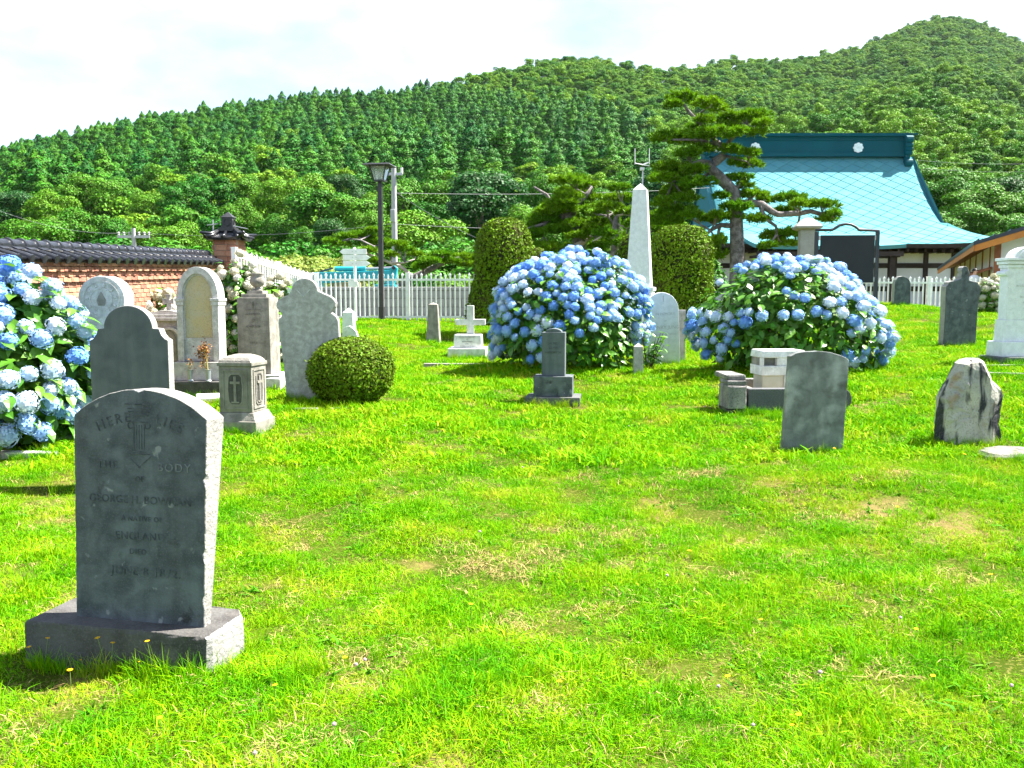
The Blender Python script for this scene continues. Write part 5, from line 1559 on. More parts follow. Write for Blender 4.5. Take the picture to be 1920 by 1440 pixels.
# ---- stepped plinth stone in the middle of the lawn
Yp = 10.7
p, s = base(1040, 765, Yp)
pl = thing('plinth_headstone', 'small grey pillar headstone on two square steps in the middle of the lawn', 'gravestone', (p.x, p.y + 0.24, p.z), R(-7))
def cvz(b): return W(1040, b, Yp).z - p.z
MB().box(-0.335, 0.335, -0.25, 0.25, -0.2, cvz(745)).build('lower_step', M_slabdark, pl, bevel=0.012)
MB().box(-0.238, 0.238, -0.18, 0.18, cvz(745) + 0.0005, cvz(707)).build('upper_step', M_slate, pl, bevel=0.008)
MB().box(-0.142, 0.142, -0.115, 0.115, cvz(707) + 0.0005, cvz(624)).build('pillar', M_bluegrey, pl, bevel=0.006)
zz = cvz(624)
MB().prism([(-0.10, zz + 0.0005), (0.10, zz + 0.0005)] + [(0.10 * math.cos(R(a)), zz + 0.045 * math.sin(R(a))) for a in range(15, 170, 15)], -0.10, 0.10).build('cap', M_bluegrey, pl, bevel=0.004)
for k, t_ in enumerate(('SACRED', 'TO THE', 'MEMORY OF')):
    text_part(t_, 0.035, M_letter, pl, 0, -0.1165, cvz(645) - 0.055 * k)
foot((p.x, p.y + 0.24), 0.33, 0.25, R(-7))

# ---- little post and round-topped memorial between the hydrangeas
obelisk('short square stone post with pyramid top beside the blue hydrangea', 1196, 692, 12.6, 18, 17, 650, 643, M_scallop, R(-3), name='stone_post', cat='stone post')
pts = [(1212, 685), (1276, 685), (1274, 590)] + [(1242 + 32 * math.cos(R(a)), 583 - 35 * math.sin(R(a))) for a in range(4, 178, 10)] + [(1209, 592)]
o, so, conv, s = px_stone('headstone', 'light grey round-topped headstone with lettering between the two big hydrangeas', M_obel, pts, 1243, 685, 14.0, 0.10, R(2), lean=(0, -1.5))
for t_, r_, sz in (('IN MEMORY', 589, 0.058), ('OF', 602, 0.035), ('HENRY JUNG', 614, 0.075), ('ENGINEER OF THE SHIP', 627, 0.034)):
    x, z = conv(1248, r_); text_part(t_, sz, M_lettersoft, so, x, -0.0008, z, extrude=0.001)
x, z = conv(1245, 560); MB().box(x - 0.006, x + 0.006, -0.002, 0.004, z - 0.05, z + 0.05).build('carved_line', M_lettersoft, so)
pts = [(1262, 685), (1285, 685), (1284, 581), (1262, 581)]
px_stone('headstone', 'plain square-edged grey slab directly behind the round-topped headstone', M_scallop, pts, 1273, 684, 14.25, 0.08, R(2))

# ---- grey slab stone on the right
pts = [(1463, 851), (1581, 847), (1591, 676), (1585, 671), (1572, 666), (1555, 661), (1530, 658.5), (1505, 659), (1487, 662), (1476, 668)]
o, so, conv, s = px_stone('headstone', 'plain mottled grey headstone slightly tilted before the kerbed tomb', mat('mottled_slab', (0.17, 0.182, 0.18), 0.85, 0.15, var=(0.115, 0.122, 0.12), var_scale=10, speck=(0.07, 0.07, 0.07), speck_amt=0.3, bump=0.5, stains=((3.2, 0.50, 0.68, (0.36, 0.37, 0.37)), (4.3, 0.60, 0.72, (0.085, 0.08, 0.065)))),
                          pts, 1523, 850, 7.9, 0.075, R(6), bevel=0.006, chip=0.0015, lean=(-1, 0))

# ---- boulder stone
zo = [(445, 1150), (900, 1180), (1215, 1140), (1205, 1000), (1185, 890), (1195, 760), (1200, 620), (1222, 545), (1190, 460), (1110, 390), (1050, 330), (1000, 210), (960, 130), (900, 92), (800, 88), (700, 110), (640, 150), (600, 240), (560, 330), (490, 460), (440, 570), (445, 700), (440, 900)]
pts = [(1700 + a / 6.545, 660 + b / 6.545) for a, b in zo]
px0, row0, Yb = 1826, 838, 7.9
p, s = base(px0, row0, Yb)
bo = thing('rough_headstone', 'rough natural boulder headstone streaked black and rust', 'gravestone', p, R(4))
def conv(a, b): return ((a - px0) * mpp(px0, b, Yb), W(a, b, Yb).z - p.z)
ol = fine([conv(a, b) for a, b in pts], 0.045)
ol = [(x, z if z > 0.02 else -0.15) for x, z in ol]
m = MB(); rr_ = random.Random(21)
cxm = sum(x for x, z in ol) / len(ol); czm = sum(z for x, z in ol) / len(ol)
layers = [(0.0, 0.80), (0.025, 0.93), (0.07, 1.0), (0.16, 1.0), (0.22, 0.9), (0.25, 0.7)]
vs, fs = [], []
n_ = len(ol)
for y, k in layers:
    for x, z in ol:
        vs.append((cxm + (x - cxm) * k + rr_.uniform(-1, 1) * 0.007, y + rr_.uniform(-1, 1) * 0.009 - 0.02 * (k == 0.8) * math.sin(x * 14), czm + (z - czm) * k + rr_.uniform(-1, 1) * 0.007))
for k in range(len(layers) - 1):
    for i in range(n_):
        j = (i + 1) % n_
        fs.append((k * n_ + i, k * n_ + j, k * n_ + n_ + j, k * n_ + n_ + i))
# front face as concentric rings so that it can be uneven
prev = list(range(n_))
for kk, f_ in enumerate((0.6, 0.38, 0.15)):
    st_ = len(vs)
    for x, z in ol:
        xx, zz = cxm + (x - cxm) * f_, czm + (z - czm) * f_
        vs.append((xx, -0.012 + 0.016 * math.sin(xx * 17) * math.cos(zz * 9) + rr_.uniform(-1, 1) * 0.006, zz))
    cur = list(range(st_, st_ + n_))
    for i in range(n_):
        j = (i + 1) % n_
        fs.append((prev[j], prev[i], cur[i], cur[j]))
    prev = cur
fs.append(prev); fs.append([(len(layers) - 1) * n_ + i for i in range(n_)][::-1])
m.add(vs, fs); m.build('stone', M_boulder, bo, smooth=False)
foot((p.x, p.y + 0.12), 0.26, 0.12)
def flat_rock(label, px_, row_, Y, hw, hd, h, rz, mtl, seed, name='flat_stone'):
    p, s = base(px_, row_, Y)
    r_ = random.Random(seed)
    m = MB(); n_ = 16; vs, fs = [], []
    for (k, z) in ((1.0, -0.1), (1.0, h * 0.5), (0.92, h * 0.9), (0.6, h), (0.2, h * 1.02)):
        for i in range(n_):
            a = 2 * math.pi * i / n_
            q_ = 1 + 0.16 * math.sin(3 * a + seed) + 0.1 * math.sin(5 * a + 2 * seed)
            vs.append((hw * k * q_ * math.copysign(abs(math.cos(a)) ** 0.7, math.cos(a)), hd * k * q_ * math.copysign(abs(math.sin(a)) ** 0.7, math.sin(a)), z + r_.uniform(-1, 1) * 0.006))
    for k in range(4):
        for i in range(n_):
            j = (i + 1) % n_
            fs.append((k * n_ + i, k * n_ + j, k * n_ + n_ + j, k * n_ + n_ + i))
    fs.append([4 * n_ + i for i in range(n_)])
    m.add(vs, fs)
    o = m.build(name, mtl, None)
    o.location = p; o.rotation_euler = (0, 0, rz)
    foot(p, hw * 0.95, hd * 0.95, rz)
    return tag(o, label, 'stone')
flat_rock('flat pale rock in the grass at the foot of the boulder headstone', 1905, 850, 7.55, 0.34, 0.2, 0.06, 0.1, M_palerough, 3)

# ---- dark stone with knob top
zo = [(1022, 1395), (1395, 1372), (1402, 1000), (1410, 870), (1428, 800), (1418, 760), (1395, 735), (1390, 715), (1330, 705), (1288, 695), (1287, 650), (1292, 615), (1275, 590), (1270, 565), (1250, 550), (1225, 549), (1205, 562), (1196, 590), (1202, 620), (1196, 650), (1196, 680), (1150, 695), (1085, 705), (1060, 715), (1055, 740), (1030, 760), (1028, 800), (1032, 1000)]
pts = [(1580 + a / 5.54, 400 + b / 5.54) for a, b in zo]
px_stone('headstone', 'tall black stone with knobbed top on the grassy rise', M_slate, pts, 1799, 651, 15.0, 0.14, R(8), bevel=0.012, step=0.05, chip=0.001)
# ---- small dark stone at the right fence
pts = [(1675, 575), (1708, 575), (1707, 532), (1704, 525), (1698, 520), (1690, 517.5), (1682, 519), (1677, 525), (1675, 532)]
px_stone('headstone', 'small dark round-topped stone against the fence below the temple', M_slate, pts, 1691, 575, 20.8, 0.12, R(6), bevel=0.01, step=0.05)

# ---- pale ornate headstone at the right
Yp = 12.0
p, s = base(1930, 684, Yp)
rs_ = thing('ornate_headstone', 'pale blue-grey headstone with arched cornice on a stepped base', 'gravestone', p, R(2))
def cv(a, b): return ((a - 1930) * mpp(1930, b, Yp), W(1930, b, Yp).z - p.z)
x0, z0 = cv(1866, 669); MB().box(x0, -x0, -0.12, 0.45, -0.2, z0).build('foundation', M_slabdark, rs_, bevel=0.015)
x0, z1 = cv(1874, 641); MB().box(x0, -x0, -0.02, 0.36, z0 + 0.0005, z1, taper=0.006).build('base', M_obel, rs_, bevel=0.008)
x0, z2 = cv(1881, 600); x1, z3 = cv(1886, 502)
MB().box(x0, -x0, 0.05, 0.29, z1 + 0.0005, z2, taper=0.012).build('dado', M_obel, rs_, bevel=0.006)
MB().box(x1, -x1, 0.07, 0.27, z2 + 0.0005, z3).build('slab', M_obel, rs_, bevel=0.006)
for a, b0, b1, ex_ in ((1884, 502, 495.5, 0), (1881.5, 495, 489, 0), (1879, 488.5, 483, 0)):
    xx, zl_ = cv(a, b0); zu = cv(a, b1)[1]
    MB().box(xx, -xx, 0.07 - (1886 - a) * s, 0.27 + (1886 - a) * s, zl_ + 0.001, zu).build('cornice', M_obel, rs_, bevel=0.005)
xa, zc = cv(1895, 483)
for r_, y0_ in ((-xa, 0.045), (-xa * 0.82, 0.03), (-xa * 0.62, 0.015)):
    MB().prism([(-r_, zc + 0.0008), (r_, zc + 0.0008)] + [(r_ * math.cos(R(a)), zc + r_ * 0.62 * math.sin(R(a))) for a in range(10, 175, 10)], y0_, 0.28 - y0_ * 0.2).build('arch', M_obel, rs_, bevel=0.004)
xx, zz = cv(1885, 512)
MB().tube([(xx - 0.005, 0.06, zz), (xx - 0.005, 0.28, zz)], 0.035, 10).tube([(-xx + 0.005, 0.06, zz), (-xx + 0.005, 0.28, zz)], 0.035, 10).build('scroll', M_obel, rs_)
for k, (t_, sz) in enumerate((('IN LOVING MEMORY', 0.042), ('OF', 0.03), ('BELOVED WIFE', 0.04), ('BORN 1851', 0.036), ('DIED 1889', 0.036))):
    text_part(t_, sz, M_lettersoft, rs_, 0, 0.069, cv(1930, 536)[1] - k * 0.075)
foot((p.x, p.y + 0.16), 0.46, 0.3)
for i, (a, b, Y, hw, rz_) in enumerate(((1872, 689, 11.7, 0.40, 0.05), (1893, 703, 11.1, 0.42, -0.35), (1850, 683, 12.4, 0.25, 0.02))):
    q_, s_ = base(a, b, Y)
    o = thing('grave_kerb', ('thin weathered kerb beside the dark foundation of the ornate headstone', 'pale slanting kerb stone in front of the ornate headstone', 'short kerb stone half sunk in grass behind the boulder headstone')[i], 'kerb', q_, rz_)
    MB().box(-hw, hw, -0.05, 0.05, -0.1, 0.04).build('kerb', M_palerough, o, bevel=0.012)
    foot(q_, hw, 0.06, rz_)

# ---- kerbed tomb with white marble fragments
Yp = 9.7
p, s = base(1480, 782, Yp)
tb = thing('kerbed_tomb', 'raised kerbed tomb of dark stone with rough pale corner block', 'tomb', (p.x, p.y, p.z), R(1))
def cv(a, b): return ((a - 1480) * mpp(1480, b, Yp), W(1480, b, Yp).z - p.z)
xl, zk = cv(1402, 729); xr, _ = cv(1594, 729); zl = cv(1480, 770)[1]
MB().box(xl - 0.02, xr + 0.0, 0.04, 1.15, -0.2, zl - 0.001).build('footing', M_slatebase, tb, bevel=0.02)
MB().box(xl, xr - 0.08, 0.0, 0.14, zl, zk).build('front_kerb', M_slabdark, tb, bevel=0.01)
MB().box(xl, xr - 0.08, 1.0, 1.12, zl, zk + 0.02).build('rear_kerb', M_palerough, tb, bevel=0.012)
MB().box(xl - 0.02, xl + 0.12, 0.145, 0.995, zl, zk - 0.01).build('side_kerb', M_palerough, tb, bevel=0.012)
MB().box(xr - 0.22, xr - 0.08, 0.145, 0.995, zl, zk - 0.01).build('side_kerb', M_slabdark, tb, bevel=0.012)
MB().box(xl + 0.125, xr - 0.225, 0.145, 0.995, zl - 0.02, zk - 0.13).build('earth', mat('tomb_earth', (0.34, 0.29, 0.20), 0.95, 0.1, var=(0.2, 0.2, 0.06), var_scale=6, bump=0.8), tb)
x0, zc = cv(1361, 704); x1, _ = cv(1397, 704); zcb = cv(1480, 767)[1]
m = MB(); m.box(x0, x1, -0.03, 0.36, zcb, zc - 0.11); m.box(x0 + 0.005, x1 + 0.005, -0.01, 0.36, zc - 0.109, zc - 0.06); m.box(x0 + 0.015, x1 + 0.01, 0.06, 0.62, zc - 0.059, zc)
m.build('corner_block', mat('lichened_block', (0.17, 0.165, 0.16), 0.9, 0.1, var=(0.30, 0.27, 0.26), var_scale=5, speck=(0.06, 0.06, 0.06), speck_scale=60, speck_amt=0.6, bump=1.0, bump_scale=30, streak=(0.05, 0.05, 0.052), streak_amt=0.7), tb, bevel=0.015, rough=0.004)
m = MB(); zr0 = (zk + zl) / 2
m.prism([(xr - 0.08, zl + 0.01)] + [(xr - 0.08 + 0.095 * math.cos(R(a)), zr0 + (zk - zl) * 0.5 * math.sin(R(a))) for a in range(-80, 85, 16)] + [(xr - 0.08, zk + 0.005)], -0.01, 0.3)
m.build('end_roll', M_slabdark, tb, bevel=0.01)
MB().box(x0 + 0.02, x1 + 0.01, -0.01, 0.5, -0.2, zcb - 0.001).build('corner_footing', M_slatebase, tb, bevel=0.015)
foot((p.x, p.y + 0.55), 0.62, 0.6)
# white marble pieces inside
q_, _ = base(1455, 728, 10.25)
zf = p.z + zk - 0.132
wm = thing('marble_cross_base', 'broken white marble cross base with square sunk recess inside the kerbed tomb', 'monument', (q_.x, 10.25, zf), R(5))
def cv2(b): return W(1455, b, 10.25).z - zf
zt1, zt2, zt3, zt4 = cv2(657), cv2(671), cv2(686), cv2(704)
hw = 0.17
MB().box(-0.165, 0.09, 0.0, 0.30, -0.02, zt4).build('lower_block', mat('yellowed_marble', (0.42, 0.40, 0.30), 0.8, 0.2, var=(0.5, 0.48, 0.40), var_scale=5), wm, bevel=0.008)
MB().box(0.091, 0.32, -0.03, 0.32, -0.02, zt4).build('side_block', M_marble, wm, bevel=0.01)
MB().box(-0.185, 0.34, -0.02, 0.36, zt4 + 0.0005, zt3).build('lower_slab', M_marble, wm, bevel=0.008)
MB().box(-0.175, 0.0, 0.06, 0.34, zt3 + 0.0005, zt2).build('recess_back', M_beige, wm)
MB().box(0.001, 0.33, -0.01, 0.35, zt3 + 0.0005, zt2).build('cheek_block', M_marble, wm, bevel=0.008)
MB().box(-0.185, -0.155, -0.015, 0.055, zt3 + 0.0005, zt2).build('jamb', M_marble, wm, bevel=0.006)
MB().box(-0.19, 0.34, -0.02, 0.36, zt2 + 0.0005, zt1, taper=0.012).build('top_slab', M_marble, wm, bevel=0.012)

# ---- tall obelisk
Yp = 17.5
p, s = base(1201, 645, Yp)
ob = thing('obelisk', 'tall pale granite obelisk between two clipped yews', 'obelisk', (p.x, p.y + 0.3, p.z), R(-14))
def cvz(b): return W(1201, b, Yp).z - p.z
hb_, ht = 0.245, 0.135
z0, zt, za = cvz(538), cvz(353), cvz(340)
MB().add([(-hb_, -hb_, z0), (hb_, -hb_, z0), (hb_, hb_, z0), (-hb_, hb_, z0), (-ht, -ht, zt), (ht, -ht, zt), (ht, ht, zt), (-ht, ht, zt)], BOX).build('shaft', M_obel, ob, bevel=0.006)
MB().add([(-ht, -ht, zt + 0.0005), (ht, -ht, zt + 0.0005), (ht, ht, zt + 0.0005), (-ht, ht, zt + 0.0005), (0, 0, za)], [(3, 2, 1, 0), (0, 1, 4), (1, 2, 4), (2, 3, 4), (3, 0, 4)]).build('tip', M_obel, ob, bevel=0.003)
MB().box(-0.31, 0.31, -0.31, 0.31, cvz(545), z0 - 0.0005).box(-0.285, 0.285, -0.285, 0.285, cvz(553), cvz(545) - 0.0005).build('moulding', M_obel, ob, bevel=0.012)
MB().box(-0.33, 0.33, -0.33, 0.33, 0.22, cvz(553) - 0.0005).build('pedestal', M_obel, ob, bevel=0.01)
MB().box(-0.50, 0.50, -0.50, 0.50, -0.2, 0.2195).build('base', M_scallop, ob, bevel=0.012)

# ---- low kerbs and slabs in the grass on the left
for (label, a, b, Y, hw, hd, h, rz_, mt_) in [
    ('long flat kerb stone in front of the near blue hydrangea', 48, 852, 8.15, 0.34, 0.07, 0.05, R(-4), M_pale),
    ('pale broken kerb stone under the near blue hydrangea', 115, 828, 8.7, 0.16, 0.10, 0.06, R(15), M_palerough),
    ('low pale kerb slab before the gothic monument', 402, 757, 11.1, 0.22, 0.30, 0.10, R(20), M_pale),
    ('sunken stone slab in the grass before the scalloped headstone', 572, 771, 9.9, 0.15, 0.06, 0.02, R(3), M_palerough),
    ('sunken stone slab at the foot of the round clipped bush', 640, 765, 10.0, 0.14, 0.07, 0.025, R(18), M_palerough)]:
    q_, _ = base(a, b, Y)
    o = thing('grave_kerb', label, 'kerb', q_, rz_)
    MB().box(-hw, hw, -hd, hd, -0.1, h, taper=0.008).build('kerb', mt_, o, bevel=0.01)
    foot(q_, hw, hd, rz_)
# ================================================================== PLANTS
M_hleaf = leaf_mat('hydrangea_leaves', (0.05, 0.17, 0.010), (0.11, 0.25, 0.015), 0.35, transl=0.3, rough=0.4, spec=0.4)
M_inner = leaf_mat('inner_leaves', (0.035, 0.12, 0.012), (0.06, 0.17, 0.015), 0.35, transl=0.25)
M_twig = mat('twigs', (0.10, 0.07, 0.04), 0.9, 0.1)
def flower_mat(name, c1, c2, c3):
    m = bpy.data.materials.new(name); m.use_nodes = True
    t = m.node_tree; L = t.links.new; b = t.nodes['Principled BSDF']
    b.inputs['Roughness'].default_value = 0.7; b.inputs['Specular IOR Level'].default_value = 0.15
    oi = t.nodes.new('ShaderNodeObjectInfo'); g = t.nodes.new('ShaderNodeNewGeometry')
    r = t.nodes.new('ShaderNodeValToRGB'); e = r.color_ramp.elements
    e[0].color = (*c1, 1); e[1].color = (*c3, 1); q_ = e.new(0.5); q_.color = (*c2, 1)
    ad = t.nodes.new('ShaderNodeMath'); ad.operation = 'MULTIPLY_ADD'; ad.inputs[1].default_value = 0.24; 
    L(g.outputs['Random Per Island'], ad.inputs[0])
    sb = t.nodes.new('ShaderNodeMath'); sb.operation = 'SUBTRACT'; sb.inputs[1].default_value = 0.12
    L(oi.outputs['Random'], sb.inputs[0]); L(sb.outputs[0], ad.inputs[2])
    L(ad.outputs[0], r.inputs['Fac']); L(r.outputs[0], b.inputs['Base Color'])
    tr = t.nodes.new('ShaderNodeBsdfTranslucent'); L(r.outputs[0], tr.inputs['Color'])
    ms = t.nodes.new('ShaderNodeMixShader'); ms.inputs[0].default_value = 0.25
    L(b.outputs[0], ms.inputs[1]); L(tr.outputs[0], ms.inputs[2]); L(ms.outputs[0], t.nodes['Material Output'].inputs['Surface'])
    return m
M_blue = flower_mat('blue_florets', (0.13, 0.31, 0.74), (0.33, 0.52, 0.82), (0.64, 0.73, 0.85))
M_whiteflower = flower_mat('cream_florets', (0.44, 0.42, 0.28), (0.55, 0.53, 0.42), (0.66, 0.64, 0.58))
def head_mesh(seed, material, flat=0.82):
    rng = np.random.default_rng(seed)
    n = 46
    k = np.arange(n) + 0.5
    ph = np.arccos(1 - 1.75 * k / n); th = math.pi * (1 + 5 ** 0.5) * k
    d = np.stack([np.cos(th) * np.sin(ph), np.sin(th) * np.sin(ph), np.cos(ph)], 1)
    P0 = d * rng.uniform(0.86, 1.04, (n, 1))
    Vs, Fs = [], []
    for i in range(n):
        nrm = d[i] + rng.normal(size=3) * 0.18; nrm /= np.linalg.norm(nrm)
        t = np.cross(nrm, rng.normal(size=3)); t /= np.linalg.norm(t); b = np.cross(nrm, t)
        c = P0[i]; sz = rng.uniform(0.24, 0.31)
        for q_ in range(4):
            a = q_ * math.pi / 2
            u = t * math.cos(a) + b * math.sin(a); w = -t * math.sin(a) + b * math.cos(a)
            o = len(Vs)
            Vs += [c - nrm * 0.03, c + u * sz * 0.55 - w * sz * 0.36 + nrm * 0.015, c + u * sz - nrm * 0.03, c + u * sz * 0.55 + w * sz * 0.36 + nrm * 0.015]
            Fs.append([o, o + 1, o + 2, o + 3])
    # rounded core
    o = len(Vs); nu, nv = 8, 5
    for j in range(nv + 1):
        for i in range(nu):
            a = 2 * math.pi * i / nu; z = math.cos(math.pi * j / nv); r_ = math.sin(math.pi * j / nv)
            Vs.append(np.array([r_ * math.cos(a), r_ * math.sin(a), z]) * 0.80)
    for j in range(nv):
        for i in range(nu):
            Fs.append([o + j * nu + i, o + j * nu + (i + 1) % nu, o + (j + 1) * nu + (i + 1) % nu, o + (j + 1) * nu + i])
    V = np.array(Vs); V[:, 2] *= flat
    me = fast_mesh('flower_head', V, np.array(Fs)); me.materials.append(material)
    return me
HEADS_B = [head_mesh(60 + k, M_blue) for k in range(5)]
HEADS_W = [head_mesh(70 + k, M_whiteflower) for k in range(4)]
def leaf_mesh(seed, material):
    """pointed oval leaf, folded on its midrib and arching down; unit length."""
    r_ = random.Random(seed)
    V = [(0, 0, 0), (0.25, 0.20, 0.05), (0.30, 0.0, 0.02), (0.25, -0.20, 0.05), (0.6, 0.25, 0.03), (0.62, 0.0, -0.02), (0.6, -0.25, 0.03), (0.85, 0.13, -0.06), (0.85, 0.0, -0.09), (0.85, -0.13, -0.06), (1.05, 0, -0.19)]
    Fc = [(0, 2, 1), (0, 3, 2), (1, 2, 5, 4), (2, 3, 6, 5), (4, 5, 8, 7), (5, 6, 9, 8), (7, 8, 10), (8, 9, 10)]
    me = bpy.data.meshes.new('leaf'); me.from_pydata([(x, y * r_.uniform(0.95, 1.1), z) for x, y, z in V], [], Fc); me.update()
    me.materials.append(material); return me
LEAVES = [leaf_mesh(k, M_hleaf) for k in range(3)]
def bush_surface(rng, n, rx, ry, h, lump, seed, skew=0.0):
    """Points and outward normals on a lumpy dome standing on the ground (local coordinates)."""
    ph = rng.random(n * 4) * math.pi / 2
    rad = lambda t: np.sqrt(np.clip(1 - np.clip(t, 0, 1) ** 2.7, 0, 1)) * (0.80 + 0.20 * np.clip(t / 0.32, 0, 1))
    ph = ph[rng.random(len(ph)) < rad(np.sin(ph)) * 0.9 + 0.1][:n]
    n = len(ph)
    t = np.sin(ph); a = rng.random(n) * 6.283
    r_ = rad(t)
    dr = (rad(t + 0.01) - rad(t - 0.01)) / 0.02
    lum = 1 + lump * (np.sin(3 * a + seed) * np.cos(4 * t + seed) + 0.6 * np.sin(5 * a + 2 * seed + 5 * t))
    P = np.stack([np.cos(a) * r_ * lum * rx + skew * rx * t, np.sin(a) * r_ * lum * ry, t * h * (1 + (lum - 1) * 0.6)], 1)
    N = np.stack([np.cos(a) / rx, np.sin(a) / ry, np.clip(-dr, -0.4, 30) / h], 1)
    N /= np.linalg.norm(N, axis=1, keepdims=True)
    return P, N
def quat_rot(n, spin):
    return (Vector((0, 0, 1)).rotation_difference(Vector(n)) @ __import__('mathutils').Quaternion((0, 0, 1), spin)).to_euler()
def hydrangea(label, px_, row_, Y, rx, ry, h, nheads, head_r, heads, leaf_len, nleaf, seed, view_only=True, dens=None, group=None, min_d=1.25, nleafparts=240, name='hydrangea_bush', skew=0.0):
    p, s = base(px_, row_, Y)
    b = thing(name, label, 'hydrangea', p, 0.0, group)
    rng = np.random.default_rng(seed)
    camv = np.array([-p.x, -p.y, EYE - p.z]); camv = camv / np.linalg.norm(camv)
    # inner leafy mass
    P, N = bush_surface(rng, int(nleaf), rx, ry, h, 0.09, seed, skew)
    nleaf = len(P)
    c = np.array([0, 0, h * 0.32])
    P2 = c + (P - c) * (rng.uniform(0.55, 0.97, nleaf) ** 0.7)[:, None]
    P2[:, 2] = np.maximum(P2[:, 2], 0.04)
    L = leaf_len * rng.uniform(0.7, 1.2, nleaf)
    V, Fq = kites(P2, N + rng.normal(size=N.shape) * 0.5 + np.array([0, 0, 0.5]), L, L * 0.6, rng, curl=0.12)
    stuff(obj('foliage', fast_mesh('foliage', V, Fq), M_inner if False else M_hleaf, b))
    st = MB()
    for k in range(14):
        a = k * 2.4
        st.tube([(math.cos(a) * 0.08, math.sin(a) * 0.08, -0.1), (math.cos(a) * rx * 0.35, math.sin(a) * ry * 0.35, h * 0.4), (math.cos(a) * rx * 0.6, math.sin(a) * ry * 0.6, h * 0.7)], [0.015, 0.012, 0.007], 5)
    st.build('stems', M_twig, b)
    # flower heads, spaced apart on the surface
    P, N = bush_surface(rng, 6000, rx, ry, h, 0.09, seed, skew)
    vis = (N @ camv > -0.25) & (P[:, 2] > h * 0.07)
    P, N = P[vis], N[vis]
    if dens is not None:
        clump = 0.5 + 0.27 * fbm2(P[:, 0] + 0.7 * P[:, 1], P[:, 2] * 1.2 + 0.5 * P[:, 1], 0.16, seed)
        k = clump < dens(P / np.array([rx, ry, h]), N)
        P, N = P[k], N[k]
    chosen = []
    rad = []
    for i in range(len(P)):
        r_ = head_r * (0.72 + 0.5 * ((i * 0.618) % 1))
        if chosen:
            D = np.linalg.norm(np.array(chosen) - P[i], axis=1)
            if (D < (np.array(rad) + r_) * 0.5 * min_d * 1.35).any(): continue
        chosen.append(P[i]); rad.append(r_)
        o = obj('flower_head', heads[i % len(heads)], None, b)
        nn = N[i] * 0.8 + np.array([0, 0, 0.45]) + rng.normal(size=3) * 0.2
        o.location = P[i] + N[i] * r_ * 0.35
        o.rotation_euler = quat_rot(nn, rng.random() * 6.28)
        o.scale = (r_, r_, r_)
        if len(chosen) >= nheads: break
    # large leaves on the outside, one by one
    P, N = bush_surface(rng, 2600, rx, ry, h, 0.09, seed, skew)
    vis = (N @ camv > -0.1) & (P[:, 2] > 0.05)
    P, N = P[vis][:nleafparts], N[vis][:nleafparts]
    for i in range(len(P)):
        o = obj('leaf', LEAVES[i % 3], None, b)
        nn = Vector(N[i]) * 0.55 + Vector((0, 0, 0.8)) + Vector(rng.normal(size=3) * 0.25)
        out = math.atan2(N[i][1], N[i][0]) + rng.normal() * 0.7
        o.location = P[i] - N[i] * leaf_len * (0.25 - 0.5 * (i % 3) / 2)
        nn.normalize()
        xd = Vector((math.cos(out), math.sin(out), 0)); xd = (xd - nn * xd.dot(nn)).normalized(); yd = nn.cross(xd)
        o.rotation_euler = Matrix((xd, yd, nn)).transposed().to_euler()
        l_ = leaf_len * rng.uniform(0.8, 1.35); o.scale = (l_, l_, l_)
    return b
# upper and right parts carry most heads, the shaded lower middle few
d1 = lambda q_, n: np.clip(0.76 - 0.55 * ((q_[:, 2] < 0.42) & (q_[:, 0] > -0.1) & (q_[:, 0] < 0.75)) - 0.30 * (q_[:, 2] < 0.25), 0.02, 1)
d2 = lambda q_, n: np.clip(0.76 - 0.58 * ((q_[:, 2] < 0.50) & (q_[:, 0] < 0.25) & (q_[:, 0] > -0.75)) - 0.50 * ((q_[:, 2] > 0.55) & (q_[:, 2] < 0.93) & (q_[:, 0] < 0.05)) - 0.25 * (q_[:, 2] < 0.25), 0.03, 1)
d0 = lambda q_, n: np.full(len(q_), 0.66)
hydrangea('big round hydrangea full of blue flower heads beside the white cross', 1060, 688, 13.6, 1.20, 1.15, 1.62, 215, 0.083, HEADS_B, 0.14, 4000, 3, dens=d1, min_d=0.98, skew=0.08)
hydrangea('broad leafy blue hydrangea behind the kerbed tomb', 1496, 704, 12.7, 1.32, 1.1, 1.52, 165, 0.082, HEADS_B, 0.14, 4200, 8, dens=d2, min_d=1.0, skew=-0.2)
hydrangea('near hydrangea with large pale blue heads against the brick wall', 26, 815, 8.9, 0.90, 0.9, 1.62, 120, 0.105, HEADS_B, 0.165, 3200, 12, dens=d0, min_d=1.05, nleafparts=300)
hydrangea('near hydrangea with large pale blue heads spilling past the wall', -180, 815, 8.6, 1.0, 1.0, 1.6, 40, 0.115, HEADS_B, 0.155, 1500, 13, dens=d0, nleafparts=60)
hydrangea('tall cream hydrangea between the gothic monument and the urn monument', 452, 712, 15.2, 0.50, 0.5, 1.62, 60, 0.085, HEADS_W, 0.13, 1600, 5, min_d=1.1, nleafparts=150, dens=d0)
hydrangea('lower cream hydrangea between the urn monument and the scalloped headstone', 520, 712, 15.0, 0.42, 0.45, 1.28, 45, 0.085, HEADS_W, 0.13, 1300, 15, min_d=1.1, nleafparts=130, dens=d0)
hydrangea('cream hydrangea at the foot of the brick wall behind the round-headed stone', 275, 668, 15.6, 0.72, 0.5, 1.15, 50, 0.10, HEADS_W, 0.13, 1000, 6, min_d=1.0, nleafparts=80)
hydrangea('small cream hydrangea by the fence below the temple', 1858, 587, 20.3, 0.42, 0.38, 0.78, 34, 0.085, HEADS_W, 0.12, 700, 7, nleafparts=60)
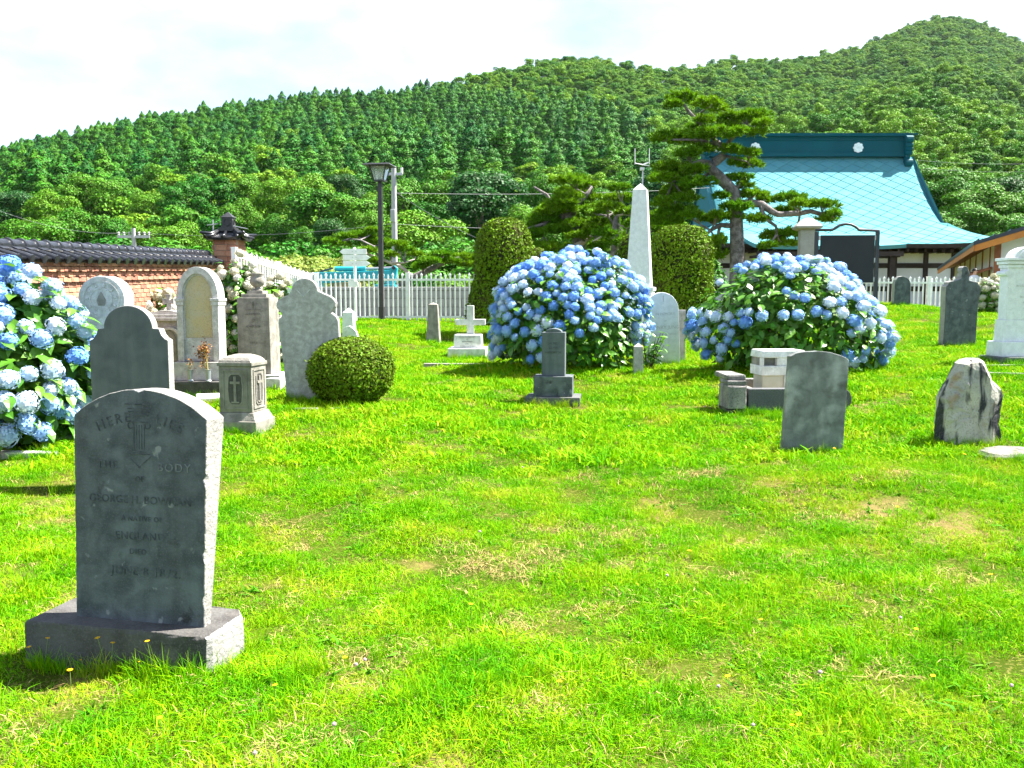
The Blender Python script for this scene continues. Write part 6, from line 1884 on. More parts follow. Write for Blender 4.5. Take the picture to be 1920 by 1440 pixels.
# loose leafy shoots right of the first bush
p, s = base(1215, 688, 13.2)
lb = thing('leafy_shoots', 'loose yellow-green leafy shoots beside the little stone post', 'plant', p)
rng = np.random.default_rng(44)
st = MB()
for k in range(16):
    a = rng.random() * 6.28; l_ = rng.uniform(0.3, 0.75)
    tip = (math.cos(a) * 0.22 + 0.02, math.sin(a) * 0.18, l_)
    st.tube([(0, 0, -0.05), (tip[0] * 0.6, tip[1] * 0.6, l_ * 0.6), tip], [0.008, 0.006, 0.003], 5)
    for j in range(7):
        t = 0.35 + 0.65 * j / 6
        o = obj('leaf', LEAVES[j % 3], None, lb, (tip[0] * t, tip[1] * t, l_ * t))
        o.rotation_euler = (rng.uniform(-0.4, 0.4), rng.uniform(-0.2, 0.5), rng.random() * 6.28); q_ = rng.uniform(0.09, 0.14); o.scale = (q_, q_, q_)
st.build('stems', M_twig, lb)

# ---- clipped yews and the round clipped bush
M_yew = leaf_mat('yew_leaves', (0.085, 0.155, 0.004), (0.10, 0.17, 0.004), 0.55, transl=0.15, spec=0.08)
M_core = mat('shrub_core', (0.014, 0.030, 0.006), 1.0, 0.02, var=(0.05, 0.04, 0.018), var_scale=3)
M_box = leaf_mat('clipped_bush_leaves', (0.09, 0.16, 0.006), (0.11, 0.18, 0.007), 0.5, transl=0.25, spec=0.1)
def clipped(name, label, px_, row_, Y, prof, n, leaf, material, seed, asym=0.0):
    """prof: (radius, height) from bottom to top in metres."""
    p, s = base(px_, row_, Y)
    b = thing(name, label, 'shrub', p)
    rng = np.random.default_rng(seed)
    hz = np.array([z for r_, z in prof]); rr = np.array([r_ for r_, z in prof])
    # sample by area along the profile
    seg = np.hypot(np.diff(hz), np.diff(rr)) * (rr[1:] + rr[:-1])
    cs = np.concatenate([[0], np.cumsum(seg)]); cs /= cs[-1]
    u = rng.random(n)
    t = np.interp(u, cs, np.arange(len(hz)))
    z = np.interp(t, np.arange(len(hz)), hz); r_ = np.interp(t, np.arange(len(hz)), rr)
    a = rng.random(n) * 6.283
    i0 = np.clip(t.astype(int), 0, len(hz) - 2)
    nr = (hz[i0 + 1] - hz[i0]); nz = -(rr[i0 + 1] - rr[i0])
    lump = 1 + 0.055 * np.sin(2 * a + 2.5 * z + seed) + 0.035 * np.sin(5 * a - 5 * z + 2 * seed) + rng.normal(size=n) * 0.028 + (rng.random(n) < 0.03) * rng.random(n) * 0.10
    thin = fbm2(a * r_ * 3, z * 3, 0.9, seed) > 1.0
    keep_ = ~thin | (rng.random(n) < 0.45)
    P = np.stack([np.cos(a) * r_ * lump, np.sin(a) * r_ * lump, z + rng.normal(size=n) * 0.012], 1)
    N = np.stack([np.cos(a) * nr, np.sin(a) * nr, nz], 1)
    N /= np.linalg.norm(N, axis=1, keepdims=True) + 1e-9
    N = N + rng.normal(size=N.shape) * 0.55
    L = leaf * rng.uniform(0.6, 1.3, n)
    V, Fq = kites(P[keep_], N[keep_], L[keep_], L[keep_] * 0.55, rng, curl=0.05)
    stuff(obj('foliage', fast_mesh('foliage', V, Fq), material, b))
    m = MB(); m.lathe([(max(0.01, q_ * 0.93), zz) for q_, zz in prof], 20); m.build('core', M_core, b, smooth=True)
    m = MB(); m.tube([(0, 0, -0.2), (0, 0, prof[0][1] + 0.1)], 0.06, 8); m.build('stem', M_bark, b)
    return b
def dome(rb, rm, h, z0=0.1, k=0.55, n=12, pw=0.5):
    out = [(rb * 0.7, z0), (rb, z0 + 0.08)]
    zm = z0 + (h - z0) * k
    out += [(rb + (rm - rb) * i / 4, z0 + 0.08 + (zm - z0 - 0.08) * i / 4) for i in range(1, 5)]
    for i in range(1, n + 1):
        a = i / n * math.pi / 2
        out.append((max(0.004, rm * math.cos(a) ** pw * (1 if i < n else 0)), zm + (h - zm) * math.sin(a)))
    return out
zt = lambda px_, row_t, row_b, Y: W(px_, row_t, Y).z - base(px_, row_b, Y)[0].z
h1 = zt(945, 409, 590, 19.5)
clipped('clipped_yew', 'dome-topped clipped yew behind the big round hydrangea', 946, 590, 19.5, dome(0.80, 0.70, h1, 0.30, 0.45, pw=0.72), 16000, 0.065, M_yew, 1)
h2 = zt(1275, 424, 600, 18.9)
clipped('clipped_yew', 'broad clipped yew immediately right of the tall obelisk', 1276, 600, 18.9, dome(0.70, 0.66, h2, 0.1, 0.62, pw=0.5), 16000, 0.065, M_yew, 2)
h3 = zt(1180, 438, 600, 20.5)
clipped('clipped_yew', 'clipped yew mostly hidden behind the tall obelisk', 1188, 600, 20.5, dome(0.5, 0.45, h3, 0.1, 0.5, pw=0.6), 6000, 0.065, M_yew, 3)
h4 = zt(1010, 462, 600, 20.2)
clipped('clipped_yew', 'low clipped yew leaning out behind the dome-topped yew', 1000, 600, 20.2, dome(0.45, 0.40, h4, 0.1, 0.45, pw=0.7), 4000, 0.065, M_yew, 4)
h5 = zt(660, 627, 750, 10.3)
clipped('clipped_bush', 'low round clipped bush in front of the scalloped headstone', 660, 745, 10.55, [(0.30, 0.03), (0.40, 0.10), (0.475, 0.22), (0.495, 0.34), (0.48, 0.45), (0.43, 0.56), (0.34, 0.66), (0.22, 0.725), (0.10, 0.75), (0.005, 0.755)] if True else None, 13000, 0.042, M_box, 5)

# ---- Japanese black pines
M_needle = leaf_mat('pine_needles', (0.085, 0.21, 0.006), (0.14, 0.265, 0.006), 0.55, transl=0.25, spec=0.1, hue=0.015)
M_pinebark = mat('pine_bark', (0.12, 0.105, 0.10), 0.9, 0.1, var=(0.25, 0.225, 0.22), var_scale=7, bump=1.0, bump_scale=18, speck=(0.06, 0.05, 0.045), speck_scale=25, speck_amt=0.6)
M_palebark = mat('pale_dead_wood', (0.52, 0.46, 0.40), 0.85, 0.1, var=(0.40, 0.33, 0.27), var_scale=6, bump=0.6)
def pad_mesh(rng, rx, ry, rz_, dens=640):
    area = rx * ry
    nt_ = int(max(40, dens * area ** 0.75))
    a = rng.random(nt_) * 6.283; q_ = np.sqrt(rng.random(nt_))
    lum = 1 + 0.22 * np.sin(3 * a + rng.random() * 6) + 0.12 * np.sin(5 * a + rng.random() * 6)
    x = np.cos(a) * q_ * rx * lum; y = np.sin(a) * q_ * ry * lum
    z = rz_ * np.sqrt(np.clip(1 - q_ ** 2, 0, 1)) * rng.uniform(0.35, 1.05, nt_) - rz_ * 0.25 + 0.25 * rz_ * np.sin(x * 9 / max(rx, .2)) 
    under = rng.random(nt_) < 0.22
    z = np.where(under, -rz_ * rng.uniform(0.2, 0.7, nt_), z)
    T = np.stack([x, y, z], 1)
    kk = 12
    base_ = np.repeat(T, kk, 0)
    out = np.stack([x / rx, y / ry, np.full(nt_, 0.55)], 1)
    d = np.repeat(out, kk, 0) * 0.7 + rng.normal(size=(nt_ * kk, 3)) * 0.6 + np.array([0, 0, 0.35])
    d /= np.linalg.norm(d, axis=1, keepdims=True)
    L = rng.uniform(0.09, 0.17, (nt_ * kk, 1))
    w = np.cross(d, rng.normal(size=d.shape)); w /= np.linalg.norm(w, axis=1, keepdims=True) + 1e-9
    w *= 0.016
    V = np.stack([base_ - w, base_ + w, base_ + d * L + w * 0.4, base_ + d * L - w * 0.4], 1).reshape(-1, 3)
    return fast_mesh('needle_pad', V, np.arange(len(V)).reshape(-1, 4))
def pine(label, Y, base_px, trunk, branches, pads, seed, radii, depth=0.75, mtl_b=None, pale=None):
    rng = np.random.default_rng(seed)
    g = W(base_px, 560, Y); z0 = G(g.x, Y)
    t = thing('pine_tree', label, 'tree', (g.x, Y, z0))
    def L3(px_, row_, dy=0.0):
        q_ = W(px_, row_, Y + dy); return Vector((q_.x - g.x, dy, q_.z - z0))
    pts = [Vector((L3(trunk[0][0], trunk[0][1]).x, 0, -0.3))] + [L3(a, b, dy) for a, b, dy in trunk]
    m = MB(); m.tube(pts, [radii[0] * 1.25] + list(np.interp(np.linspace(0, 1, len(trunk)), np.linspace(0, 1, len(radii)), radii)), 10)
    m.build('trunk', M_pinebark, t, smooth=True)
    for br_ in branches:
        mm = MB(); pp = [L3(a, b, dy) for a, b, dy in br_[0]]
        mm.tube(pp, list(np.linspace(br_[1], br_[1] * 0.4, len(pp))), 8)
        mm.build('branch', br_[2] if len(br_) > 2 else M_pinebark, t, smooth=True)
    s = Y / F
    skel = [L3(a, b, dy) for a, b, dy in trunk] + [L3(a, b, dy) for br_ in branches for a, b, dy in br_[0]]
    tw = MB()
    for (a, b, hw, hh) in pads:
        dy = float(rng.uniform(-depth, depth))
        c = L3(a, b, dy)
        rx, rz_ = hw * s * 0.96, hh * s * 0.82
        ry = max(0.22, min(rx * 0.8, 0.55))
        o = obj('needle_pad', pad_mesh(rng, rx, ry, rz_), M_needle, t, c)
        near_ = min(skel, key=lambda q_: (q_ - c).length)
        midp = (near_ + c) / 2 + Vector((0, 0, -0.05))
        tw.tube([near_, midp, c + Vector((0, 0, -rz_ * 0.3))], [0.035, 0.025, 0.014], 6)
        for k in range(4):
            e = c + Vector((rng.uniform(-0.7, 0.7) * rx, rng.uniform(-0.6, 0.6) * ry, rng.uniform(0, 0.4) * rz_))
            tw.tube([midp, e], [0.018, 0.008], 5)
    stuff(tw.build('twigs', M_pinebark, t))
    return t
padsA = [(1279, 184, 29, 14), (1262, 196, 16, 8), (1329, 194, 26, 12), (1345, 203, 16, 8), (1390, 221, 50, 12), (1424, 217, 20, 12), (1428, 232, 14, 9), (1319, 226, 14, 10), (1305, 244, 24, 11), (1253, 255, 29, 11), (1236, 262, 14, 7), (1342, 250, 44, 12), (1362, 238, 20, 8), (1295, 263, 38, 11), (1390, 248, 18, 8), (1418, 248, 18, 9),
         (1369, 281, 21, 10), (1406, 287, 18, 8), (1408, 308, 21, 10), (1380, 305, 14, 8), (1292, 287, 24, 10), (1320, 280, 20, 8), (1253, 316, 32, 14), (1242, 334, 24, 12), (1270, 330, 22, 10), (1305, 342, 30, 12), (1266, 360, 30, 14), (1290, 372, 22, 10), (1385, 334, 26, 7), (1396, 348, 14, 8), (1411, 366, 29, 10), (1430, 376, 14, 8),
         (1379, 388, 26, 12), (1363, 408, 32, 8), (1327, 413, 20, 7), (1346, 404, 18, 8), (1419, 411, 20, 9), (1480, 372, 30, 11), (1500, 382, 14, 8), (1474, 397, 24, 11), (1538, 384, 28, 9), (1562, 402, 14, 9), (1550, 412, 16, 6), (1453, 442, 28, 12), (1490, 437, 20, 12), (1490, 458, 16, 7), (1437, 461, 14, 7), (1466, 456, 14, 7),
         (1266, 397, 38, 14), (1253, 416, 30, 9), (1296, 404, 20, 10), (1353, 368, 12, 7), (1348, 450, 14, 10), (1342, 479, 20, 14), (1330, 462, 14, 10), (1242, 380, 20, 12), (1302, 318, 22, 9)]
brA = [([(1379, 385, 0.0), (1405, 380, -0.1), (1428, 383, -0.2), (1445, 395, -0.3), (1458, 402, -0.3), (1500, 400, -0.2), (1520, 396, -0.2), (1545, 403, -0.2), (1560, 408, -0.2)], 0.13),
       ([(1426, 384, -0.2), (1430, 400, -0.3), (1442, 415, -0.3), (1455, 424, -0.3), (1456, 440, -0.3)], 0.08),
       ([(1382, 424, 0), (1350, 422, -0.1), (1332, 432, -0.2), (1318, 446, -0.2)], 0.09), ([(1350, 424, -0.1), (1346, 440, 0.1), (1338, 462, 0.2)], 0.06),
       ([(1334, 318, 0), (1330, 304, 0.1), (1316, 302, 0.1), (1296, 308, 0.2), (1272, 312, 0.3)], 0.09), ([(1322, 304, 0.1), (1312, 320, 0.2), (1290, 330, 0.2), (1262, 342, 0.3)], 0.07),
       ([(1358, 285, 0), (1369, 262, -0.1), (1388, 248, -0.2), (1412, 240, -0.2)], 0.09), ([(1358, 280, 0), (1345, 272, 0.1), (1315, 262, 0.1), (1250, 262, 0.3)], 0.07),
       ([(1340, 262, 0), (1320, 240, 0), (1303, 222, 0), (1288, 205, 0), (1280, 190, 0)], 0.085), ([(1303, 222, 0), (1318, 208, -0.1), (1332, 198, -0.1)], 0.05), ([(1360, 292, 0), (1382, 298, -0.1), (1402, 304, -0.2)], 0.05),
       ([(1376, 358, 0), (1388, 346, 0), (1388, 338, 0)], 0.06), ([(1335, 320, 0), (1300, 345, 0.5), (1268, 372, 0.6), (1262, 400, 0.6)], 0.06)]
pine('large twisted black pine with cloud-pruned pads before the temple roof', 28.0, 1383, [(1383, 500, 0), (1382, 460, 0), (1381, 424, 0), (1379, 390, 0), (1377, 362, 0.0), (1362, 345, 0), (1344, 328, 0), (1334, 316, 0), (1340, 304, 0), (1355, 293, 0), (1360, 283, 0), (1350, 272, 0), (1338, 262, 0)], brA, padsA, 77, [0.24, 0.22, 0.20, 0.19, 0.18, 0.18, 0.17, 0.16, 0.14, 0.12, 0.10, 0.08])
rp = random.Random(12)
padsB = []
for k in range(54):
    a = rp.uniform(-1, 1); yb = rp.uniform(0, 1)
    xx = 1078 + a * 108 * (0.55 + 0.45 * yb); top = 332 + 60 * a * a
    padsB.append((xx, top + yb * (472 - top), rp.uniform(16, 30), rp.uniform(7, 11)))
pine('wide low black pine with layered green pads behind the obelisk', 32.0, 1085, [(1085, 520, 0), (1088, 470, 0), (1082, 425, 0), (1062, 405, 0), (1040, 390, 0), (1030, 380, 0)],
     [([(1070, 412, 0), (1080, 385, -0.2), (1100, 365, -0.3), (1110, 350, -0.2)], 0.12), ([(1082, 425, 0), (1110, 420, -0.2), (1150, 400, -0.3)], 0.1), ([(1050, 398, 0), (1020, 420, -0.2), (985, 430, -0.2)], 0.09), ([(1080, 462, -0.5), (1098, 452, -0.6), (1112, 440, -0.6)], 0.12, M_palebark), ([(1040, 390, 0), (1025, 365, 0), (1000, 350, 0)], 0.08)],
     padsB, 78, [0.26, 0.24, 0.24, 0.22, 0.16], depth=1.4)
padsC = [(1170, 372, 24, 9), (1140, 388, 22, 8), (1178, 398, 22, 10), (1150, 372, 18, 8), (1160, 352, 18, 8), (1120, 400, 16, 8), (1190, 420, 20, 9), (1135, 438, 20, 9), (1170, 455, 22, 9), (1120, 462, 22, 9), (1230, 430, 26, 10), (1236, 462, 24, 10), (1228, 405, 22, 9)]
pine('pine with bare forked trunk close behind the tall obelisk', 30.0, 1152, [(1150, 520, 0), (1152, 470, 0), (1154, 430, 0), (1156, 405, 0)],
     [([(1155, 418, 0), (1178, 428, -0.2), (1195, 434, -0.2)], 0.05, M_palebark), ([(1153, 430, 0), (1135, 440, -0.1), (1112, 452, -0.1)], 0.05, M_palebark), ([(1156, 405, 0), (1170, 402, -0.1), (1186, 405, -0.1)], 0.045, M_palebark), ([(1154, 425, 0), (1140, 405, 0), (1125, 402, 0)], 0.05)], padsC, 79, [0.14, 0.13, 0.12, 0.09], depth=0.8)
padsD = [(652, 444, 20, 5), (676, 441, 20, 5), (702, 432, 14, 4), (690, 447, 14, 4), (711, 455, 24, 6), (744, 458, 14, 5), (758, 469, 16, 5), (777, 478, 14, 5), (704, 490, 9, 6), (732, 478, 12, 5), (808, 490, 20, 5), (827, 478, 20, 5), (867, 482, 24, 5), (845, 490, 16, 5), (619, 453, 12, 4), (690, 470, 14, 5), (880, 496, 20, 6), (790, 500, 16, 5), (640, 458, 16, 5)]
pine('low spreading pine with flat shelves of needles behind the block wall', 31.0, 735, [(738, 540, 0), (756, 530, 0), (775, 520, 0), (796, 510, 0), (820, 498, 0), (843, 488, 0), (862, 484, 0)],
     [([(775, 520, 0), (752, 500, 0.2), (735, 494, 0.2), (712, 484, 0.2), (694, 478, 0.2), (676, 470, 0.2)], 0.07, M_palebark), ([(735, 494, 0.2), (760, 492, -0.1), (778, 486, -0.1)], 0.045, M_palebark), ([(712, 484, 0.2), (700, 462, 0), (676, 450, 0), (655, 448, 0)], 0.05), ([(796, 510, 0), (812, 502, -0.1), (812, 494, -0.1)], 0.05)], padsD, 80, [0.13, 0.12, 0.11, 0.09, 0.06], depth=0.7)

# ---- person behind the fence
pp = W(1825, 560, 25.6)
pg = G(pp.x, 25.6)
hz_ = W(1825, 503, 25.6).z - pg                    # top of the head above the ground
per = thing('person', 'person with short dark hair in a white shirt standing behind the white fence', 'person', (pp.x, 25.6, pg), R(180 + 20))
k = hz_ / 1.70
M_skin = mat('skin', (0.52, 0.31, 0.22), 0.55, 0.3); M_hair = mat('dark_hair', (0.012, 0.010, 0.009), 0.6, 0.3); M_shirt = mat('white_shirt', (0.62, 0.62, 0.64), 0.85, 0.1); M_trouser = mat('dark_trousers', (0.03, 0.03, 0.045), 0.85, 0.1)
J = {'pel': (0, 0, 0.94), 'waist': (0, 0, 1.06), 'chest': (0, 0.01, 1.28), 'neck0': (0, 0, 1.42), 'neck1': (0, -0.01, 1.49), 'chin': (0, 0.02, 1.545), 'head': (0, 0.01, 1.61), 'crown': (0, 0, 1.655)}
for sx, nm in ((-1, 'l'), (1, 'r')):
    J.update({nm + 'sh': (sx * 0.17, 0, 1.38), nm + 'el': (sx * 0.235, -0.02, 1.10), nm + 'wr': (sx * 0.24, 0.06, 0.86), nm + 'hd': (sx * 0.24, 0.09, 0.77), nm + 'hip': (sx * 0.09, 0, 0.88), nm + 'kn': (sx * 0.10, 0.015, 0.50), nm + 'an': (sx * 0.10, -0.02, 0.09), nm + 'to': (sx * 0.11, 0.13, 0.035)})
names = list(J)
E_ = [('pel', 'waist'), ('waist', 'chest'), ('chest', 'neck0'), ('neck0', 'neck1'), ('neck1', 'chin'), ('chin', 'head'), ('head', 'crown')]
for nm in 'lr':
    E_ += [('neck0', nm + 'sh'), (nm + 'sh', nm + 'el'), (nm + 'el', nm + 'wr'), (nm + 'wr', nm + 'hd'), ('pel', nm + 'hip'), (nm + 'hip', nm + 'kn'), (nm + 'kn', nm + 'an'), (nm + 'an', nm + 'to')]
RAD = {'pel': (0.15, 0.11), 'waist': (0.13, 0.095), 'chest': (0.155, 0.105), 'neck0': (0.075, 0.065), 'neck1': (0.052, 0.055), 'chin': (0.06, 0.075), 'head': (0.076, 0.092), 'crown': (0.062, 0.075)}
def rad_of(n_):
    if n_ in RAD: return RAD[n_]
    return {'sh': (0.065, 0.06), 'el': (0.043, 0.043), 'wr': (0.03, 0.03), 'hd': (0.036, 0.024), 'hip': (0.095, 0.095), 'kn': (0.06, 0.06), 'an': (0.042, 0.045), 'to': (0.042, 0.03)}[n_[1:]]
me = bpy.data.meshes.new('body'); me.from_pydata([J[n_] for n_ in names], [(names.index(a), names.index(b)) for a, b in E_], [])
bo_ = bpy.data.objects.new('body', me); COL.objects.link(bo_)
md = bo_.modifiers.new('skin', 'SKIN'); md2 = bo_.modifiers.new('sub', 'SUBSURF'); md2.levels = 2; md2.render_levels = 2
for i, n_ in enumerate(names):
    sv_ = me.skin_vertices[0].data[i]; sv_.radius = rad_of(n_); sv_.use_root = (n_ == 'pel')
bpy.context.view_layer.update()
bme_ = bpy.data.meshes.new_from_object(bo_.evaluated_get(bpy.context.evaluated_depsgraph_get()))
bpy.data.objects.remove(bo_)
for v in bme_.vertices: v.co *= k
for mm_ in (M_skin, M_shirt, M_trouser): bme_.materials.append(mm_)
for f_ in bme_.polygons:
    z = f_.center.z / k; x = abs(f_.center.x) / k
    f_.material_index = 0 if z > 1.45 or (x > 0.19 and z < 1.16) else (1 if z > 0.93 else 2)
    f_.use_smooth = True
obj('body', bme_, None, per)
hm = MB()
vs, fs = [], []
for j in range(7):
    e = math.pi / 2 * j / 6
    for i in range(16):
        a = 2 * math.pi * i / 16
        front = max(0, math.sin(a))
        rr_ = math.cos(e)
        vs.append((0.086 * rr_ * math.cos(a) * k, (0.005 + 0.103 * rr_ * math.sin(a)) * k, (1.615 - (0.07 * (1 - front) if j == 0 else 0) + (0.03 * front if j == 0 else 0) + 0.092 * math.sin(e)) * k))
for j in range(6):
    for i in range(16): fs.append((j * 16 + i, j * 16 + (i + 1) % 16, j * 16 + 16 + (i + 1) % 16, j * 16 + 16 + i))
hm.add(vs, fs); hm.build('hair', M_hair, per, smooth=True)
for sx in (-1, 1):
    MB().lathe([(0.0, -0.008 * k), (0.011 * k, 0), (0.0, 0.008 * k)], 8, Matrix.Translation((sx * 0.03 * k, 0.098 * k, 1.605 * k))).build('eye', M_hair, per)
    MB().lathe([(0.002, -0.025 * k), (0.012 * k, 0), (0.002, 0.025 * k)], 8, Matrix.Translation((sx * 0.083 * k, 0.0, 1.59 * k))).build('ear', M_skin, per, smooth=True)
MB().add([(-0.012 * k, 0.095 * k, 1.565 * k), (0.012 * k, 0.095 * k, 1.565 * k), (0, 0.122 * k, 1.57 * k), (0, 0.098 * k, 1.61 * k)], [(0, 1, 2), (0, 2, 3), (2, 1, 3), (1, 0, 3)]).build('nose', M_skin, per)
MB().box(-0.022 * k, 0.022 * k, 0.088 * k, 0.098 * k, 1.538 * k, 1.545 * k).build('mouth', mat('lips', (0.35, 0.12, 0.10), 0.6, 0.3), per)
# ================================================================== GRASS AND SMALL FLOWERS
def grass_mat(name, cols):
    m = bpy.data.materials.new(name); m.use_nodes = True
    t = m.node_tree; L = t.links.new; b = t.nodes['Principled BSDF']
    b.inputs['Roughness'].default_value = 0.7; b.inputs['Specular IOR Level'].default_value = 0.06
    oi = t.nodes.new('ShaderNodeObjectInfo'); g = t.nodes.new('ShaderNodeNewGeometry')
    n1 = t.nodes.new('ShaderNodeTexNoise'); n1.inputs['Scale'].default_value = 2.3; n1.inputs['Detail'].default_value = 5
    L(oi.outputs['Location'], n1.inputs['Vector'])
    ad = t.nodes.new('ShaderNodeMath'); ad.operation = 'MULTIPLY_ADD'; ad.inputs[1].default_value = 0.48
    L(g.outputs['Random Per Island'], ad.inputs[0])
    mr = t.nodes.new('ShaderNodeMapRange'); mr.inputs[1].default_value = 0.30; mr.inputs[2].default_value = 0.74
    mr.inputs[3].default_value = 0.0; mr.inputs[4].default_value = 0.58
    L(n1.outputs['Fac'], mr.inputs[0]); L(mr.outputs[0], ad.inputs[2])
    r = t.nodes.new('ShaderNodeValToRGB'); e = r.color_ramp.elements
    e[0].position = 0.0; e[0].color = (*cols[0], 1); e[1].position = 1.0; e[1].color = (*cols[-1], 1)
    for i, c in enumerate(cols[1:-1]):
        q_ = e.new((i + 1) / (len(cols) - 1)); q_.color = (*c, 1)
    L(ad.outputs[0], r.inputs['Fac']); L(r.outputs[0], b.inputs['Base Color'])
    tr = t.nodes.new('ShaderNodeBsdfTranslucent'); L(r.outputs[0], tr.inputs['Color'])
    ms = t.nodes.new('ShaderNodeMixShader'); ms.inputs[0].default_value = 0.28
    L(b.outputs[0], ms.inputs[1]); L(tr.outputs[0], ms.inputs[2]); L(ms.outputs[0], t.nodes['Material Output'].inputs['Surface'])
    return m
M_grass = grass_mat('grass_blades', [(0.016, 0.12, 0.001), (0.065, 0.28, 0.001), (0.14, 0.375, 0.001), (0.26, 0.40, 0.002), (0.44, 0.38, 0.05)])
def tuft(seed, nb, rad, h0, h1, w, lean):
    rng = np.random.default_rng(seed)
    a = rng.random(nb) * 6.283; q_ = rad * np.sqrt(rng.random(nb))
    B = np.stack([np.cos(a) * q_, np.sin(a) * q_, np.full(nb, -0.01)], 1)
    az = rng.random(nb) * 6.283
    out = np.stack([np.cos(az), np.sin(az), np.zeros(nb)], 1)
    side = np.stack([-np.sin(az), np.cos(az), np.zeros(nb)], 1)
    ang = rng.random(nb) * 6.283                       # blade faces any way
    side = side * np.cos(ang)[:, None] + out * np.sin(ang)[:, None]
    h = rng.uniform(h0, h1, nb)[:, None]; ln = rng.uniform(0.1, lean, nb)[:, None]
    ww = (w * rng.uniform(0.7, 1.3, nb))[:, None]
    up = np.array([0, 0, 1.0])
    m1 = B + up * h * 0.55 + out * h * ln * 0.3
    tp_ = B + up * h * (1 - 0.25 * ln) + out * h * ln
    V = np.stack([B - side * ww, B + side * ww, m1 + side * ww * 0.8, m1 - side * ww * 0.8, tp_ + side * ww * 0.15, tp_ - side * ww * 0.15], 1).reshape(-1, 3)
    i = np.arange(nb)[:, None] * 6
    Fq = np.concatenate([i + np.array([0, 1, 2, 3]), i + np.array([3, 2, 4, 5])], 0)
    me = fast_mesh('tuft', V, Fq); me.materials.append(M_grass); return me
near_t = [tuft(300 + k, 24, 0.06, 0.014, 0.043, 0.0018, 1.6) for k in range(6)]
far_t = [tuft(320 + k, 18, 0.09, 0.025, 0.055, 0.0045, 1.4) for k in range(5)]
M_straw = mat('dead_straw', (0.40, 0.31, 0.13), 0.9, 0.05, var=(0.26, 0.18, 0.07), var_scale=30, per_island=0.45)
M_weed = leaf_mat('weed_leaves', (0.05, 0.17, 0.004), (0.09, 0.24, 0.006), 0.4, transl=0.3, spec=0.1)
straw_t, weed_t = [], []
for k in range(4):
    me = tuft(360 + k, 20, 0.075, 0.010, 0.045, 0.0017, 3.2); me.materials.clear(); me.materials.append(M_straw); straw_t.append(me)
for k in range(3):
    me = tuft(380 + k, 9, 0.02, 0.022, 0.040, 0.0075, 2.2); me.materials.clear(); me.materials.append(M_weed); weed_t.append(me)
tall_t = [tuft(340 + k, 20, 0.035, 0.07, 0.17, 0.0020, 0.9) for k in range(4)]
rng = np.random.default_rng(17)
def inside(x, y, grow=0.0):
    k = np.zeros(len(x), bool)
    for (fx, fy, hw, hd, rz_) in FOOT:
        c_, s_ = math.cos(rz_), math.sin(rz_)
        dx, dy = x - fx, y - fy
        u, v = dx * c_ + dy * s_, -dx * s_ + dy * c_
        k |= (np.abs(u) < hw + grow) & (np.abs(v) < hd + grow)
    return k
n = 66000
Yv = 2.35 + rng.random(n) ** 1.0 * 5.4
Yf_ = 7.5 + rng.random(104000) * 17.5
def bare(x, y):
    return np.clip(fbm2(x * 1.0, y * 1.0, 0.30, 3.0) * 0.55 + 0.55 * np.exp(-(((x - 0.8) / 0.75) ** 2 + ((y - 5.2) / 0.8) ** 2)) + 0.3 * np.exp(-(((x + 0.9) / 0.6) ** 2 + ((y - 5.8) / 0.5) ** 2)) + 0.35 * np.exp(-(((x - 2.2) / 0.5) ** 2 + ((y - 6.9) / 0.35) ** 2)) - 0.30, 0, 1)
def spots(Y):
    x = (rng.random(len(Y)) - 0.5) * 2 * (Y * 0.60 + 2.6)
    keep = ~inside(x, Y) & (rng.random(len(Y)) > 0.75 * np.clip(bare(x, Y) * 1.8, 0, 1)) & (x > -6.2)
    return x[keep], Y[keep]
x1, y1 = spots(Yv); x2, y2 = spots(Yf_)
keep = (y2 < 24.2)
x2, y2 = x2[keep], y2[keep]
X_ = np.concatenate([x1, x2]); Y_ = np.concatenate([y1, y2])
sc1 = rng.uniform(0.55, 1.45, len(x1)) * (1 + 0.42 * fbm2(x1, y1, 0.22)); sc2 = rng.uniform(0.6, 1.6, len(x2)) * (1 + 0.4 * fbm2(x2, y2, 0.35))
S_ = np.clip(np.concatenate([sc1, sc2]), 0.3, 2.2)
pick = np.concatenate([rng.integers(0, 6, len(x1)), 6 + rng.integers(0, 5, len(x2))])
# longer tufts along the foot of stones and scattered clumps
ex_, ey_ = [], []
for (fx, fy, hw, hd, rz_) in FOOT:
    per_ = int((hw + hd) * 120)
    for k in range(per_):
        t = rng.random()
        if rng.random() < 0.72: u, v = rng.uniform(-hw, hw), -hd - rng.random() * 0.05
        else: u, v = (hw + rng.random() * 0.04) * (1 if rng.random() < 0.5 else -1), rng.uniform(-hd, hd)
        ex_.append(fx + u * math.cos(rz_) - v * math.sin(rz_)); ey_.append(fy + u * math.sin(rz_) + v * math.cos(rz_))
for k in range(420):
    yy = 2.6 + 14 * rng.random() ** 1.5
    cxx = (rng.random() - 0.5) * 1.3 * yy
    for j in range(rng.integers(1, 5)):
        ex_.append(cxx + rng.normal() * 0.06); ey_.append(yy + rng.normal() * 0.06)
for k in range(70):                                   # the long clump by the kerbed tomb
    q_ = W(1465, 770, 9.45); ex_.append(q_.x + rng.normal() * 0.12); ey_.append(9.45 + rng.normal() * 0.07)
ex_, ey_ = np.array(ex_), np.array(ey_)
ok = ~inside(ex_, ey_)
ex_, ey_ = ex_[ok], ey_[ok]
X_ = np.concatenate([X_, ex_]); Y_ = np.concatenate([Y_, ey_]); S_ = np.concatenate([S_, rng.uniform(0.35, 1.0, len(ex_))]); pick = np.concatenate([pick, 11 + rng.integers(0, 4, len(ex_))])
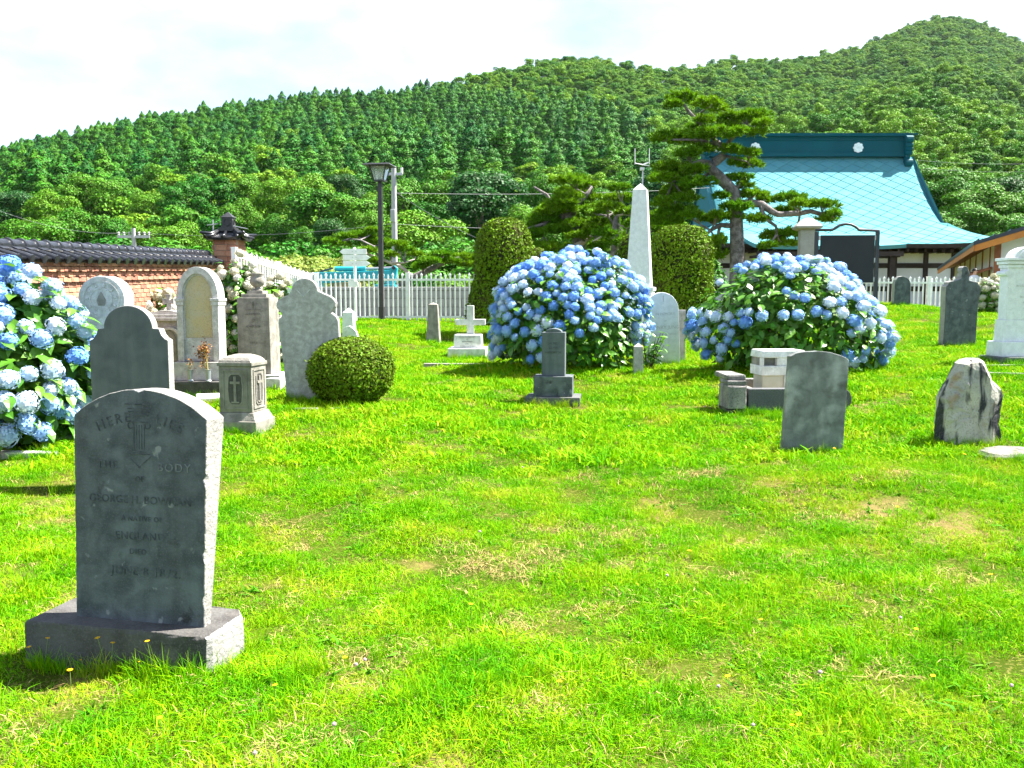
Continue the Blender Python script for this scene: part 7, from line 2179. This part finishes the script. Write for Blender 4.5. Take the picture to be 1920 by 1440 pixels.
# dead straw, thickest where the turf is worn, and low broad-leaved weeds
Yq = np.concatenate([2.4 + rng.random(36000) * 6.5, 8.5 + rng.random(11000) * 13])
xq = (rng.random(len(Yq)) - 0.5) * 2 * (Yq * 0.60 + 2.4)
kq = (rng.random(len(Yq)) < 0.10 + 0.9 * np.clip(bare(xq, Yq) * 2, 0, 0.7)) & ~inside(xq, Yq)
xq, Yq = xq[kq], Yq[kq]
Yw = 2.5 + rng.random(2600) * 10; xw = (rng.random(2600) - 0.5) * 2 * (Yw * 0.6 + 0.5)
kw = (fbm2(xw, Yw, 0.5, 9.0) > 0.1) & ~inside(xw, Yw); xw, Yw = xw[kw], Yw[kw]
X_ = np.concatenate([X_, xq, xw]); Y_ = np.concatenate([Y_, Yq, Yw])
S_ = np.concatenate([S_, rng.uniform(0.6, 1.3, len(xq)), rng.uniform(0.6, 1.5, len(xw))])
pick = np.concatenate([pick, 15 + rng.integers(0, 4, len(xq)), 19 + rng.integers(0, 3, len(xw))])
Z_ = Gn(X_, Y_)
n = len(X_)
grass = gn_scatter('grass', np.stack([X_, Y_, Z_], 1), np.stack([rng.normal(size=n) * 0.12, rng.normal(size=n) * 0.12, rng.random(n) * 6.28], 1), np.stack([S_, S_, S_ * rng.uniform(0.8, 1.25, n)], 1), pick, near_t + far_t + tall_t + straw_t + weed_t, M_grass)
tag(grass, 'bright green lawn grass with dry patches around the graves', 'grass')
print('grass', n)

# ---- small meadow flowers on thin stalks
M_yel = mat('yellow_petals', (0.55, 0.32, 0.01), 0.7, 0.1); M_pink = mat('pale_pink_petals', (0.34, 0.24, 0.27), 0.7, 0.1); M_stalk = mat('flower_stalk', (0.16, 0.24, 0.05), 0.8, 0.1)
def flower_proto(material, label, group, r_, h, clover):
    f_ = thing('meadow_flower', label, 'flower', group=group)
    m = MB(); m.tube([(0, 0, -0.01), (0.006, 0.002, h * 0.5), (0.0, 0, h)], [0.0013, 0.0012, 0.001], 5); m.build('stalk', M_stalk, f_)
    m = MB()
    if clover:
        m.lathe([(r_ * 0.3, h - r_ * 0.6), (r_, h - r_ * 0.2), (r_ * 0.95, h + r_ * 0.5), (r_ * 0.4, h + r_), (0.0005, h + r_ * 1.1)], 9)
    else:
        for k_ in range(12):
            a = k_ * math.pi / 6
            m.add([(0, 0, h), (r_ * math.cos(a - 0.2), r_ * math.sin(a - 0.2), h + r_ * 0.25), (r_ * 1.15 * math.cos(a), r_ * 1.15 * math.sin(a), h + r_ * 0.3), (r_ * math.cos(a + 0.2), r_ * math.sin(a + 0.2), h + r_ * 0.25)], [(0, 1, 2, 3)])
        m.lathe([(r_ * 0.5, h + 0.0005), (r_ * 0.35, h + r_ * 0.3), (0.0005, h + r_ * 0.4)], 8)
    m.build('petals', material, f_)
    return f_
protoY = flower_proto(M_yel, 'small yellow daisy-like flower on a thin stalk in the lawn', 'yellow flowers in the grass', 0.010, 0.10, False)
protoP = flower_proto(M_pink, 'small pale pink clover head in the short grass', 'clover heads in the grass', 0.0075, 0.05, True)
protoT = flower_proto(M_yel, 'yellow flower on a tall stalk before the heavy base of the leaning headstone', 'yellow flowers before the leaning headstone', 0.010, 0.17, False)
usedf = {}
def flower(pr, x, y, sc):
    if pr.name not in usedf: usedf[pr.name] = 1; o = pr
    else: o = copy_tree(pr)
    o.location = (x, y, G(x, y)); o.rotation_euler = (rt.uniform(-0.15, 0.15), rt.uniform(-0.15, 0.15), rt.uniform(0, 6.28)); o.scale = (sc, sc, sc)
for (a, b) in [(640, 1243), (645, 1250), (1750, 1300), (1500, 1380), (1490, 1395), (1715, 1210), (780, 1010), (1860, 1130), (1370, 1290), (1430, 1180), (60, 1215), (130, 1260), (520, 1300), (1290, 1060), (700, 840), (1560, 905), (1680, 1000), (880, 1150), (1050, 1320), (300, 1350), (560, 1120), (1800, 920), (1770, 875), (90, 1040)]:
    d = ray(a, b); t = (0.03 - EYE) / d.z; flower(protoY, d.x * t, d.y * t, rt.uniform(0.8, 1.2))
for (a, b) in [(668, 1248), (684, 1240), (1410, 1372), (1350, 1285), (1540, 1275), (1690, 1180), (480, 1420), (625, 1372), (1250, 1090), (760, 850), (740, 830), (1900, 1300), (900, 1010), (1180, 840), (1320, 820), (980, 900)]:
    d = ray(a, b); t = (0.03 - EYE) / d.z; flower(protoP, d.x * t, d.y * t, rt.uniform(0.9, 1.3))
for (u, v, sc) in [(-0.34, -0.235, 0.9), (-0.02, -0.225, 1.1), (0.0, -0.24, 0.95), (0.22, -0.235, 1.0), (-0.12, -0.25, 0.5), (0.16, -0.24, 0.45)]:
    c_, s_ = math.cos(R(-13)), math.sin(R(-13))
    flower(protoT, near.location.x + u * c_ - v * s_, near.location.y + u * s_ + v * c_, sc)

# ================================================================== thin summer haze over the valley and hill
M_haze = bpy.data.materials.new('haze_air'); M_haze.use_nodes = True
t_ = M_haze.node_tree
for n_ in list(t_.nodes):
    if n_.type == 'BSDF_PRINCIPLED': t_.nodes.remove(n_)
pv = t_.nodes.new('ShaderNodeVolumePrincipled')
pv.inputs['Color'].default_value = (0.80, 0.90, 1.0, 1)
pv.inputs['Density'].default_value = 0.00003
pv.inputs['Anisotropy'].default_value = 0.2
t_.links.new(pv.outputs[0], t_.nodes['Material Output'].inputs['Volume'])
haze = MB().box(-4200, 4200, -3200, 4200, -3, 290).build('haze', M_haze)
stuff(haze); tag(haze, 'thin pale blue summer haze hanging before the hill', 'haze')
